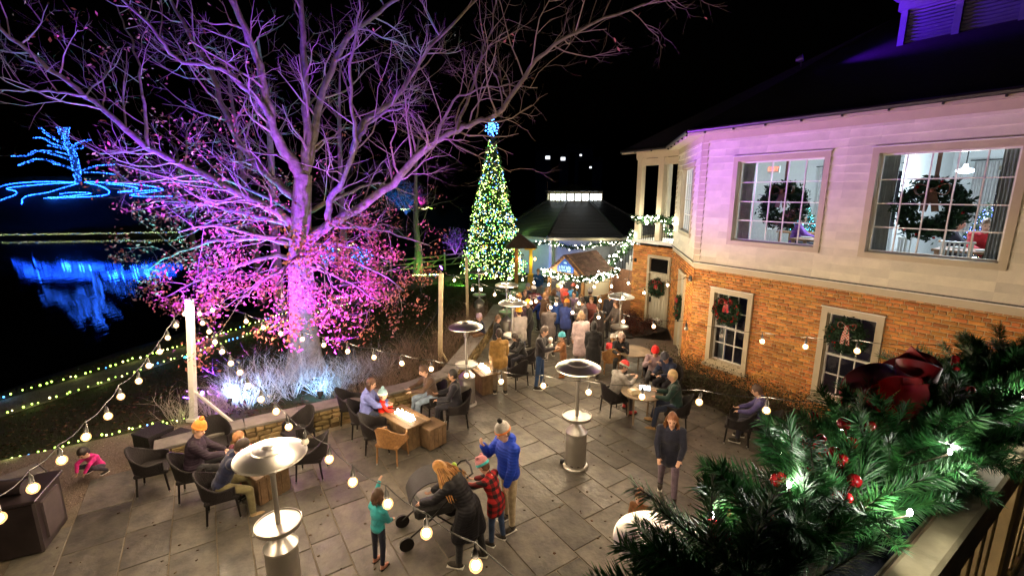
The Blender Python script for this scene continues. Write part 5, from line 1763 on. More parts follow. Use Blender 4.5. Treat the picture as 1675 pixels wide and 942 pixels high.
chair('n', G(1000, 610), 80, 'tan wicker chair at the round table behind the red coated child', True)
chair('o', G(962, 592), 20, 'tan wicker chair beside the dark hooded figure', True)
chair('p', G(1003, 677), 20, 'dark wicker chair under the person in the striped cap')
chair('q', G(1104, 700), 160, 'dark wicker chair under the blond person in dark green')
chair('r', G(1068, 640), 250, 'dark wicker chair under the person in the red knit hat')
chair('s', G(1093, 652), 215, 'dark wicker chair under the navy hoodie with phone')
chair('u', G(1205, 722), 150, 'lone dark wicker chair at the right edge of the open patio')

m_tablewood = mat('fire_table_wood', (.15, .095, .05), .6, var=.4, scale=5, bump=.5, bscale=20, island=.2)
m_fire = glow('fire_strip_glow', (1.0, .86, .62), 30, True)
def fire_table(label, p, rz, w=1.15, d=.72, h=.60, fire=True):
    t = thing('fire_table', (p.x, p.y, 0), R(rz), label, 'fire table', 'glowing fire tables')
    n = 5
    for k in range(n):
        y = -d / 2 + d * (k + .5) / n
        if fire and k in (2,):
            for s in (-1, 1):
                MB().bbox((s * (w / 2 - w * .11), y, h - .025), (w * .22 - .004, d / n - .005, .05), .006).build('top_plank', m_tablewood, t)
        else:
            MB().bbox((0, y, h - .025), (w, d / n - .005, .05), .006).build('top_plank', m_tablewood, t)
    for k in range(6):
        x = -w * .38 + w * .76 * (k + .5) / 6
        for s in (-1, 1):
            MB().bbox((x, s * d * .36, (h - .05) / 2), (w * .76 / 6 - .006, .03, h - .06), .005).build('side_plank', m_tablewood, t)
    for s in (-1, 1):
        for k in range(4):
            y = -d * .34 + d * .68 * (k + .5) / 4
            MB().bbox((s * w * .37, y, (h - .05) / 2), (.03, d * .68 / 4 - .006, h - .06), .005).build('end_plank', m_tablewood, t)
    if fire:
        MB().box((0, 0, h - .01), (w * .56, d / n, .05)).build('burner_tray', m_fire, t)
        q = MB(); rf = random.Random(3)
        for k in range(16):
            x = -w * .26 + w * .52 * k / 15
            hh = rf.uniform(.05, .13)
            q.lathe([(.0, -.01), (.022, .01), (.016, hh * .5), (.0, hh)], 6, (x, rf.uniform(-.03, .03), h + .015))
        q.build('flames', glow('flame', (1.0, .80, .5), 25), t, kind='stuff')
        lamp('fire_light', 'POINT', (0, 0, h + .28), 14, (1.0, .72, .42), t, .12)
    return t
fire_table('glowing fire table with checked food trays beside the nearest heater', G(424, 752, .6), -32, 1.1, .75)
fire_table('glowing fire table between the lavender coat and the wooden cube', G(662, 680, .6), -42, 1.05, .62)
fire_table('far glowing fire table beside the person in the tan jacket', G(792, 603, .6), -62, .95, .6)
def cube_box(label, p, rz, s, h, m):
    t = thing('gas_box', (p.x, p.y, 0), R(rz), label, 'box', 'boxes beside the fire tables')
    MB().bbox((0, 0, h - .03), (s + .02, s + .02, .06), .008).build('lid', m, t)
    n = 4
    for k in range(n):
        c = -s / 2 + s * (k + .5) / n
        for q_, a in (((c, -s / 2 + .012, h / 2), 0), ((c, s / 2 - .012, h / 2), 0), ((-s / 2 + .012, c, h / 2), 1), ((s / 2 - .012, c, h / 2), 1)):
            MB().bbox(q_, (s / n - .005, .026, h - .08) if a == 0 else (.026, s / n - .007, h - .08), .004).build('plank', m, t)
    MB().box((0, 0, .02), (s * .8, s * .8, .04)).build('base', m_legdark, t)
cube_box('square wooden cube box at the end of the middle fire table', G(707, 727), -42, .44, .50, m_tablewood)
cube_box('dark wicker box with metal lid against the wall end', G(256, 740), -20, .5, .52, m_wicker)
cube_box('second dark wicker box beside the wall end box', G(296, 742), -20, .42, .46, m_wicker)
cube_box('wooden cube box below the nearest heater dish', G(447, 803), -30, .42, .48, m_tablewood)
# round tables
m_stonetop = mat('round_table_top', (.22, .165, .11), .5, var=.25, scale=5)
def round_table(label, p, r_=.5, h=.74):
    t = thing('round_table', (p.x, p.y, 0), 0, label, 'table', 'round patio tables')
    MB().lathe([(r_ - .02, h - .04), (r_, h - .03), (r_, h - .005), (r_ - .01, h), (.02, h)], 36).build('table_top', m_stonetop, t, True)
    for k in range(4):
        a = PI / 4 + PI / 2 * k
        MB().tube([(r_ * .75 * math.cos(a), r_ * .75 * math.sin(a), h - .04), (r_ * .68 * math.cos(a), r_ * .68 * math.sin(a), .0)], .022, 8).build('leg', m_stonetop, t)
    MB().lathe([(r_ * .7, h - .08), (r_ * .73, h - .08), (r_ * .73, h - .04), (r_ * .7, h - .04)], 30).build('apron_ring', m_stonetop, t)
round_table('round brown patio table with paper cup at the planting bed', G(1035, 573, .74), .52)
round_table('round patio table between the red knit hat and the striped cap', G(1050, 640, .74), .48)
m_paper = mat('white_paper', (.75, .73, .68), .7, var=.05)
def put_cup(label, p, h=.11):
    t = thing('paper_cup', p, 0, label, 'cup', 'paper cups on tables')
    MB().lathe([(.028, .0), (.036, h), (.033, h), (.027, .01)], 14).build('cup', m_paper, t, True)
    MB().lathe([(.038, h - .005), (.038, h + .012), (.02, h + .014)], 14).build('lid', m_legdark, t, True)
rt_ = G(1035, 573, .74)
put_cup('white paper cup with dark lid on the round brown table', rt_ + Vector((-.34, -.05, 0)))
tb5 = G(1050, 640, .74)
put_cup('paper cup on the table beside the red knit hat', tb5 + Vector((.05, .25, 0)))
MBt = thing('tablet', tb5 + Vector((.08, .05, .01)), R(-15), 'lit tablet lying before the red knit hat', 'tablet')
MB().bbox((0, 0, .06), (.27, .02, .17), .006, Matrix.Rotation(R(-62), 3, 'X')).build('body', m_legdark, MBt)
MB().box((0, -.008, .066), (.25, .006, .15), Matrix.Rotation(R(-62), 3, 'X')).build('screen', glow('tablet_screen', (.65, .85, 1.0), 4), MBt)
t = thing('paper_bag', tb5 + Vector((-.22, -.14, 0)), R(20), 'crumpled pale food paper on the table before the striped cap', 'paper')
q = MB().bbox((0, 0, .06), (.26, .2, .12), .03); q.v = [(a + rnd.uniform(-.02, .02), b_ + rnd.uniform(-.02, .02), c + rnd.uniform(-.015, .015)) for a, b_, c in q.v]
q.build('bag', mat('buff_paper', (.62, .52, .34), .8, var=.1), t)
MB().box((.0, .0, .12), (.2, .14, .012)).build('fold', m_paper, t)
# checked food trays
def checker(name, c1, c2, sc):
    m = bpy.data.materials.new(name); m.use_nodes = True
    N, L = m.node_tree.nodes, m.node_tree.links
    ck = N.new('ShaderNodeTexChecker'); ck.inputs['Scale'].default_value = sc
    ck.inputs['Color1'].default_value = (*c1, 1); ck.inputs['Color2'].default_value = (*c2, 1)
    tc = N.new('ShaderNodeTexCoord'); L.new(tc.outputs['Object'], ck.inputs['Vector'])
    L.new(ck.outputs['Color'], N['Principled BSDF'].inputs['Base Color'])
    N['Principled BSDF'].inputs['Roughness'].default_value = .7
    return m
m_check = checker('red_white_check', (.75, .72, .68), (.6, .03, .04), 36)
ft1 = G(424, 752, .6)
for i, (dx, dy, lb) in enumerate(((-.30, .30, 'red checked food tray at the back of the nearest fire table'), (.02, -.42, 'red checked food tray under the nearest heater dish'))):
    p = ft1 + Vector((dx, dy, 0)) if i == 0 else ft1 + Vector((.0, -.22, 0))
    t = thing('food_tray', (p.x, p.y, .605), R(-20 + i * 25), lb, 'tray', 'checked food trays')
    q = MB()
    a, b_, h = .13, .09, .05
    vs = [(-a, -b_, 0), (a, -b_, 0), (a, b_, 0), (-a, b_, 0), (-a * 1.25, -b_ * 1.3, h), (a * 1.25, -b_ * 1.3, h), (a * 1.25, b_ * 1.3, h), (-a * 1.25, b_ * 1.3, h)]
    q.add(vs, [(3, 2, 1, 0), (0, 1, 5, 4), (1, 2, 6, 5), (2, 3, 7, 6), (3, 0, 4, 7), (0, 1, 2, 3)]); q.build('tray', m_check, t)
    q = MB()
    for k in range(12): q.tube([(rnd.uniform(-.09, .09), rnd.uniform(-.06, .06), .03), (rnd.uniform(-.1, .1), rnd.uniform(-.07, .07), .075)], .009, 5)
    q.build('fries', mat('fried_food', (.5, .3, .08), .6, var=.3), t, kind='stuff')
# dark bin at the left edge
bn = thing('serving_cabinet', G(18, 892), R(24), 'big dark cabinet with rolled cover at the lower left corner', 'cabinet')
m_cab = mat('dark_cabinet', (.022, .016, .018), .35, var=.4, scale=3, spec=.6)
MB().bbox((-.1, 0, .42), (1.3, .8, .84), .03).build('body', m_cab, bn)
MB().bbox((-.1, 0, .87), (1.38, .88, .05), .015).build('top', m_cab, bn)
MB().tube([(-.7, -.1, 1.0), (-.1, -.05, 1.03), (.35, -.1, .98)], [.12, .13, .11], 14).build('rolled_cover', m_cab, bn, True)
MB().box((.565, 0, .45), (.03, .5, .6)).build('end_panel', mat('cabinet_panel', (.07, .055, .06), .5, var=.2), bn)

# ================================================================ wreaths, curtains and dining room contents
m_wfir = mat('wreath_fir', (.018, .05, .022), .65, var=.4, island=.5, spec=.3)
m_red = mat('red_berry', (.42, .012, .015), .25, var=.2, spec=.7)
m_bowred = mat('red_ribbon', (.38, .015, .02), .35, var=.2, sheen=.3)
m_bowplaid = checker('plaid_bow', (.5, .03, .04), (.55, .5, .42), 30)
m_bowbrown = mat('brown_bow', (.16, .07, .03), .5, var=.3)
def wreath(label, p, rz, r_=.3, berries=0, bow=None, ribbon=0, tail=.3, seed=0):
    """ring of fir facing local -y"""
    s_ = np.random.RandomState(seed); r2 = random.Random(seed)
    t = thing('wreath', p, rz, label, 'wreath', 'wreaths on doors and windows')
    ring = [Vector((r_ * math.cos(2 * PI * k / 24), 0, r_ * math.sin(2 * PI * k / 24))) for k in range(25)]
    MB().tube(ring, r_ * .14, 6).build('ring', m_wfir, t)
    P = [(ring[r2.randrange(24)].lerp(ring[r2.randrange(24)], 0) * r2.uniform(.45, 1.28) + Vector((0, r2.uniform(-.07, .03), 0)), 1.0) for _ in range(380)]
    v, f = leaf_cloud(P, 7, r_ * .09, r_ * .11, s_)
    put('needles', np_mesh('needles', v, f, m_wfir), t, kind='stuff')
    if berries:
        q = MB()
        for k in range(berries):
            a = r2.random() * 6.28; rr = r_ * r2.uniform(.8, 1.2)
            q.ball((rr * math.cos(a), -r_ * .2 - r2.random() * .03, rr * math.sin(a)), r_ * .055, 7, 5)
        q.build('berries', m_red, t, kind='stuff')
    if bow:
        top = Vector((0, -r_ * .25, r_ * .75))
        for s in (-1, 1):
            lp_ = [top + Vector((s * r_ * x, 0, r_ * z)) for x, z in ((0, 0), (.25, .22), (.5, .25), (.55, 0), (.4, -.16), (0, 0))]
            band(lp_, r_ * .3, .006).build('bow_loop', bow, t)
            tp = [top, top + Vector((s * r_ * .12, -.01, -tail * .5)), top + Vector((s * r_ * .2, 0, -tail))]
            band(tp, r_ * .24, .006, Vector((1, 0, 0))).build('bow_tail', bow, t)
        MB().ball(top + Vector((0, -.02, 0)), r_ * .13, 8, 6).build('bow_knot', bow, t, True)
    if ribbon:
        band([Vector((0, -.02, r_ * .9)), Vector((0, -.02, r_ + ribbon))], .07, .008, Vector((1, 0, 0))).build('hanging_ribbon', bow or m_bowbrown, t)
    return t
def band(pts, w, th, wd=Vector((0, 1, 0))):
    """flat ribbon with thickness along pts, width along wd"""
    q = MB()
    Q = spline([Vector(p) for p in pts], 10)
    vs, fs = [], []
    n = len(Q)
    for i, p in enumerate(Q):
        d_ = (Q[min(i + 1, n - 1)] - Q[max(i - 1, 0)]).normalized()
        u = wd - d_ * wd.dot(d_)
        u = u.normalized() if u.length > 1e-4 else d_.orthogonal().normalized()
        nn = d_.cross(u)
        for a, b_ in ((-1, -1), (1, -1), (1, 1), (-1, 1)):
            vs.append(p + u * (a * w / 2) + nn * (b_ * th / 2))
    for i in range(n - 1):
        for k in range(4):
            k2 = (k + 1) % 4
            fs.append((i * 4 + k, i * 4 + k2, i * 4 + 4 + k2, i * 4 + 4 + k))
    fs += [(3, 2, 1, 0), tuple((n - 1) * 4 + k for k in range(4))]
    q.add(vs, fs)
    return q
wreath('wreath with red berries on the lower window next to the corner', bldp(1.18, -.10, 2.16), rzw, .31, 70, m_bowred, 0, .28, 1)
wreath('wreath with plaid bow on the lower window near the garland', bldp(4.05, -.10, 2.18), rzw, .31, 12, m_bowplaid, 0, .42, 2)
Eb = bldp(-3.14, 3.14, 0)
wreath('wreath with pink bow on the louvred porch door', Eb + WD * -.6 + WN * -.08 + Vector((0, 0, 1.6)), rzw, .30, 16, m_bowred, 0, .25, 3)
cdir = Vector((math.cos(rzw - PI / 4), math.sin(rzw - PI / 4), 0)); cnrm = Vector((-cdir.y, cdir.x, 0))
wreath('wreath with red bow seen edge on at the angled corner door', Eb + cdir * (CH_L - 1.8) - cnrm * .08 + Vector((0, 0, 1.55)), rzw - PI / 4, .30, 20, m_bowred, 0, .3, 4)
wreath('large dark wreath with brown ribbon inside the window next to the corner', bldp(2.15, .30, 5.02), rzw, .46, 0, m_bowbrown, .85, .4, 5)
wreath('large dark wreath with brown bow inside the window nearest the rail', bldp(5.0, .30, 5.0), rzw, .48, 8, m_bowbrown, .80, .4, 6)
m_drape = mat('grey_drape', (.45, .44, .42), .8, var=.12, scale=6)
def curtain(label, x, y, w, rz=None):
    t = thing('curtain', bldp(x, y, RZ0), rzw if rz is None else rz, label, 'curtain', 'curtains in the dining room')
    vs, fs = [], []
    n = 36
    for i in range(n + 1):
        xx = -w / 2 + w * i / n
        yy = .035 * math.sin(i * 1.35)
        for z in (.02, 1.4, 2.75):
            vs.append((xx * (1 - .08 * (1 - abs(z - 1.4) / 1.4)), yy, z))
    for i in range(n):
        for j in range(2):
            a = i * 3 + j
            fs.append((a, a + 3, a + 4, a + 1))
    vs += [(a, b_ + .012, c) for a, b_, c in vs]
    O = (n + 1) * 3
    fs += [(O + d_, O + c, O + b_, O + a) for a, b_, c, d_ in fs]
    MB().add(vs, fs).build('cloth', m_drape, t, True)
    MB().tube([(-w / 2 - .1, 0, 2.79), (w / 2 + .1, 0, 2.79)], .015, 8).build('rod', m_iron, t)
curtain('pleated grey curtain at the left side of the corner side window', 1.12, .42, .35)
curtain('pleated grey curtain at the right side of the corner side window', 3.1, .50, .5)
curtain('pale curtain at the left side of the window nearest the rail', 4.18, .42, .34)
curtain('pale curtain at the right side of the window nearest the rail', 6.05, .45, .42)
curtain('grey curtain on the back wall behind the corner side wreath', 1.0, 5.9, 1.1)
curtain('second grey curtain on the back wall behind the corner side wreath', 3.15, 5.9, .7)
curtain('narrow curtain at the back wall behind the rail side wreath', 4.5, 6.2, .5)
m_cloth = mat('white_tablecloth', (.72, .72, .70), .8, var=.04)
m_tabletop = mat('dining_table_wood', (.30, .14, .06), .4, var=.2)
def dining_table(label, x, y, w=1.5, d=.85):
    t = thing('dining_table', bldp(x, y, RZ0), rzw, label, 'table', 'tables in the dining room')
    MB().bbox((0, 0, .74), (w, d, .05), .01).build('table_top', m_tabletop, t)
    for sx in (-1, 1):
        for sy in (-1, 1):
            MB().bbox((sx * (w / 2 - .08), sy * (d / 2 - .08), .36), (.07, .07, .72), .008).build('leg', m_tabletop, t)
    for k in range(3):
        MB().lathe([(.0, .77), (.09, .772), (.12, .785), (.115, .79), (.08, .778)], 18, (-.45 + k * .42, .12 * (-1) ** k, 0)).build('plate', m_cloth, t, True)
    c = MB().lathe([(.0, .765), (.04, .766), (.045, .88), (.04, .88), (.035, .78)], 14, (.1, -.2, 0)).build('candle_glass', glow('candle_glass_glow', (.75, 1.0, .12), 3), t, True)
    return bldp(x, y, RZ0)
dining_table('dining table with candle behind the window next to the corner', 2.85, 1.05, 1.3, .8)
dining_table('dining table with candle behind the window nearest the rail', 5.75, 1.15, 1.5, .85)
def slat_chair(label, x, y, face):
    t = thing('slat_chair', bldp(x, y, RZ0), rzw + R(face), label, 'chair', 'white slat chairs in the dining room')
    MB().bbox((0, 0, .46), (.46, .46, .05), .02).build('seat', m_white, t)
    for sx in (-1, 1):
        for sy in (-1, 1):
            MB().tube([(sx * .19, sy * .19, .45), (sx * .22, sy * .21, 0)], .018, 7).build('leg', m_white, t)
    for k in range(9):
        a = R(110 + 140 * k / 8)
        MB().box((.25 * math.cos(a), .25 * math.sin(a), .7), (.012, .028, .46), a).build('slat', m_white, t)
    MB().tube([(.25 * math.cos(R(95 + 170 * k / 12)), .25 * math.sin(R(95 + 170 * k / 12)), .94) for k in range(13)], .02, 7).build('top_rail', m_white, t)
slat_chair('white slat back chair behind the window next to the corner', 1.75, .95, 0)
slat_chair('white slat back chair behind the window nearest the rail', 4.62, 1.0, 5)
slat_chair('far white slat back chair at the window nearest the rail', 6.4, 2.1, 250)
# a small lit tree in the dining room and the exit sign
ex = thing('exit_sign', bldp(1.35, 1.2, 5.95), rzw, 'small red lit exit sign high in the corner side window', 'sign')
MB().bbox((0, 0, 0), (.32, .05, .18), .008).build('housing', m_white, ex)
_t = bpy.data.curves.new('exit_text', 'FONT'); _t.body = 'EXIT'; _t.size = .14; _t.align_x = 'CENTER'; _t.align_y = 'CENTER'; _t.extrude = .004
_t.materials.append(glow('exit_red', (1, .12, .04), 6))
_f = put('exit_font', _t, None)
_me = bpy.data.meshes.new_from_object(_f.evaluated_get(bpy.context.evaluated_depsgraph_get()))
bpy.data.objects.remove(_f)
_o = put('lettering', _me, ex, (0, -.03, 0), (PI / 2, 0, 0))
MB().tube([(0, 0, .09), (0, 0, RZ1 - 5.95)], .012, 6).build('stem', m_white, ex)

# pale curtains and dim lamps added to light the lower windows
def low_curtain(label, x, w):
    t = thing('curtain', bldp(x, .42, .35), rzw, label, 'curtain', 'curtains behind the lower windows')
    q = MB(); n = 20
    vs = [(-w / 2 + w * i / n, .03 * math.sin(i * 1.5), z) for i in range(n + 1) for z in (0, 2.4)]
    fs = [(i * 2, i * 2 + 2, i * 2 + 3, i * 2 + 1) for i in range(n)]
    vs += [(a, b_ + .01, c) for a, b_, c in vs]; O = (n + 1) * 2
    fs += [(O + d_, O + c, O + b_, O + a) for a, b_, c, d_ in fs]
    q.add(vs, fs).build('cloth', m_sheer, t, True)
    MB().tube([(-w / 2 - .1, 0, 2.42), (w / 2 + .1, 0, 2.42)], .012, 6).build('rod', m_iron, t)
low_curtain('pale curtain behind the lower window next to the corner', .82, .22)
low_curtain('pale curtain behind the plaid bow window', 4.5, .2)
for x, lb, c_ in ((1.5, 'added dim bluish lamp deep behind the lower corner window', (.35, .45, 1.0)), (4.2, 'added dim amber lamp deep behind the plaid bow window', (1.0, .5, .3))):  # unseen lamps, added so the rooms show through the panes
    t = thing('added_room_lamp', bldp(x, 2.3, .05), rzw, lb, 'lamp', 'added lamps behind the lower windows')
    MB().lathe([(.0, .0), (.12, .01), (.03, .05), (.02, 1.1)], 12).build('stand', m_iron, t, True)
    MB().lathe([(.2, 1.1), (.13, 1.4)], 16).build('lamp_shade', glow('lamp_shade_%d' % int(x), c_, 2.5), t, True)
    lamp('lamp_light', 'POINT', (0, -.35, 1.25), 14, c_, t, .1)

dining_table('far dining table behind the window next to the corner', 1.4, 3.2, 1.2, .8)
dining_table('far dining table behind the window nearest the rail', 5.2, 3.6, 1.4, .8)
slat_chair('far white slat chair behind the corner side window', 2.6, 2.4, 180)
slat_chair('white slat chair with its back to the rail side window', 5.4, .75, 90)
slat_chair('white slat chair beside the right curtain of the rail side window', 6.1, .85, 100)
def tinsel_tree(label, x, y, h, col):
    t = thing('tinsel_tree', bldp(x, y, RZ0 + .76), rzw, label, 'decoration', 'lit table trees in the dining room')
    s_ = np.random.RandomState(int(x * 10)); r2 = random.Random(int(x * 10))
    MB().tube([(0, 0, 0), (0, 0, h)], [.02, .005], 6).build('trunk', m_iron, t)
    P = []
    for k in range(240):
        z = h * (1 - math.sqrt(r2.random())); a = r2.random() * 6.28; q_ = .32 * (1 - z / h) + .02
        P.append((Vector((q_ * math.cos(a), q_ * math.sin(a), z + .05)), 1.0))
    v, f = leaf_cloud(P, 5, .03, .035, s_)
    put('needles', np_mesh('needles', v, f, m_wfir), t, kind='stuff')
    b2 = []
    for p_, _ in P[:120]:
        b2.append(p_ * 1.03)
    c_ = np.array([tuple(p_) for p_ in b2])
    base = np.array([[1, 0, 0], [0, 1, 0], [-1, 0, 0], [0, -1, 0], [0, 0, 1], [0, 0, -1]], float) * .014
    v = (base[None] + c_[:, None]).reshape(-1, 3)
    tt = np.array([[0, 1, 4], [1, 2, 4], [2, 3, 4], [3, 0, 4], [1, 0, 5], [2, 1, 5], [3, 2, 5], [0, 3, 5]])
    f = (tt[None] + (np.arange(len(c_)) * 6)[:, None, None]).reshape(-1, 3)
    put('tree_lights', np_mesh('tree_lights', v, f, glow('tinsel_lamp_%d' % int(x * 10), col, 9)), t, kind='stuff')
tinsel_tree('small cyan lit table tree behind the corner side window', 1.4, 3.2, .75, (.05, .75, 1.0))
tinsel_tree('small blue violet lit table tree behind the rail side window', 5.2, 3.6, .8, (.15, .2, 1.0))
# ================================================================ people
SKIN = mat('skin_light', (.55, .33, .24), .55, var=.08, scale=6, spec=.4)
SKIN2 = mat('skin_tan', (.36, .20, .13), .55, var=.08, scale=6, spec=.4)
m_eye = mat('eye_dark', (.02, .015, .012), .2, var=.1, spec=.8)
m_lip = mat('lip', (.38, .14, .12), .5, var=.1)
def cloth(col, name=None, puff=False):
    k = name or 'cloth_%02x%02x%02x%s' % (*[int(c * 255) for c in col], 'p' if puff else '')
    if k in MATS: return MATS[k]
    if not puff:
        return mat(k, col, .85, var=.3, scale=9, bump=1.0, bscale=11, sheen=.15, spec=.25)
    m = mat(k, col, .62, var=.2, scale=6, spec=.22)
    N, L = m.node_tree.nodes, m.node_tree.links
    w = N.new('ShaderNodeTexWave'); w.bands_direction = 'Z'; w.inputs['Scale'].default_value = 7.0; w.inputs['Distortion'].default_value = 1.0
    tc = N.new('ShaderNodeTexCoord'); L.new(tc.outputs['Object'], w.inputs['Vector'])
    bp = N.new('ShaderNodeBump'); bp.inputs['Strength'].default_value = .35; bp.inputs['Distance'].default_value = .012
    L.new(w.outputs['Fac'], bp.inputs['Height']); L.new(bp.outputs[0], N['Principled BSDF'].inputs['Normal'])
    return m
REMESH = []
def remesh_part(name, mb, m, parent, vox, smooth_it=5):
    o = mb.build(name, m, parent)
    md = o.modifiers.new('remesh', 'REMESH'); md.mode = 'VOXEL'; md.voxel_size = vox; md.use_smooth_shade = True
    ms = o.modifiers.new('smooth', 'SMOOTH'); ms.factor = .5; ms.iterations = smooth_it
    REMESH.append(o)
    return o
eye_mesh = MB().ball((0, 0, 0), .012, 8, 6).mesh('eye', m_eye, True)
def person(label, loc, face, h=1.7, pose='stand', jacket=(.03, .03, .04), trousers=(.03, .04, .07), hair=(.05, .03, .02), hat=None, hatm='beanie',
           arms=((8, 8, 25, 5), (8, 8, 25, 5)), legs=((4, 4, 0), (-4, 4, -6)), lean=4, headp=0, headt=0, child=False, vox=.02, shoe=(.03, .025, .02),
           puff=False, coat=0.0, long_hair=0, fan=0.0, skin=None, seat=.47, hood=False, jm=None, scarf=None, group=None, z0=0.0, pom=None):
    k = h / 1.7
    hs = 1.0 if not child else min(1.5, 1.7 / h * .80 + .15)
    sk = skin or SKIN
    root = thing('person', (loc[0], loc[1], z0), R(face), label, 'person', group)
    th, sh, an = .42 * k, .42 * k, .085 * k
    def vdir(f, a, side): return Vector((math.sin(R(f)) * math.cos(R(a)), side * math.sin(R(a)), -math.cos(R(f)) * math.cos(R(a))))
    hipw = .095 * k
    feet = []
    low = 9
    for s, (f, a, f2) in zip((1, -1), legs):
        kn = vdir(f, a, s) * th
        ank = kn + vdir(f2, a * .3, s) * sh
        feet.append((s, kn, ank, f2)); low = min(low, ank.z)
    hz = an - low if pose == 'stand' else seat + .10 * k
    Pv = Vector((0, 0, hz))
    t = Vector((math.sin(R(lean)), 0, math.cos(R(lean))))
    fw = Vector((math.cos(R(lean)), 0, -math.sin(R(lean))))
    Nk = Pv + t * (.50 * k)
    hl = lean + headp
    hd = Vector((math.sin(R(hl)), 0, math.cos(R(hl))))
    hfw0 = Vector((math.cos(R(hl)), 0, -math.sin(R(hl))))
    HM = Matrix.Rotation(R(headt), 3, hd)
    hfw = HM @ hfw0
    hsd = hd.cross(hfw)
    Hc = Nk + hd * (.06 * k + .115 * k * hs) + hfw * (.02 * k)
    hr = Vector((.098, .078, .118)) * (k * hs)
    HB = Matrix((hfw, hsd, hd)).transposed()
    hp = lambda x, y, z: Hc + HB @ Vector((x * k * hs, y * k * hs, z * k * hs))
    jo = []
    for s, (f, a, f2, a2) in zip((1, -1), arms):
        S_ = Nk - t * (.055 * k) + Vector((0, s * .175 * k, 0))
        E_ = S_ + vdir(f, a, s) * (.275 * k)
        W_ = E_ + (Vector((math.sin(R(f2)) * math.cos(R(a2)), -s * math.sin(R(a2)), -math.cos(R(f2)) * math.cos(R(a2))))) * (.245 * k)
        jo.append((s, S_, E_, W_))
    # ---- body
    b_ = MB()
    b_.ball(hp(0, 0, .02), hr * .98, 14, 10, HB)
    b_.ball(hp(.022, 0, -.045), Vector((.074, .062, .075)) * (k * hs), 12, 8, HB)
    b_.capsule(hp(.098, 0, .015), hp(.112, 0, -.018), .009 * k * hs, .014 * k * hs, 8)
    for s in (-1, 1):
        b_.ball(hp(-.005, s * .08, -.005), Vector((.018, .010, .028)) * (k * hs), 8, 6, HB)
    b_.capsule(Nk - t * .04 * k, Hc - hd * .06 * k * hs, .058 * k, .052 * k, 10)
    b_.capsule(Nk - t * .04 * k, Pv, .09 * k, .09 * k, 8)
    for s, S_, E_, W_ in jo:
        b_.capsule(Nk - t * .06 * k, S_, .05 * k, .045 * k, 8); b_.capsule(S_, E_, .04 * k, .034 * k, 8); b_.capsule(E_, W_, .034 * k, .026 * k, 8)
        u = (W_ - E_).normalized()
        v_ = u.cross(Vector((0, s, 0)))
        v_ = v_.normalized() if v_.length > .1 else u.orthogonal().normalized()
        w_ = u.cross(v_)
        pm = W_ + u * .05 * k
        b_.ball(pm, Vector((.038, .019, .05)) * k, 10, 7, Matrix((w_, v_, u)).transposed())
        for j in range(4):
            o_ = pm + u * .035 * k + w_ * ((j - 1.5) * .019 * k)
            L_ = (.036, .042, .040, .030)[j] * k
            k1 = o_ + (u * .9 - v_ * .3) * L_; k2 = k1 + (u * .5 - v_ * .85) * L_ * .9
            b_.capsule(o_, k1, .0098 * k, .009 * k, 7); b_.capsule(k1, k2, .009 * k, .0078 * k, 7)
        tb_ = W_ + u * .025 * k + w_ * .03 * k * (-s)
        b_.capsule(tb_, tb_ + (u * .7 - w_ * .6 * s - v_ * .3).normalized() * .045 * k, .0115 * k, .0095 * k, 7)
    for s, kn, ank, f2 in feet:
        hip = Pv + Vector((0, s * hipw, 0))
        b_.capsule(Pv, hip, .08 * k, .075 * k, 8); b_.capsule(hip, hip + kn, .06 * k, .045 * k, 8); b_.capsule(hip + kn, hip + ank, .042 * k, .03 * k, 8)
    remesh_part('body', b_, sk, root, vox * .75, 3)
    for s in (-1, 1):
        put('eye', eye_mesh, root, hp(.086, s * .032, .012), None, k * hs)
    MB().ball(hp(.091, 0, -.052), Vector((.008, .024, .006)) * (k * hs), 8, 5, HB).build('mouth', m_lip, root, True)
    # ---- jacket
    g = 1.28 if puff else 1.12
    q = MB()
    def tor(c, rx, ry, rz_):
        q.ball(c, Vector((rx, ry, rz_)) * (k * g), 14, 9, Matrix((fw, Vector((0, 1, 0)), t)).transposed())
    tor(Pv + t * .02 * k, .125, .165, .13); tor(Pv + t * .16 * k, .118, .150, .16); tor(Pv + t * .32 * k + fw * .008 * k, .128, .172, .155); tor(Pv + t * .42 * k, .105, .165, .09)
    q.capsule(Nk - t * .03 * k, Nk + t * .02 * k, .085 * k, .068 * k, 10)
    for s, S_, E_, W_ in jo:
        q.capsule(Nk - t * .075 * k, S_, .085 * k, .075 * k * g, 10); q.capsule(S_, E_, .067 * k * g, .056 * k * g, 10); q.capsule(E_, E_.lerp(W_, .96), .056 * k * g, .044 * k * g, 10)
    if coat:
        for s, kn, ank, f2 in feet:
            hip = Pv + Vector((0, s * hipw, 0))
            q.capsule(hip, hip + kn * min(1, coat), .115 * k * g, .10 * k * g, 10)
        q.capsule(Pv, Pv + (feet[0][1] + feet[1][1]) * .5 * min(1, coat), .13 * k * g, .125 * k * g, 10)
    if hood:
        q.ball(Nk + fw * -.07 * k + t * .03 * k, Vector((.075, .11, .075)) * k, 10, 7)
    jmat = jm or cloth(jacket, None, puff)
    remesh_part('jacket', q, jmat, root, vox, 5)
    # ---- trousers
    q = MB()
    q.ball(Pv, Vector((.125, .165, .125)) * k, 12, 8)
    for s, kn, ank, f2 in feet:
        hip = Pv + Vector((0, s * hipw, 0))
        q.capsule(hip, hip + kn, .092 * k, .068 * k, 10); q.capsule(hip + kn, hip + ank + Vector((0, 0, .02 * k)), .066 * k, .052 * k, 10)
    remesh_part('trousers', q, cloth(trousers), root, vox, 4)
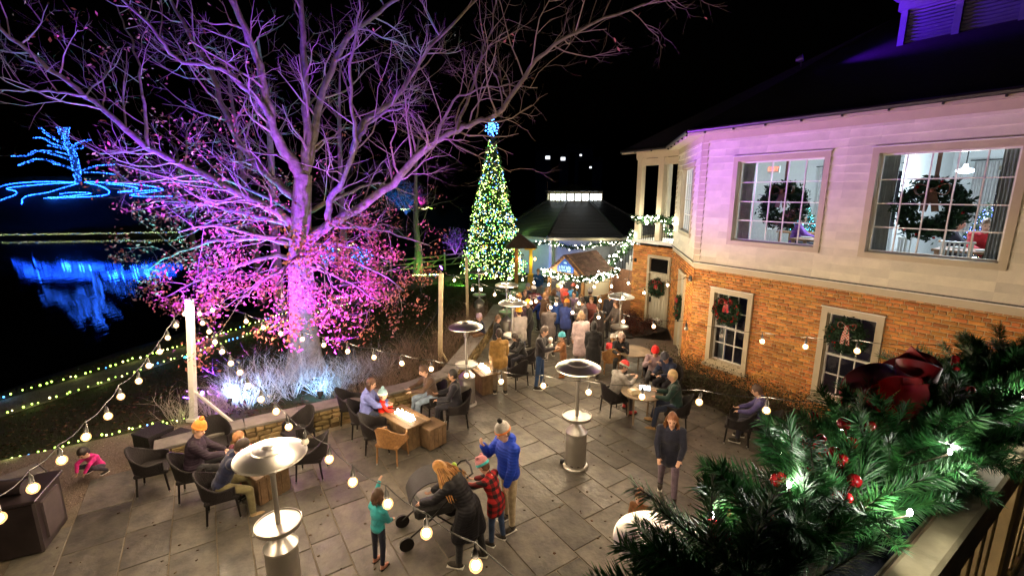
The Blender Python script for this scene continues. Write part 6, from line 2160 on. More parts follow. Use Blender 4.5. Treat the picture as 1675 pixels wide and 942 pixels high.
    for s, kn, ank, f2 in feet:
        A_ = Pv + Vector((0, s * hipw, 0)) + ank
        q = MB()
        q.ball(A_ + Vector((.055, 0, -.045)) * k, Vector((.13, .048, .042)) * k, 12, 8)
        q.capsule(A_ + Vector((0, 0, .02 * k)), A_ - Vector((0, 0, .035 * k)), .05 * k, .05 * k, 10)
        sho = q.build('shoe', cloth(shoe), root, True)
        MB().bbox(A_ + Vector((.055, 0, -.077)) * k, (.25 * k, .088 * k, .016 * k), .006).build('sole', m_legdark if shoe[0] > .2 else m_paper, sho)
    # ---- hair, hat
    hm = mat('hair_%02x%02x%02x' % tuple(int(c * 255) for c in hair), hair, .5, var=.35, scale=14, bump=.5, bscale=60, island=.4)
    if hair:
        q = MB()
        q.ball(hp(-.016, 0, .034), hr * 1.07, 14, 10, HB)
        if long_hair:
            n = 46
            for j in range(n):
                a = R(96 + 168 * j / (n - 1))
                rr_ = rnd.uniform(.86, 1.04)
                p0 = hp(.088 * rr_ * math.cos(a), .086 * rr_ * math.sin(a), .07 - .05 * rnd.random())
                dn = ((Vector((0, 0, -1)) * .75 - hd * .25) * (1 - fan) + (-t - fw * .25 + hsd * .55 * math.sin(a)) * fan).normalized()
                out_ = HB @ Vector((math.cos(a), math.sin(a), 0))
                L_ = long_hair * k * rnd.uniform(.7, 1.08)
                pts = [p0]
                ph = rnd.random() * 6
                for i_ in range(1, 6):
                    u_ = i_ / 5
                    pts.append(p0 + dn * (L_ * u_) + out_ * (.03 * k * math.sin(u_ * 2.6) + .010 * k * math.sin(ph + u_ * 9)) + hsd * (.012 * k * math.sin(ph * 2 + u_ * 8)))
                q.tube(pts, [.013 * k, .014 * k, .013 * k, .011 * k, .008 * k, .003 * k], 5)
        else:
            q.ball(hp(-.045, 0, -.02), Vector((.065, .075, .07)) * (k * hs), 10, 7, HB)
        q.build('hair', hm, root, True)
    if hat:
        q = MB()
        prof = [(.113, -.005), (.118, .02), (.116, .05), (.1, .1), (.07, .135), (.0, .155)]
        q.lathe([(r_ * k * hs, z * k * hs) for r_, z in prof], 18, hp(-.008, 0, .035), HB @ Matrix.Diagonal((1.02, .86, 1)))
        ho = q.build('hat', cloth(hat), root, True)
        MB().lathe([(.112 * k * hs, .0), (.124 * k * hs, .008), (.124 * k * hs, .035), (.114 * k * hs, .045)], 18, hp(-.008, 0, .028), HB @ Matrix.Diagonal((1.02, .86, 1))).build('hat_band', cloth(scarf or hat), ho, True)
        if hatm == 'pom':
            MB().ball(hp(-.008, 0, .215), .042 * k * hs, 10, 8).build('pompom', cloth(pom or hat), ho, True)
        if hatm == 'ears':
            for s in (-1, 1):
                MB().ball(hp(-.01, s * .07, .17), .034 * k * hs, 8, 6).build('hat_ear', cloth(hat), ho, True)
    if hood == 'up':
        q = MB(); q.ball(hp(-.03, 0, .02), hr * 1.22, 14, 10, HB); q.build('hood', jmat, root, True)
    return root
SIT = ((84, 8, 4), (82, 8, -4))
SITA = ((40, 6, 70, 25), (40, 6, 75, 25))
m_plaid = None
def plaid():
    m = bpy.data.materials.new('red_black_plaid'); m.use_nodes = True
    N, L = m.node_tree.nodes, m.node_tree.links
    tc = N.new('ShaderNodeTexCoord'); sx = N.new('ShaderNodeSeparateXYZ'); L.new(tc.outputs['Object'], sx.inputs[0])
    outs = []
    for i, sc in ((1, 9.0), (2, 9.0)):
        mu = N.new('ShaderNodeMath'); mu.operation = 'MULTIPLY'; mu.inputs[1].default_value = sc; L.new(sx.outputs[i], mu.inputs[0])
        fr = N.new('ShaderNodeMath'); fr.operation = 'FRACT'; L.new(mu.outputs[0], fr.inputs[0])
        gt = N.new('ShaderNodeMath'); gt.operation = 'GREATER_THAN'; gt.inputs[1].default_value = .5; L.new(fr.outputs[0], gt.inputs[0]); outs.append(gt)
    ad = N.new('ShaderNodeMath'); ad.operation = 'ADD'; L.new(outs[0].outputs[0], ad.inputs[0]); L.new(outs[1].outputs[0], ad.inputs[1])
    rp = N.new('ShaderNodeValToRGB'); rp.color_ramp.interpolation = 'CONSTANT'
    dv = N.new('ShaderNodeMath'); dv.operation = 'MULTIPLY'; dv.inputs[1].default_value = .45; L.new(ad.outputs[0], dv.inputs[0])
    rp.color_ramp.elements[0].color = (.45, .012, .015, 1); rp.color_ramp.elements[1].position = .3; rp.color_ramp.elements[1].color = (.14, .006, .008, 1)
    e = rp.color_ramp.elements.new(.7); e.color = (.012, .008, .01, 1)
    L.new(dv.outputs[0], rp.inputs['Fac']); L.new(rp.outputs['Color'], N['Principled BSDF'].inputs['Base Color']); N['Principled BSDF'].inputs['Roughness'].default_value = .85
    return m
m_plaid = plaid()
FAM = 'family round the stroller'
# ---- the family in the open patio
person('small girl in teal jacket reaching up to a hanging bulb', G(622, 922), 62, 1.12, 'stand', (.03, .30, .34), (.015, .018, .04), (.10, .05, .03), None,
       arms=((128, 14, 150, 0), (15, 8, 55, 20)), child=True, vox=.013, long_hair=.22, shoe=(.5, .22, .16), legs=((2, 5, -2), (-3, 6, -8)))
person('woman in long black puffer with loose red blond hair bending over the stroller', G(768, 918), 168, 1.70, 'stand', (.010, .010, .014), (.012, .012, .016), (.36, .17, .045), None,
       arms=((48, 12, 62, 16), (42, 12, 55, 10)), lean=30, headp=18, headt=-12, vox=.014, puff=True, coat=1.0, long_hair=.46, fan=.9, legs=((14, 4, 2), (-14, 4, -10)))
person('child in red plaid shirt and pink eared hat leaning to the stroller', G(812, 886), 152, 1.36, 'stand', (.4, .02, .02), (.03, .06, .14), (.12, .06, .03), (.62, .26, .30), 'ears',
       arms=((62, 8, 80, 5), (50, 10, 70, 10)), lean=18, headp=14, child=True, vox=.013, jm=m_plaid, scarf=(.05, .42, .45), coat=.5)
person('man in royal blue hooded jacket and knit pompom beanie holding his face', G(832, 858), 215, 1.80, 'stand', (.012, .045, .42), (.42, .34, .22), (.10, .07, .05), (.30, .29, .28), 'pom',
       arms=((15, 10, 20, 4), (45, 12, 148, 14)), lean=3, headp=14, vox=.014, hood=True, puff=True, scarf=(.6, .18, .05), pom=(.01, .01, .012))
# ---- the two walking by the garland
person('person in dark coat and mauve trousers walking near the garland', G(1090, 812), 250, 1.66, 'stand', (.012, .014, .03), (.16, .12, .17), (.20, .085, .03), None,
       arms=((20, 10, 60, 14), (10, 10, 45, 10)), vox=.015, long_hair=.30, coat=.4, lean=6, headp=8, legs=((14, 3, 6), (-12, 3, -22)), scarf=(.3, .12, .05))
person('small child in brown jacket walking beside the mauve trousers', G(1042, 905), 240, 1.02, 'stand', (.20, .09, .035), (.05, .035, .03), (.30, .13, .05), None, child=True, vox=.014, legs=((12, 3, 4), (-10, 3, -18)))
# ---- the table at the left
c, f_ = CH['b']
person('person in orange pompom beanie and dark coat seated at the left table', c, f_, 1.72, 'sit', (.025, .016, .028), (.03, .03, .035), (.3, .2, .1), (.75, .24, .045), 'pom', SITA, SIT, 10, 8, -35, vox=.016, puff=True)
c, f_ = CH['c']
person('person in navy and red jacket seated nearest camera at the left table', c, f_, 1.74, 'sit', (.012, .016, .05), (.16, .14, .07), (.035, .022, .015), None, 'beanie', ((55, 8, 80, 20), (50, 8, 75, 15)), ((78, 12, 12), (74, 14, 2)), 26, 16, 10, vox=.016, shoe=(.45, .33, .18), scarf=None)
pj = G(352, 765, .85)
person('brown haired child in maroon coat standing at the left table', G(392, 812), 60, 1.14, 'stand', (.11, .012, .035), (.25, .02, .02), (.26, .12, .05), None, child=True, vox=.014, long_hair=.14, coat=.5, arms=((45, 8, 80, 10), (45, 8, 80, 10)), lean=8, headp=12)
# ---- the child on the gravel
person('child in magenta jacket crouching on the gravel', G(166, 776), 262, 1.05, 'sit', (.55, .02, .20), (.03, .025, .04), (.02, .014, .012), None, 'beanie', ((72, 10, 30, 14), (66, 10, 24, 14)), ((112, 18, -52), (112, 18, -52)), 24, 14, 0, True, .013, seat=.14)
# ---- the middle fire table
c, f_ = CH['h']
person('woman in lavender blue puffer seated at the middle fire table', c + Vector((.05, 0, 0)), f_ + 8, 1.68, 'sit', (.16, .19, .50), (.03, .04, .08), (.07, .03, .018), None, 'beanie', ((38, 8, 70, 20), (38, 8, 78, 20)), SIT, 8, 12, -8, vox=.016, puff=True, long_hair=.20)
person('toddler in bright red coat and pale blue hat before the lavender coat', G(627, 712), 20, .98, 'stand', (.72, .025, .015), (.05, .05, .09), (.2, .1, .05), (.30, .50, .60), 'pom', ((30, 10, 70, 10), (30, 10, 70, 10)), child=True, vox=.013, coat=.5, puff=True, scarf=(.75, .75, .75))
c, f_ = CH['j']
person('person in brown jacket and pale jeans seated beside the wall', c, f_ - 10, 1.74, 'sit', (.075, .045, .032), (.20, .27, .38), (.10, .05, .03), None, 'beanie', ((45, 8, 85, 25), (45, 8, 85, 25)), ((82, 10, 2), (80, 10, 6)), 12, 16, 0, vox=.016, skin=SKIN)
c, f_ = CH['k']
person('dark haired person in black jacket over red shirt in profile', c, f_ - 8, 1.72, 'sit', (.014, .014, .022), (.015, .015, .02), (.012, .010, .010), None, 'beanie', ((30, 8, 75, 18), (34, 8, 85, 20)), SIT, 4, 2, 0, vox=.016, skin=SKIN2)
# ---- middle distance
person('man in tan canvas jacket standing with his back turned', G(817, 541, 1.76), 105, 1.76, 'stand', (.34, .20, .06), (.22, .17, .12), (.035, .02, .015), None, vox=.017, coat=.3)
c, f_ = CH['m']
person('seated woman in black looking down at her phone', c + Vector((-.1, 0, 0)), 205, 1.66, 'sit', (.012, .012, .014), (.015, .015, .02), (.025, .015, .012), None, 'beanie', ((40, 6, 100, 22), (40, 6, 100, 22)), SIT, 16, 26, 0, vox=.017, long_hair=.22)
person('person in pale grey puffer and yellow knit hat', G(850, 506, 1.74), 110, 1.74, 'stand', (.30, .27, .26), (.02, .03, .07), (.06, .035, .02), (.85, .42, .03), 'pom', vox=.018, puff=True, coat=.35)
person('man in charcoal jacket and jeans cradling a baby', G(884, 534, 1.78), 345, 1.78, 'stand', (.028, .026, .030), (.025, .06, .16), (.07, .05, .045), None, 'beanie', ((35, 12, 95, 28), (35, 12, 98, 28)), lean=2, headp=22, vox=.017)
pb = G(884, 534, 1.78)
person('baby in white hood held against the charcoal jacket', (pb.x + .30, pb.y - .07), 200, .62, 'sit', (.62, .60, .58), (.55, .5, .5), (.5, .5, .5), (.75, .74, .72), 'beanie', ((40, 10, 80, 10), (40, 10, 80, 10)), ((60, 10, 10), (60, 10, 10)), 5, 0, 0, True, .012, z0=1.10, seat=.0, puff=True)
person('child in brown coat and teal knit hat holding a green toy', G(922, 548, 1.28), 190, 1.28, 'stand', (.18, .075, .03), (.02, .025, .045), (.1, .05, .03), (.06, .33, .42), 'beanie', ((40, 10, 85, 15), (40, 10, 85, 15)), child=True, vox=.016, shoe=(.35, .13, .03), coat=.5)
ty = G(922, 548, 1.28)
wd_ = thing('light_wand', (ty.x - .42, ty.y - .02, .84), R(20), 'glowing green toy wand in the hand of the teal hat child', 'toy')
MB().capsule((-.12, 0, .02), (.1, 0, .0), .018, .018, 8).build('tube', glow('green_wand', (.05, 1.0, .25), 4), wd_, True)
MB().capsule((.1, 0, 0), (.2, 0, -.02), .016, .016, 8).build('handle', m_paper, wd_, True)
person('tall person in pale mauve long coat among the crowd', G(952, 512, 1.78), 100, 1.78, 'stand', (.42, .33, .35), (.10, .09, .10), (.25, .16, .10), None, vox=.018, coat=1.0, long_hair=.15)
person('hooded figure in black with back to the camera near the round table', G(972, 532, 1.62), 80, 1.68, 'stand', (.010, .010, .012), (.015, .015, .018), (.01, .01, .01), None, vox=.018, coat=.9, hood='up')
person('woman in pale knit hood and black coat resting chin on hand', G(1016, 546, 1.26), 258, 1.64, 'sit', (.014, .013, .016), (.02, .02, .02), (.08, .045, .03), (.42, .33, .30), 'beanie', ((35, 6, 140, 25), (45, 6, 90, 25)), SIT, 10, 6, 10, vox=.016, long_hair=.2)
c, f_ = CH['n']
person('child in coral red coat and grey striped scarf at the round table', c, f_, 1.18, 'sit', (.60, .05, .06), (.05, .04, .04), (.30, .16, .07), (.40, .38, .36), 'beanie', ((40, 8, 80, 15), (40, 8, 80, 15)), SIT, 6, 8, 0, True, .014, seat=.5, puff=True)
c, f_ = CH['p']
person('person in grey sweater and red striped cap eating at the table', c, f_, 1.70, 'sit', (.30, .285, .27), (.04, .035, .04), (.06, .04, .03), (.50, .04, .04), 'beanie', ((42, 6, 118, 25), (42, 6, 112, 25)), SIT, 14, 16, -25, vox=.016, shoe=(.5, .05, .05), scarf=(.35, .42, .36))
c, f_ = CH['r']
person('person in red knit hat and mauve jacket holding both hands to face', c, f_, 1.70, 'sit', (.24, .17, .20), (.03, .03, .035), (.10, .05, .03), (.72, .02, .02), 'beanie', ((52, 14, 135, 25), (52, 14, 130, 25)), SIT, 12, 14, 0, vox=.016)
c, f_ = CH['s']
person('person in navy hoodie and cap looking at a phone', c, f_, 1.72, 'sit', (.016, .024, .06), (.02, .02, .03), (.20, .12, .06), (.05, .05, .07), 'beanie', ((38, 8, 95, 22), (38, 8, 90, 22)), SIT, 16, 18, 10, vox=.016, hood=True)
c, f_ = CH['q']
person('blond person in dark green jacket and tan shoes seated with back turned', c, f_, 1.76, 'sit', (.012, .035, .032), (.02, .028, .06), (.42, .30, .15), None, 'beanie', ((30, 8, 85, 20), (30, 8, 92, 20)), ((76, 10, 8), (80, 10, 14)), 8, 6, 0, vox=.016, shoe=(.36, .22, .10))
person('small person in pale hat sitting on the far stone wall', (-1.02, 15.3), 200, 1.40, 'sit', (.02, .025, .05), (.16, .09, .05), (.5, .3, .25), (.40, .30, .38), 'beanie', SITA, ((80, 6, 4), (80, 6, 4)), 8, 6, 0, True, .018, seat=.50)
person('man in dark jacket standing under the heater by the porch', G(1000, 478, 1.80), 230, 1.80, 'stand', (.022, .022, .032), (.05, .05, .06), (.16, .11, .08), None, vox=.018)
person('person in purple navy coat seated at the right bushes', G(1243, 728), 150, 1.68, 'sit', (.06, .05, .16), (.03, .03, .05), (.07, .04, .03), None, 'beanie', SITA, SIT, 10, 12, 0, vox=.018)
chair('v', G(1243, 728), 150, 'dark wicker chair under the purple navy coat by the bushes')
# ---- the crowd towards the hut
CROWD = [((875, 470, 1.70), 110, (.14, .03, .04), (.04, .04, .05), (.60, .55, .52), 'person in maroon jacket and white hat in the far crowd'),
         ((846, 482, 1.68), 60, (.06, .04, .03), (.03, .03, .04), (.45, .22, .05), 'person in brown coat at the wall side of the crowd'),
         ((857, 474, 1.60), 300, (.03, .03, .03), (.02, .02, .03), None, 'dark haired person in black in the far crowd'),
         ((899, 499, 1.72), 95, (.10, .085, .085), (.05, .045, .045), None, 'person in grey brown coat standing behind the baby'),
         ((914, 486, 1.66), 120, (.02, .06, .26), (.02, .03, .06), None, 'person in blue parka in the middle of the crowd'),
         ((926, 492, 1.62), 70, (.03, .05, .20), (.03, .03, .04), (.62, .20, .03), 'person in blue jacket and orange hat in the crowd'),
         ((940, 476, 1.70), 250, (.30, .22, .36), (.05, .05, .07), None, 'person in lilac jacket facing the camera by the hut'),
         ((921, 462, 1.74), 100, (.40, .08, .06), (.05, .05, .05), (.70, .68, .64), 'person in red coat and white hat at the hut counter'),
         ((884, 488, 1.30), 150, (.02, .05, .28), (.04, .04, .05), (.03, .05, .40), 'child in cobalt coat and hat within the crowd'),
         ((867, 492, 1.66), 200, (.02, .02, .022), (.02, .02, .025), (.50, .28, .04), 'person in black with mustard hat in the crowd'),
         ((957, 488, 1.68), 180, (.16, .14, .15), (.07, .06, .06), None, 'person in grey jacket at the right side of the crowd'),
         ((936, 466, 1.64), 60, (.05, .20, .40), (.03, .03, .05), (.50, .10, .08), 'person in bright blue vest before the hut side'),
         ((982, 498, 1.66), 130, (.025, .02, .022), (.02, .02, .02), None, 'dark figure between hut and porch heater'),
         ((893, 470, 1.62), 280, (.22, .10, .05), (.04, .03, .03), None, 'person in rust coat facing the patio in the crowd'),
         ((905, 474, 1.70), 40, (.04, .06, .05), (.03, .03, .03), None, 'person in dark green coat near the hut post'),
         ((1012, 492, 1.70), 200, (.10, .085, .08), (.03, .03, .03), None, 'person in taupe coat by the brick porch corner'),
         ((812, 520, 1.26), 20, (.018, .018, .02), (.02, .02, .02), None, 'dark figure sitting by the wall near the tan jacket'),
         ((863, 466, 1.72), 80, (.03, .03, .05), (.03, .03, .04), (.12, .12, .14), 'person in navy coat and grey hat farthest back by the wall'),
         ((889, 480, 1.68), 20, (.09, .05, .03), (.03, .03, .03), None, 'person in chestnut jacket turned sideways in the crowd'),
         ((930, 480, 1.70), 150, (.04, .04, .045), (.02, .02, .03), (.60, .06, .05), 'person in charcoal with scarlet hat mid crowd'),
         ((948, 482, 1.64), 300, (.22, .20, .18), (.05, .05, .05), None, 'person in oatmeal jacket facing out from the crowd'),
         ((966, 474, 1.72), 90, (.02, .03, .03), (.02, .02, .02), (.30, .30, .30), 'person in black and pale grey hat by the hut planks'),
         ((970, 486, 1.60), 220, (.25, .08, .07), (.04, .03, .03), None, 'person in brick red coat near the porch heater'),
         ((910, 466, 1.66), 330, (.10, .12, .20), (.03, .03, .05), (.70, .66, .30), 'person in slate jacket with cream yellow hat at the counter'),
         ((853, 492, 1.64), 260, (.05, .03, .05), (.02, .02, .03), None, 'person in plum jacket beside the wall side heater'),
         ((880, 440, 1.7), 270, (.02, .10, .30), (.25, .25, .26), None, 'person in blue jacket standing beyond the shelter posts')]
rc = random.Random(21)
for (px, py, h), fc, jc, tcol, ht, lb in CROWD:
    sit = 'sitting' in lb
    p = G(px, py, h)
    person(lb, p, fc, 1.66 if sit else h, 'sit' if sit else 'stand', jc, tcol, rc.choice(((.03, .02, .015), (.12, .06, .03), (.25, .14, .06))), ht, 'beanie',
           ((rc.uniform(5, 45), 8, rc.uniform(20, 95), 12), (rc.uniform(5, 45), 8, rc.uniform(20, 95), 12)), SIT if sit else ((rc.uniform(-4, 8), 4, 0), (rc.uniform(-8, 4), 4, -5)),
           rc.uniform(2, 8), rc.uniform(0, 14), rc.uniform(-20, 20), h < 1.4, .024, coat=rc.choice((0, .3, .5)), group='people in the crowd towards the hut', puff=rc.random() < .3, long_hair=rc.choice((0, 0, .18)))
# ---- diners behind the upper windows
for i, (x, y, fc, jc, hr_, lb) in enumerate([(1.9, 1.6, 20, (.16, .05, .30), (.65, .63, .6), 'white haired diner in purple behind the corner side window'), (3.05, 1.75, 260, (.06, .25, .45), (.30, .15, .08), 'diner in blue shirt behind the corner side window'),
                                           (4.95, 2.0, 10, (.03, .03, .05), (.10, .05, .03), 'diner in dark jacket at the left of the rail side window'), (5.5, 1.95, 290, (.45, .02, .03), (.2, .1, .05), 'diner in red behind the rail side window'),
                                           (6.3, 1.55, 200, (.45, .48, .52), (.42, .28, .12), 'blond diner in pale shirt behind the rail side window')]):
    p = bldp(x, y, 0)
    person(lb, p, math.degrees(rzw) + fc, 1.70, 'sit', jc, (.03, .03, .04), hr_, None, 'beanie', SITA, SIT, 8, 8, 0, vox=.02, z0=RZ0, seat=.47, group='diners behind the windows')
dg = bpy.context.evaluated_depsgraph_get()
dg.update()
for o in REMESH:
    me = bpy.data.meshes.new_from_object(o.evaluated_get(dg))
    me.name = o.data.name
    old = o.data
    o.modifiers.clear()
    o.data = me
    me.polygons.foreach_set('use_smooth', [True] * len(me.polygons))
    bpy.data.meshes.remove(old)

# ---------------------------------------------------------------- pushchair and phones
st_ = thing('stroller', G(712, 868), R(20), 'black stroller with dark canopy before the bending woman', 'stroller')
m_strfab = mat('stroller_fabric', (.018, .018, .02), .7, var=.3, scale=12, bump=.3)
def arc(cx, cz, r_, a0, a1, n, w, th=.012):
    vs, fs = [], []
    for i in range(n + 1):
        a = R(a0 + (a1 - a0) * i / n)
        for (rr, y) in ((r_, -w), (r_, w), (r_ - th, w), (r_ - th, -w)):
            bul = 1 + .06 * math.sin(PI * i / n)
            vs.append((cx + rr * bul * math.cos(a), y, cz + rr * bul * math.sin(a)))
    for i in range(n):
        for k in range(4):
            k2 = (k + 1) % 4
            fs.append((i * 4 + k, i * 4 + k2, i * 4 + 4 + k2, i * 4 + 4 + k))
    fs += [(3, 2, 1, 0), tuple(n * 4 + k for k in range(4))]
    return MB().add(vs, fs)
arc(-.02, .62, .40, 40, 165, 14, .24).build('canopy', m_strfab, st_, True)
q = MB(); q.bbox((-.02, 0, .50), (.62, .44, .20), .06); q.build('seat_tub', m_strfab, st_, True)
MB().bbox((.22, 0, .68), (.09, .40, .40), .03, Matrix.Rotation(R(-20), 3, 'Y')).build('seat_back', m_strfab, st_, True)
for s in (-1, 1):
    MB().tube([(-.48, s * .24, .14), (-.1, s * .25, .42), (.28, s * .25, .78), (.50, s * .23, 1.0), (.58, s * .2, 1.02)], .014, 8).build('frame_tube', m_legdark, st_)
    MB().tube([(.32, s * .25, .16), (.0, s * .25, .46)], .014, 8).build('frame_tube', m_legdark, st_)
    for x, r_ in ((-.48, .11), (.34, .15)):
        wh = MB().lathe([(r_ * .7, -.02), (r_, -.02), (r_, .02), (r_ * .7, .02)], 18, (x, s * .27, r_), Matrix.Rotation(PI / 2, 3, 'X')).build('wheel', m_legdark, st_, True)
        MB().lathe([(.0, -.012), (r_ * .68, -.012), (r_ * .68, .012), (.0, .012)], 14, (x, s * .27, r_), Matrix.Rotation(PI / 2, 3, 'X')).build('rim', m_steel, wh)
MB().tube([(.58, -.2, 1.02), (.60, 0, 1.04), (.58, .2, 1.02)], .018, 8).build('handlebar', m_legdark, st_)
MB().bbox((.42, .0, .86), (.14, .30, .16), .03).build('organiser_bag', m_strfab, st_)
MB().ball((.36, .12, 1.0), (.05, .05, .07), 10, 8).build('green_bottle', mat('lime_bottle', (.35, .6, .05), .3, var=.1), st_, True)
MB().bbox((-.12, .02, .64), (.3, .3, .08), .03, .3).build('blanket', mat('grey_blanket', (.45, .44, .45), .9, var=.15), st_, True)
# ================================================================ deck, railing and the big foreground garland
RD = Vector((WN.x, WN.y, 0))                                 # along the railing, away from the camera to the right
RO = Vector((-RD.y, RD.x, 0))                                # outwards over the patio
RAIL_Z = 4.55
RP = Vector((.728, .787, RAIL_Z))                            # a point on the inner cap edge
m_rail = mat('pale_rail_wood', (.64, .53, .30), .6, var=.18, scale=7, bump=.3, bscale=14)
m_capmetal = mat('dark_rail_cap', (.035, .038, .05), .25, metal=.7, var=.15, spec=.6)
rrz = math.atan2(RD.y, RD.x)
rl = thing('deck_railing', (RP.x, RP.y, 3.45), rrz, 'pale wooden deck railing with dark metal cap under the garland', 'railing')
zt = RAIL_Z - 3.45
MB().bbox((.9, .075, zt - .012), (4.4, .15, .024), .006).build('cap', m_capmetal, rl)
MB().box((.9, .004, zt + .004), (4.4, .012, .012)).build('cap_edge', m_capmetal, rl)
MB().bbox((.9, -.032, zt - .075), (4.4, .064, .12), .008).build('top_rail', m_rail, rl)
MB().bbox((.9, -.01, .14), (4.4, .045, .09), .006).build('bottom_rail', m_rail, rl)
for k in range(30):
    MB().bbox((-1.2 + k * .145, .0, zt / 2 + .02), (.04, .04, zt - .28), .004).build('baluster', m_rail, rl)
for x in (-.9, 1.25, 2.9):
    MB().bbox((x, -.0, zt / 2 - .06), (.12, .10, zt - .12), .008).build('rail_post', m_rail, rl)
dk = thing('deck', (RP.x, RP.y, 3.45), rrz, 'wooden deck floor below the pale railing', 'deck')
m_deck = mat('deck_board', (.20, .14, .09), .7, var=.3, scale=6, bump=.4)
for k in range(14):
    MB().bbox((.9, -.04 - k * .146, -.015), (4.6, .14, .03), .004).build('board', m_deck, dk)
MB().box((.9, .06, -.16), (4.6, .04, .26)).build('rim_joist', m_deck, dk)
for x in (-1.2, 1.2, 3.0):
    MB().box((x, -.1, -1.72), (.16, .16, 3.4)).build('post', m_deck, dk)
m_needle = mat('garland_needle', (.012, .080, .016), .45, var=.35, scale=5, island=.6, spec=.45, col2=(.035, .14, .028))
m_stem = mat('garland_stem', (.05, .04, .02), .8, var=.3)
gd = thing('fir_garland', RP, 0, 'thick green fir garland with berries and ribbon over the deck railing', 'garland')
def sprig_mesh(seed, L_=.23, n=250):
    """one fir sprig: a stem along +x with flat pointed needles all round"""
    r_ = np.random.RandomState(seed)
    t = r_.rand(n) ** .9
    x = t * L_
    bend = -.03 * (x / L_) ** 2
    a = r_.rand(n) * 6.283
    nl = .054 * (1.05 - .45 * t) * (.75 + .5 * r_.rand(n))
    fwd = .75 + .35 * r_.rand(n)
    d_ = np.stack([np.cos(fwd) , np.sin(fwd) * np.cos(a), np.sin(fwd) * np.sin(a) * .75], 1)
    o_ = np.stack([x, np.zeros(n), bend], 1)
    tip = o_ + d_ * nl[:, None]
    side = np.cross(d_, np.array([0, 0, 1.0])); side /= (np.linalg.norm(side, axis=1)[:, None] + 1e-6)
    up = np.cross(side, d_)
    w = .0012
    mid = o_ + d_ * (nl * .55)[:, None]
    v = np.stack([o_ - side * w * .7, o_ + side * w * .7, mid + side * w, mid - side * w, tip, mid + up * w * .8], 1).reshape(-1, 3)
    tri = np.array([[0, 1, 2], [0, 2, 3], [3, 2, 4], [0, 5, 3], [1, 2, 5], [3, 5, 4], [5, 2, 4]])
    f = (tri[None] + (np.arange(n) * 6)[:, None, None]).reshape(-1, 3)
    # stem
    m = 6
    sx = np.linspace(0, L_ * .97, m); sv = []
    for i in range(m):
        rr = .0028 * (1 - .6 * i / m)
        for k in range(3):
            sv.append((sx[i], rr * math.cos(2.1 * k), -.03 * (sx[i] / L_) ** 2 + rr * math.sin(2.1 * k)))
    sf = []
    for i in range(m - 1):
        for k in range(3):
            a0, a1 = i * 3 + k, i * 3 + (k + 1) % 3
            sf += [(a0, a1, a1 + 3), (a0, a1 + 3, a0 + 3)]
    V = np.concatenate([v, np.array(sv)]); Fc = np.concatenate([f, np.array(sf) + len(v)])
    mi = np.concatenate([np.zeros(len(f)), np.ones(len(sf))]).astype(int)
    return np_mesh('sprig', V, Fc, [m_needle, m_stem], False, mi)
sprigs = [sprig_mesh(500 + i, .165 + .015 * (i % 4)) for i in range(7)]
rg = random.Random(17)
GC = lambda s: RP + RD * s + RO * (.095 + .02 * math.sin(s * 7)) + Vector((0, 0, .035 + .015 * math.sin(s * 4 + 1)))
core = [GC(-.45 + 2.2 * k / 30) - RP for k in range(31)]
MB().tube(core, .035, 8).build('core', m_stem, gd, True)
def place_sprig(p, d_, sc=1.0):
    M_ = Vector(d_).to_track_quat('X', 'Z').to_matrix().to_4x4()
    o_ = put('sprig', sprigs[rg.randrange(len(sprigs))], gd)
    o_.matrix_local = Matrix.Translation(p - RP) @ M_ @ Matrix.Rotation(rg.random() * 6.28, 4, 'X') @ Matrix.Scale(sc, 4)
for k in range(286):
    s = -.42 + 2.0 * (k + rg.random()) / 286
    a = rg.random() * 2 * PI
    radial = RO * math.cos(a) + Vector((0, 0, 1)) * math.sin(a)
    if math.sin(a) < -.2 and math.cos(a) < 0:          # nothing grows into the rail cap
        radial = RO * abs(math.cos(a)) + Vector((0, 0, 1)) * abs(math.sin(a)) * .6
    along_ = rg.choice((-1, -1, 1)) * rg.uniform(.2, 1.1)
    if math.cos(a) < -.55:
        radial = (RO * -.5 + Vector((0, 0, 1))).normalized() if math.sin(a) > 0 else (RO + Vector((0, 0, -.5))).normalized()
    d_ = (radial + RD * along_ + Vector((0, 0, -.15))).normalized()
    if d_.dot(RO) < -.66:
        d_ = (d_ - RO * (d_.dot(RO) + .58)).normalized()
    p = GC(s) + radial * rg.uniform(.0, .075)
    if (radial.z > .6 and s < .35):
        d_ = (d_ + RO * .6 - Vector((0, 0, .3))).normalized()
    place_sprig(p, d_, rg.uniform(.85, 1.2))
mass_v, mass_f, mass_m, nv_ = [], [], [], 0
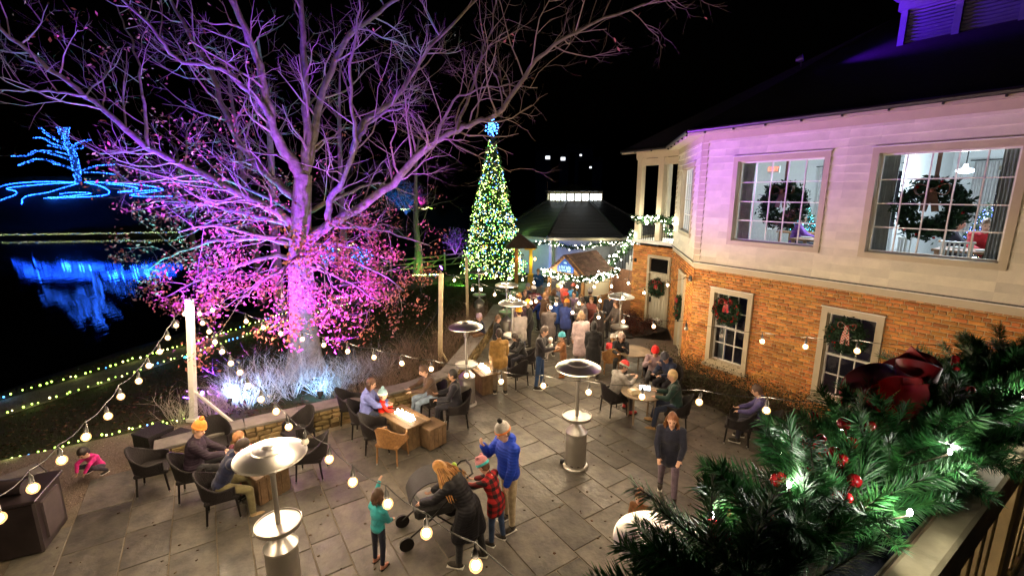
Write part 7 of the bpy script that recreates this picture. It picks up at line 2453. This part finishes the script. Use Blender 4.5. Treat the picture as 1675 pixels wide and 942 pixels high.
for k in range(210):
    s = -.42 + 2.0 * (k % 150 + rg.random()) / 150
    a = rg.uniform(-.9, 2.6)
    radial = RO * math.cos(a) + Vector((0, 0, 1)) * math.sin(a)
    d_ = (radial + RD * rg.choice((-1, 1)) * rg.uniform(.4, 1.4)).normalized()
    if k >= 150:
        s = .05 + 1.4 * (k - 150 + rg.random()) / 60
        radial = (-RO * .8 + Vector((0, 0, .4))).normalized()
        d_ = (-RO * .62 + RD * rg.choice((-1, 1)) * rg.uniform(.3, .8) + Vector((0, 0, rg.uniform(.05, .35)))).normalized()
    if d_.dot(RO) < -.66: d_ = (d_ - RO * (d_.dot(RO) + .58)).normalized()
    me = sprigs[rg.randrange(len(sprigs))]
    co = np.empty(len(me.vertices) * 3, np.float32); me.vertices.foreach_get('co', co); co = co.reshape(-1, 3)
    ix = np.empty(len(me.loops), np.int32); me.loops.foreach_get('vertex_index', ix); ix = ix.reshape(-1, 3)
    mm = np.empty(len(me.polygons), np.int32); me.polygons.foreach_get('material_index', mm)
    M_ = np.array(d_.to_track_quat('X', 'Z').to_matrix() @ Matrix.Rotation(rg.random() * 6.28, 3, 'X'))
    mass_v.append(co @ M_.T * rg.uniform(.8, 1.0) + np.array(GC(s) + radial * rg.uniform(0, .05) - RP)); mass_f.append(ix + nv_); mass_m.append(mm); nv_ += len(co)
put('sprig_mass', np_mesh('sprig_mass', np.concatenate(mass_v), np.concatenate(mass_f), [m_needle, m_stem], False, np.concatenate(mass_m)), gd, kind='stuff')
# berries, ribbon and white lamps in the garland
for i in range(42):
    s = rg.uniform(-.3, 1.2)
    a = rg.uniform(.1, 1.9)
    p = GC(s) + (RO * math.cos(a) + Vector((0, 0, 1)) * math.sin(a)) * rg.uniform(.12, .17) - RP
    st2 = MB().tube([GC(s) - RP, p], .0025, 5).build('berry_stem', m_bowred, gd)
    for j in range(rg.choice((1, 2, 3))):
        MB().ball(p + Vector((rg.uniform(-.012, .012), rg.uniform(-.012, .012), rg.uniform(-.01, .01))) * (1 if j else 0), rg.uniform(.010, .0145), 10, 7).build('berry', m_red, st2, True)
m_ribbon = mat('deep_red_satin', (.42, .010, .016), .42, var=.15, spec=.6, sheen=.3)
def gpt(x, y, Y): return D(x, y, Y) - RP
RY = 1.27
rib = thing('red_ribbon', D(1480, 640, RY), 0, 'wired red satin ribbon looped on top of the garland', 'ribbon')
ro = rib.location
P = [D(x, y, RY + dy) - ro for x, y, dy in ((1398, 672, -.02), (1420, 640, .0), (1462, 612, .03), (1495, 598, .05), (1512, 584, .02))]
band(P, .085, .004, Vector((.35, -.75, -.5))).build('ribbon_tail', m_ribbon, rib, True)
c0 = D(1500, 602, RY + .02) - ro
lp_ = []
for k in range(15):
    a = 2 * PI * k / 14
    lp_.append(c0 + Vector((.05 * math.cos(a), .05 * math.sin(a), .012 * math.sin(2 * a))))
band(lp_, .055, .004, Vector((0, -.15, 1))).build('ribbon_loop', m_ribbon, rib, True)
c1 = D(1462, 640, RY - .05) - ro
lp_ = [c1 + Vector((.085 * math.cos(2 * PI * k / 14) - .03, .03 * math.sin(2 * PI * k / 14), .05 * math.sin(2 * PI * k / 14) + .02 * math.cos(2 * PI * k / 14))) for k in range(15)]
band(lp_, .08, .004, Vector((0, 1, .1))).build('ribbon_loop', m_ribbon, rib, True)
P = [D(x, y, RY + dy) - ro for x, y, dy in ((1400, 660, -.02), (1408, 685, -.05), (1412, 712, -.04))]
band(P, .045, .004, Vector((1, 0, 0))).build('ribbon_end', m_ribbon, rib, True)
m_led = glow('garland_led', (1.0, .97, .90), 60)
for i in range(13):  # a few belong to the garland, the rest are added to light sprigs and rail
    sg_ = -.25 + 1.3 * i / 12
    a = (.5, 1.3, 2.35)[i % 3]
    p = GC(sg_) + (RO * math.cos(a) + Vector((0, 0, 1)) * math.sin(a)) * (.15, .15, .185)[i % 3]
    if (p - rib.location).length < .22: continue
    s = MB().tube([GC(sg_) - RP, p - RP], .002, 5).build('lamp_lead', m_stem, gd)
    MB().ball(p - RP + Vector((0, 0, .006)), (.0042, .0042, .007), 10, 7).build('lamp', m_led, s, True)
    lamp('lamp_light', 'POINT', p - RP + Vector((0, 0, .012)), (.35, .32, 1.6)[i % 3] * (1.8 if sg_ < .2 else 1.0), (1.0, .96, .86), gd, .014)
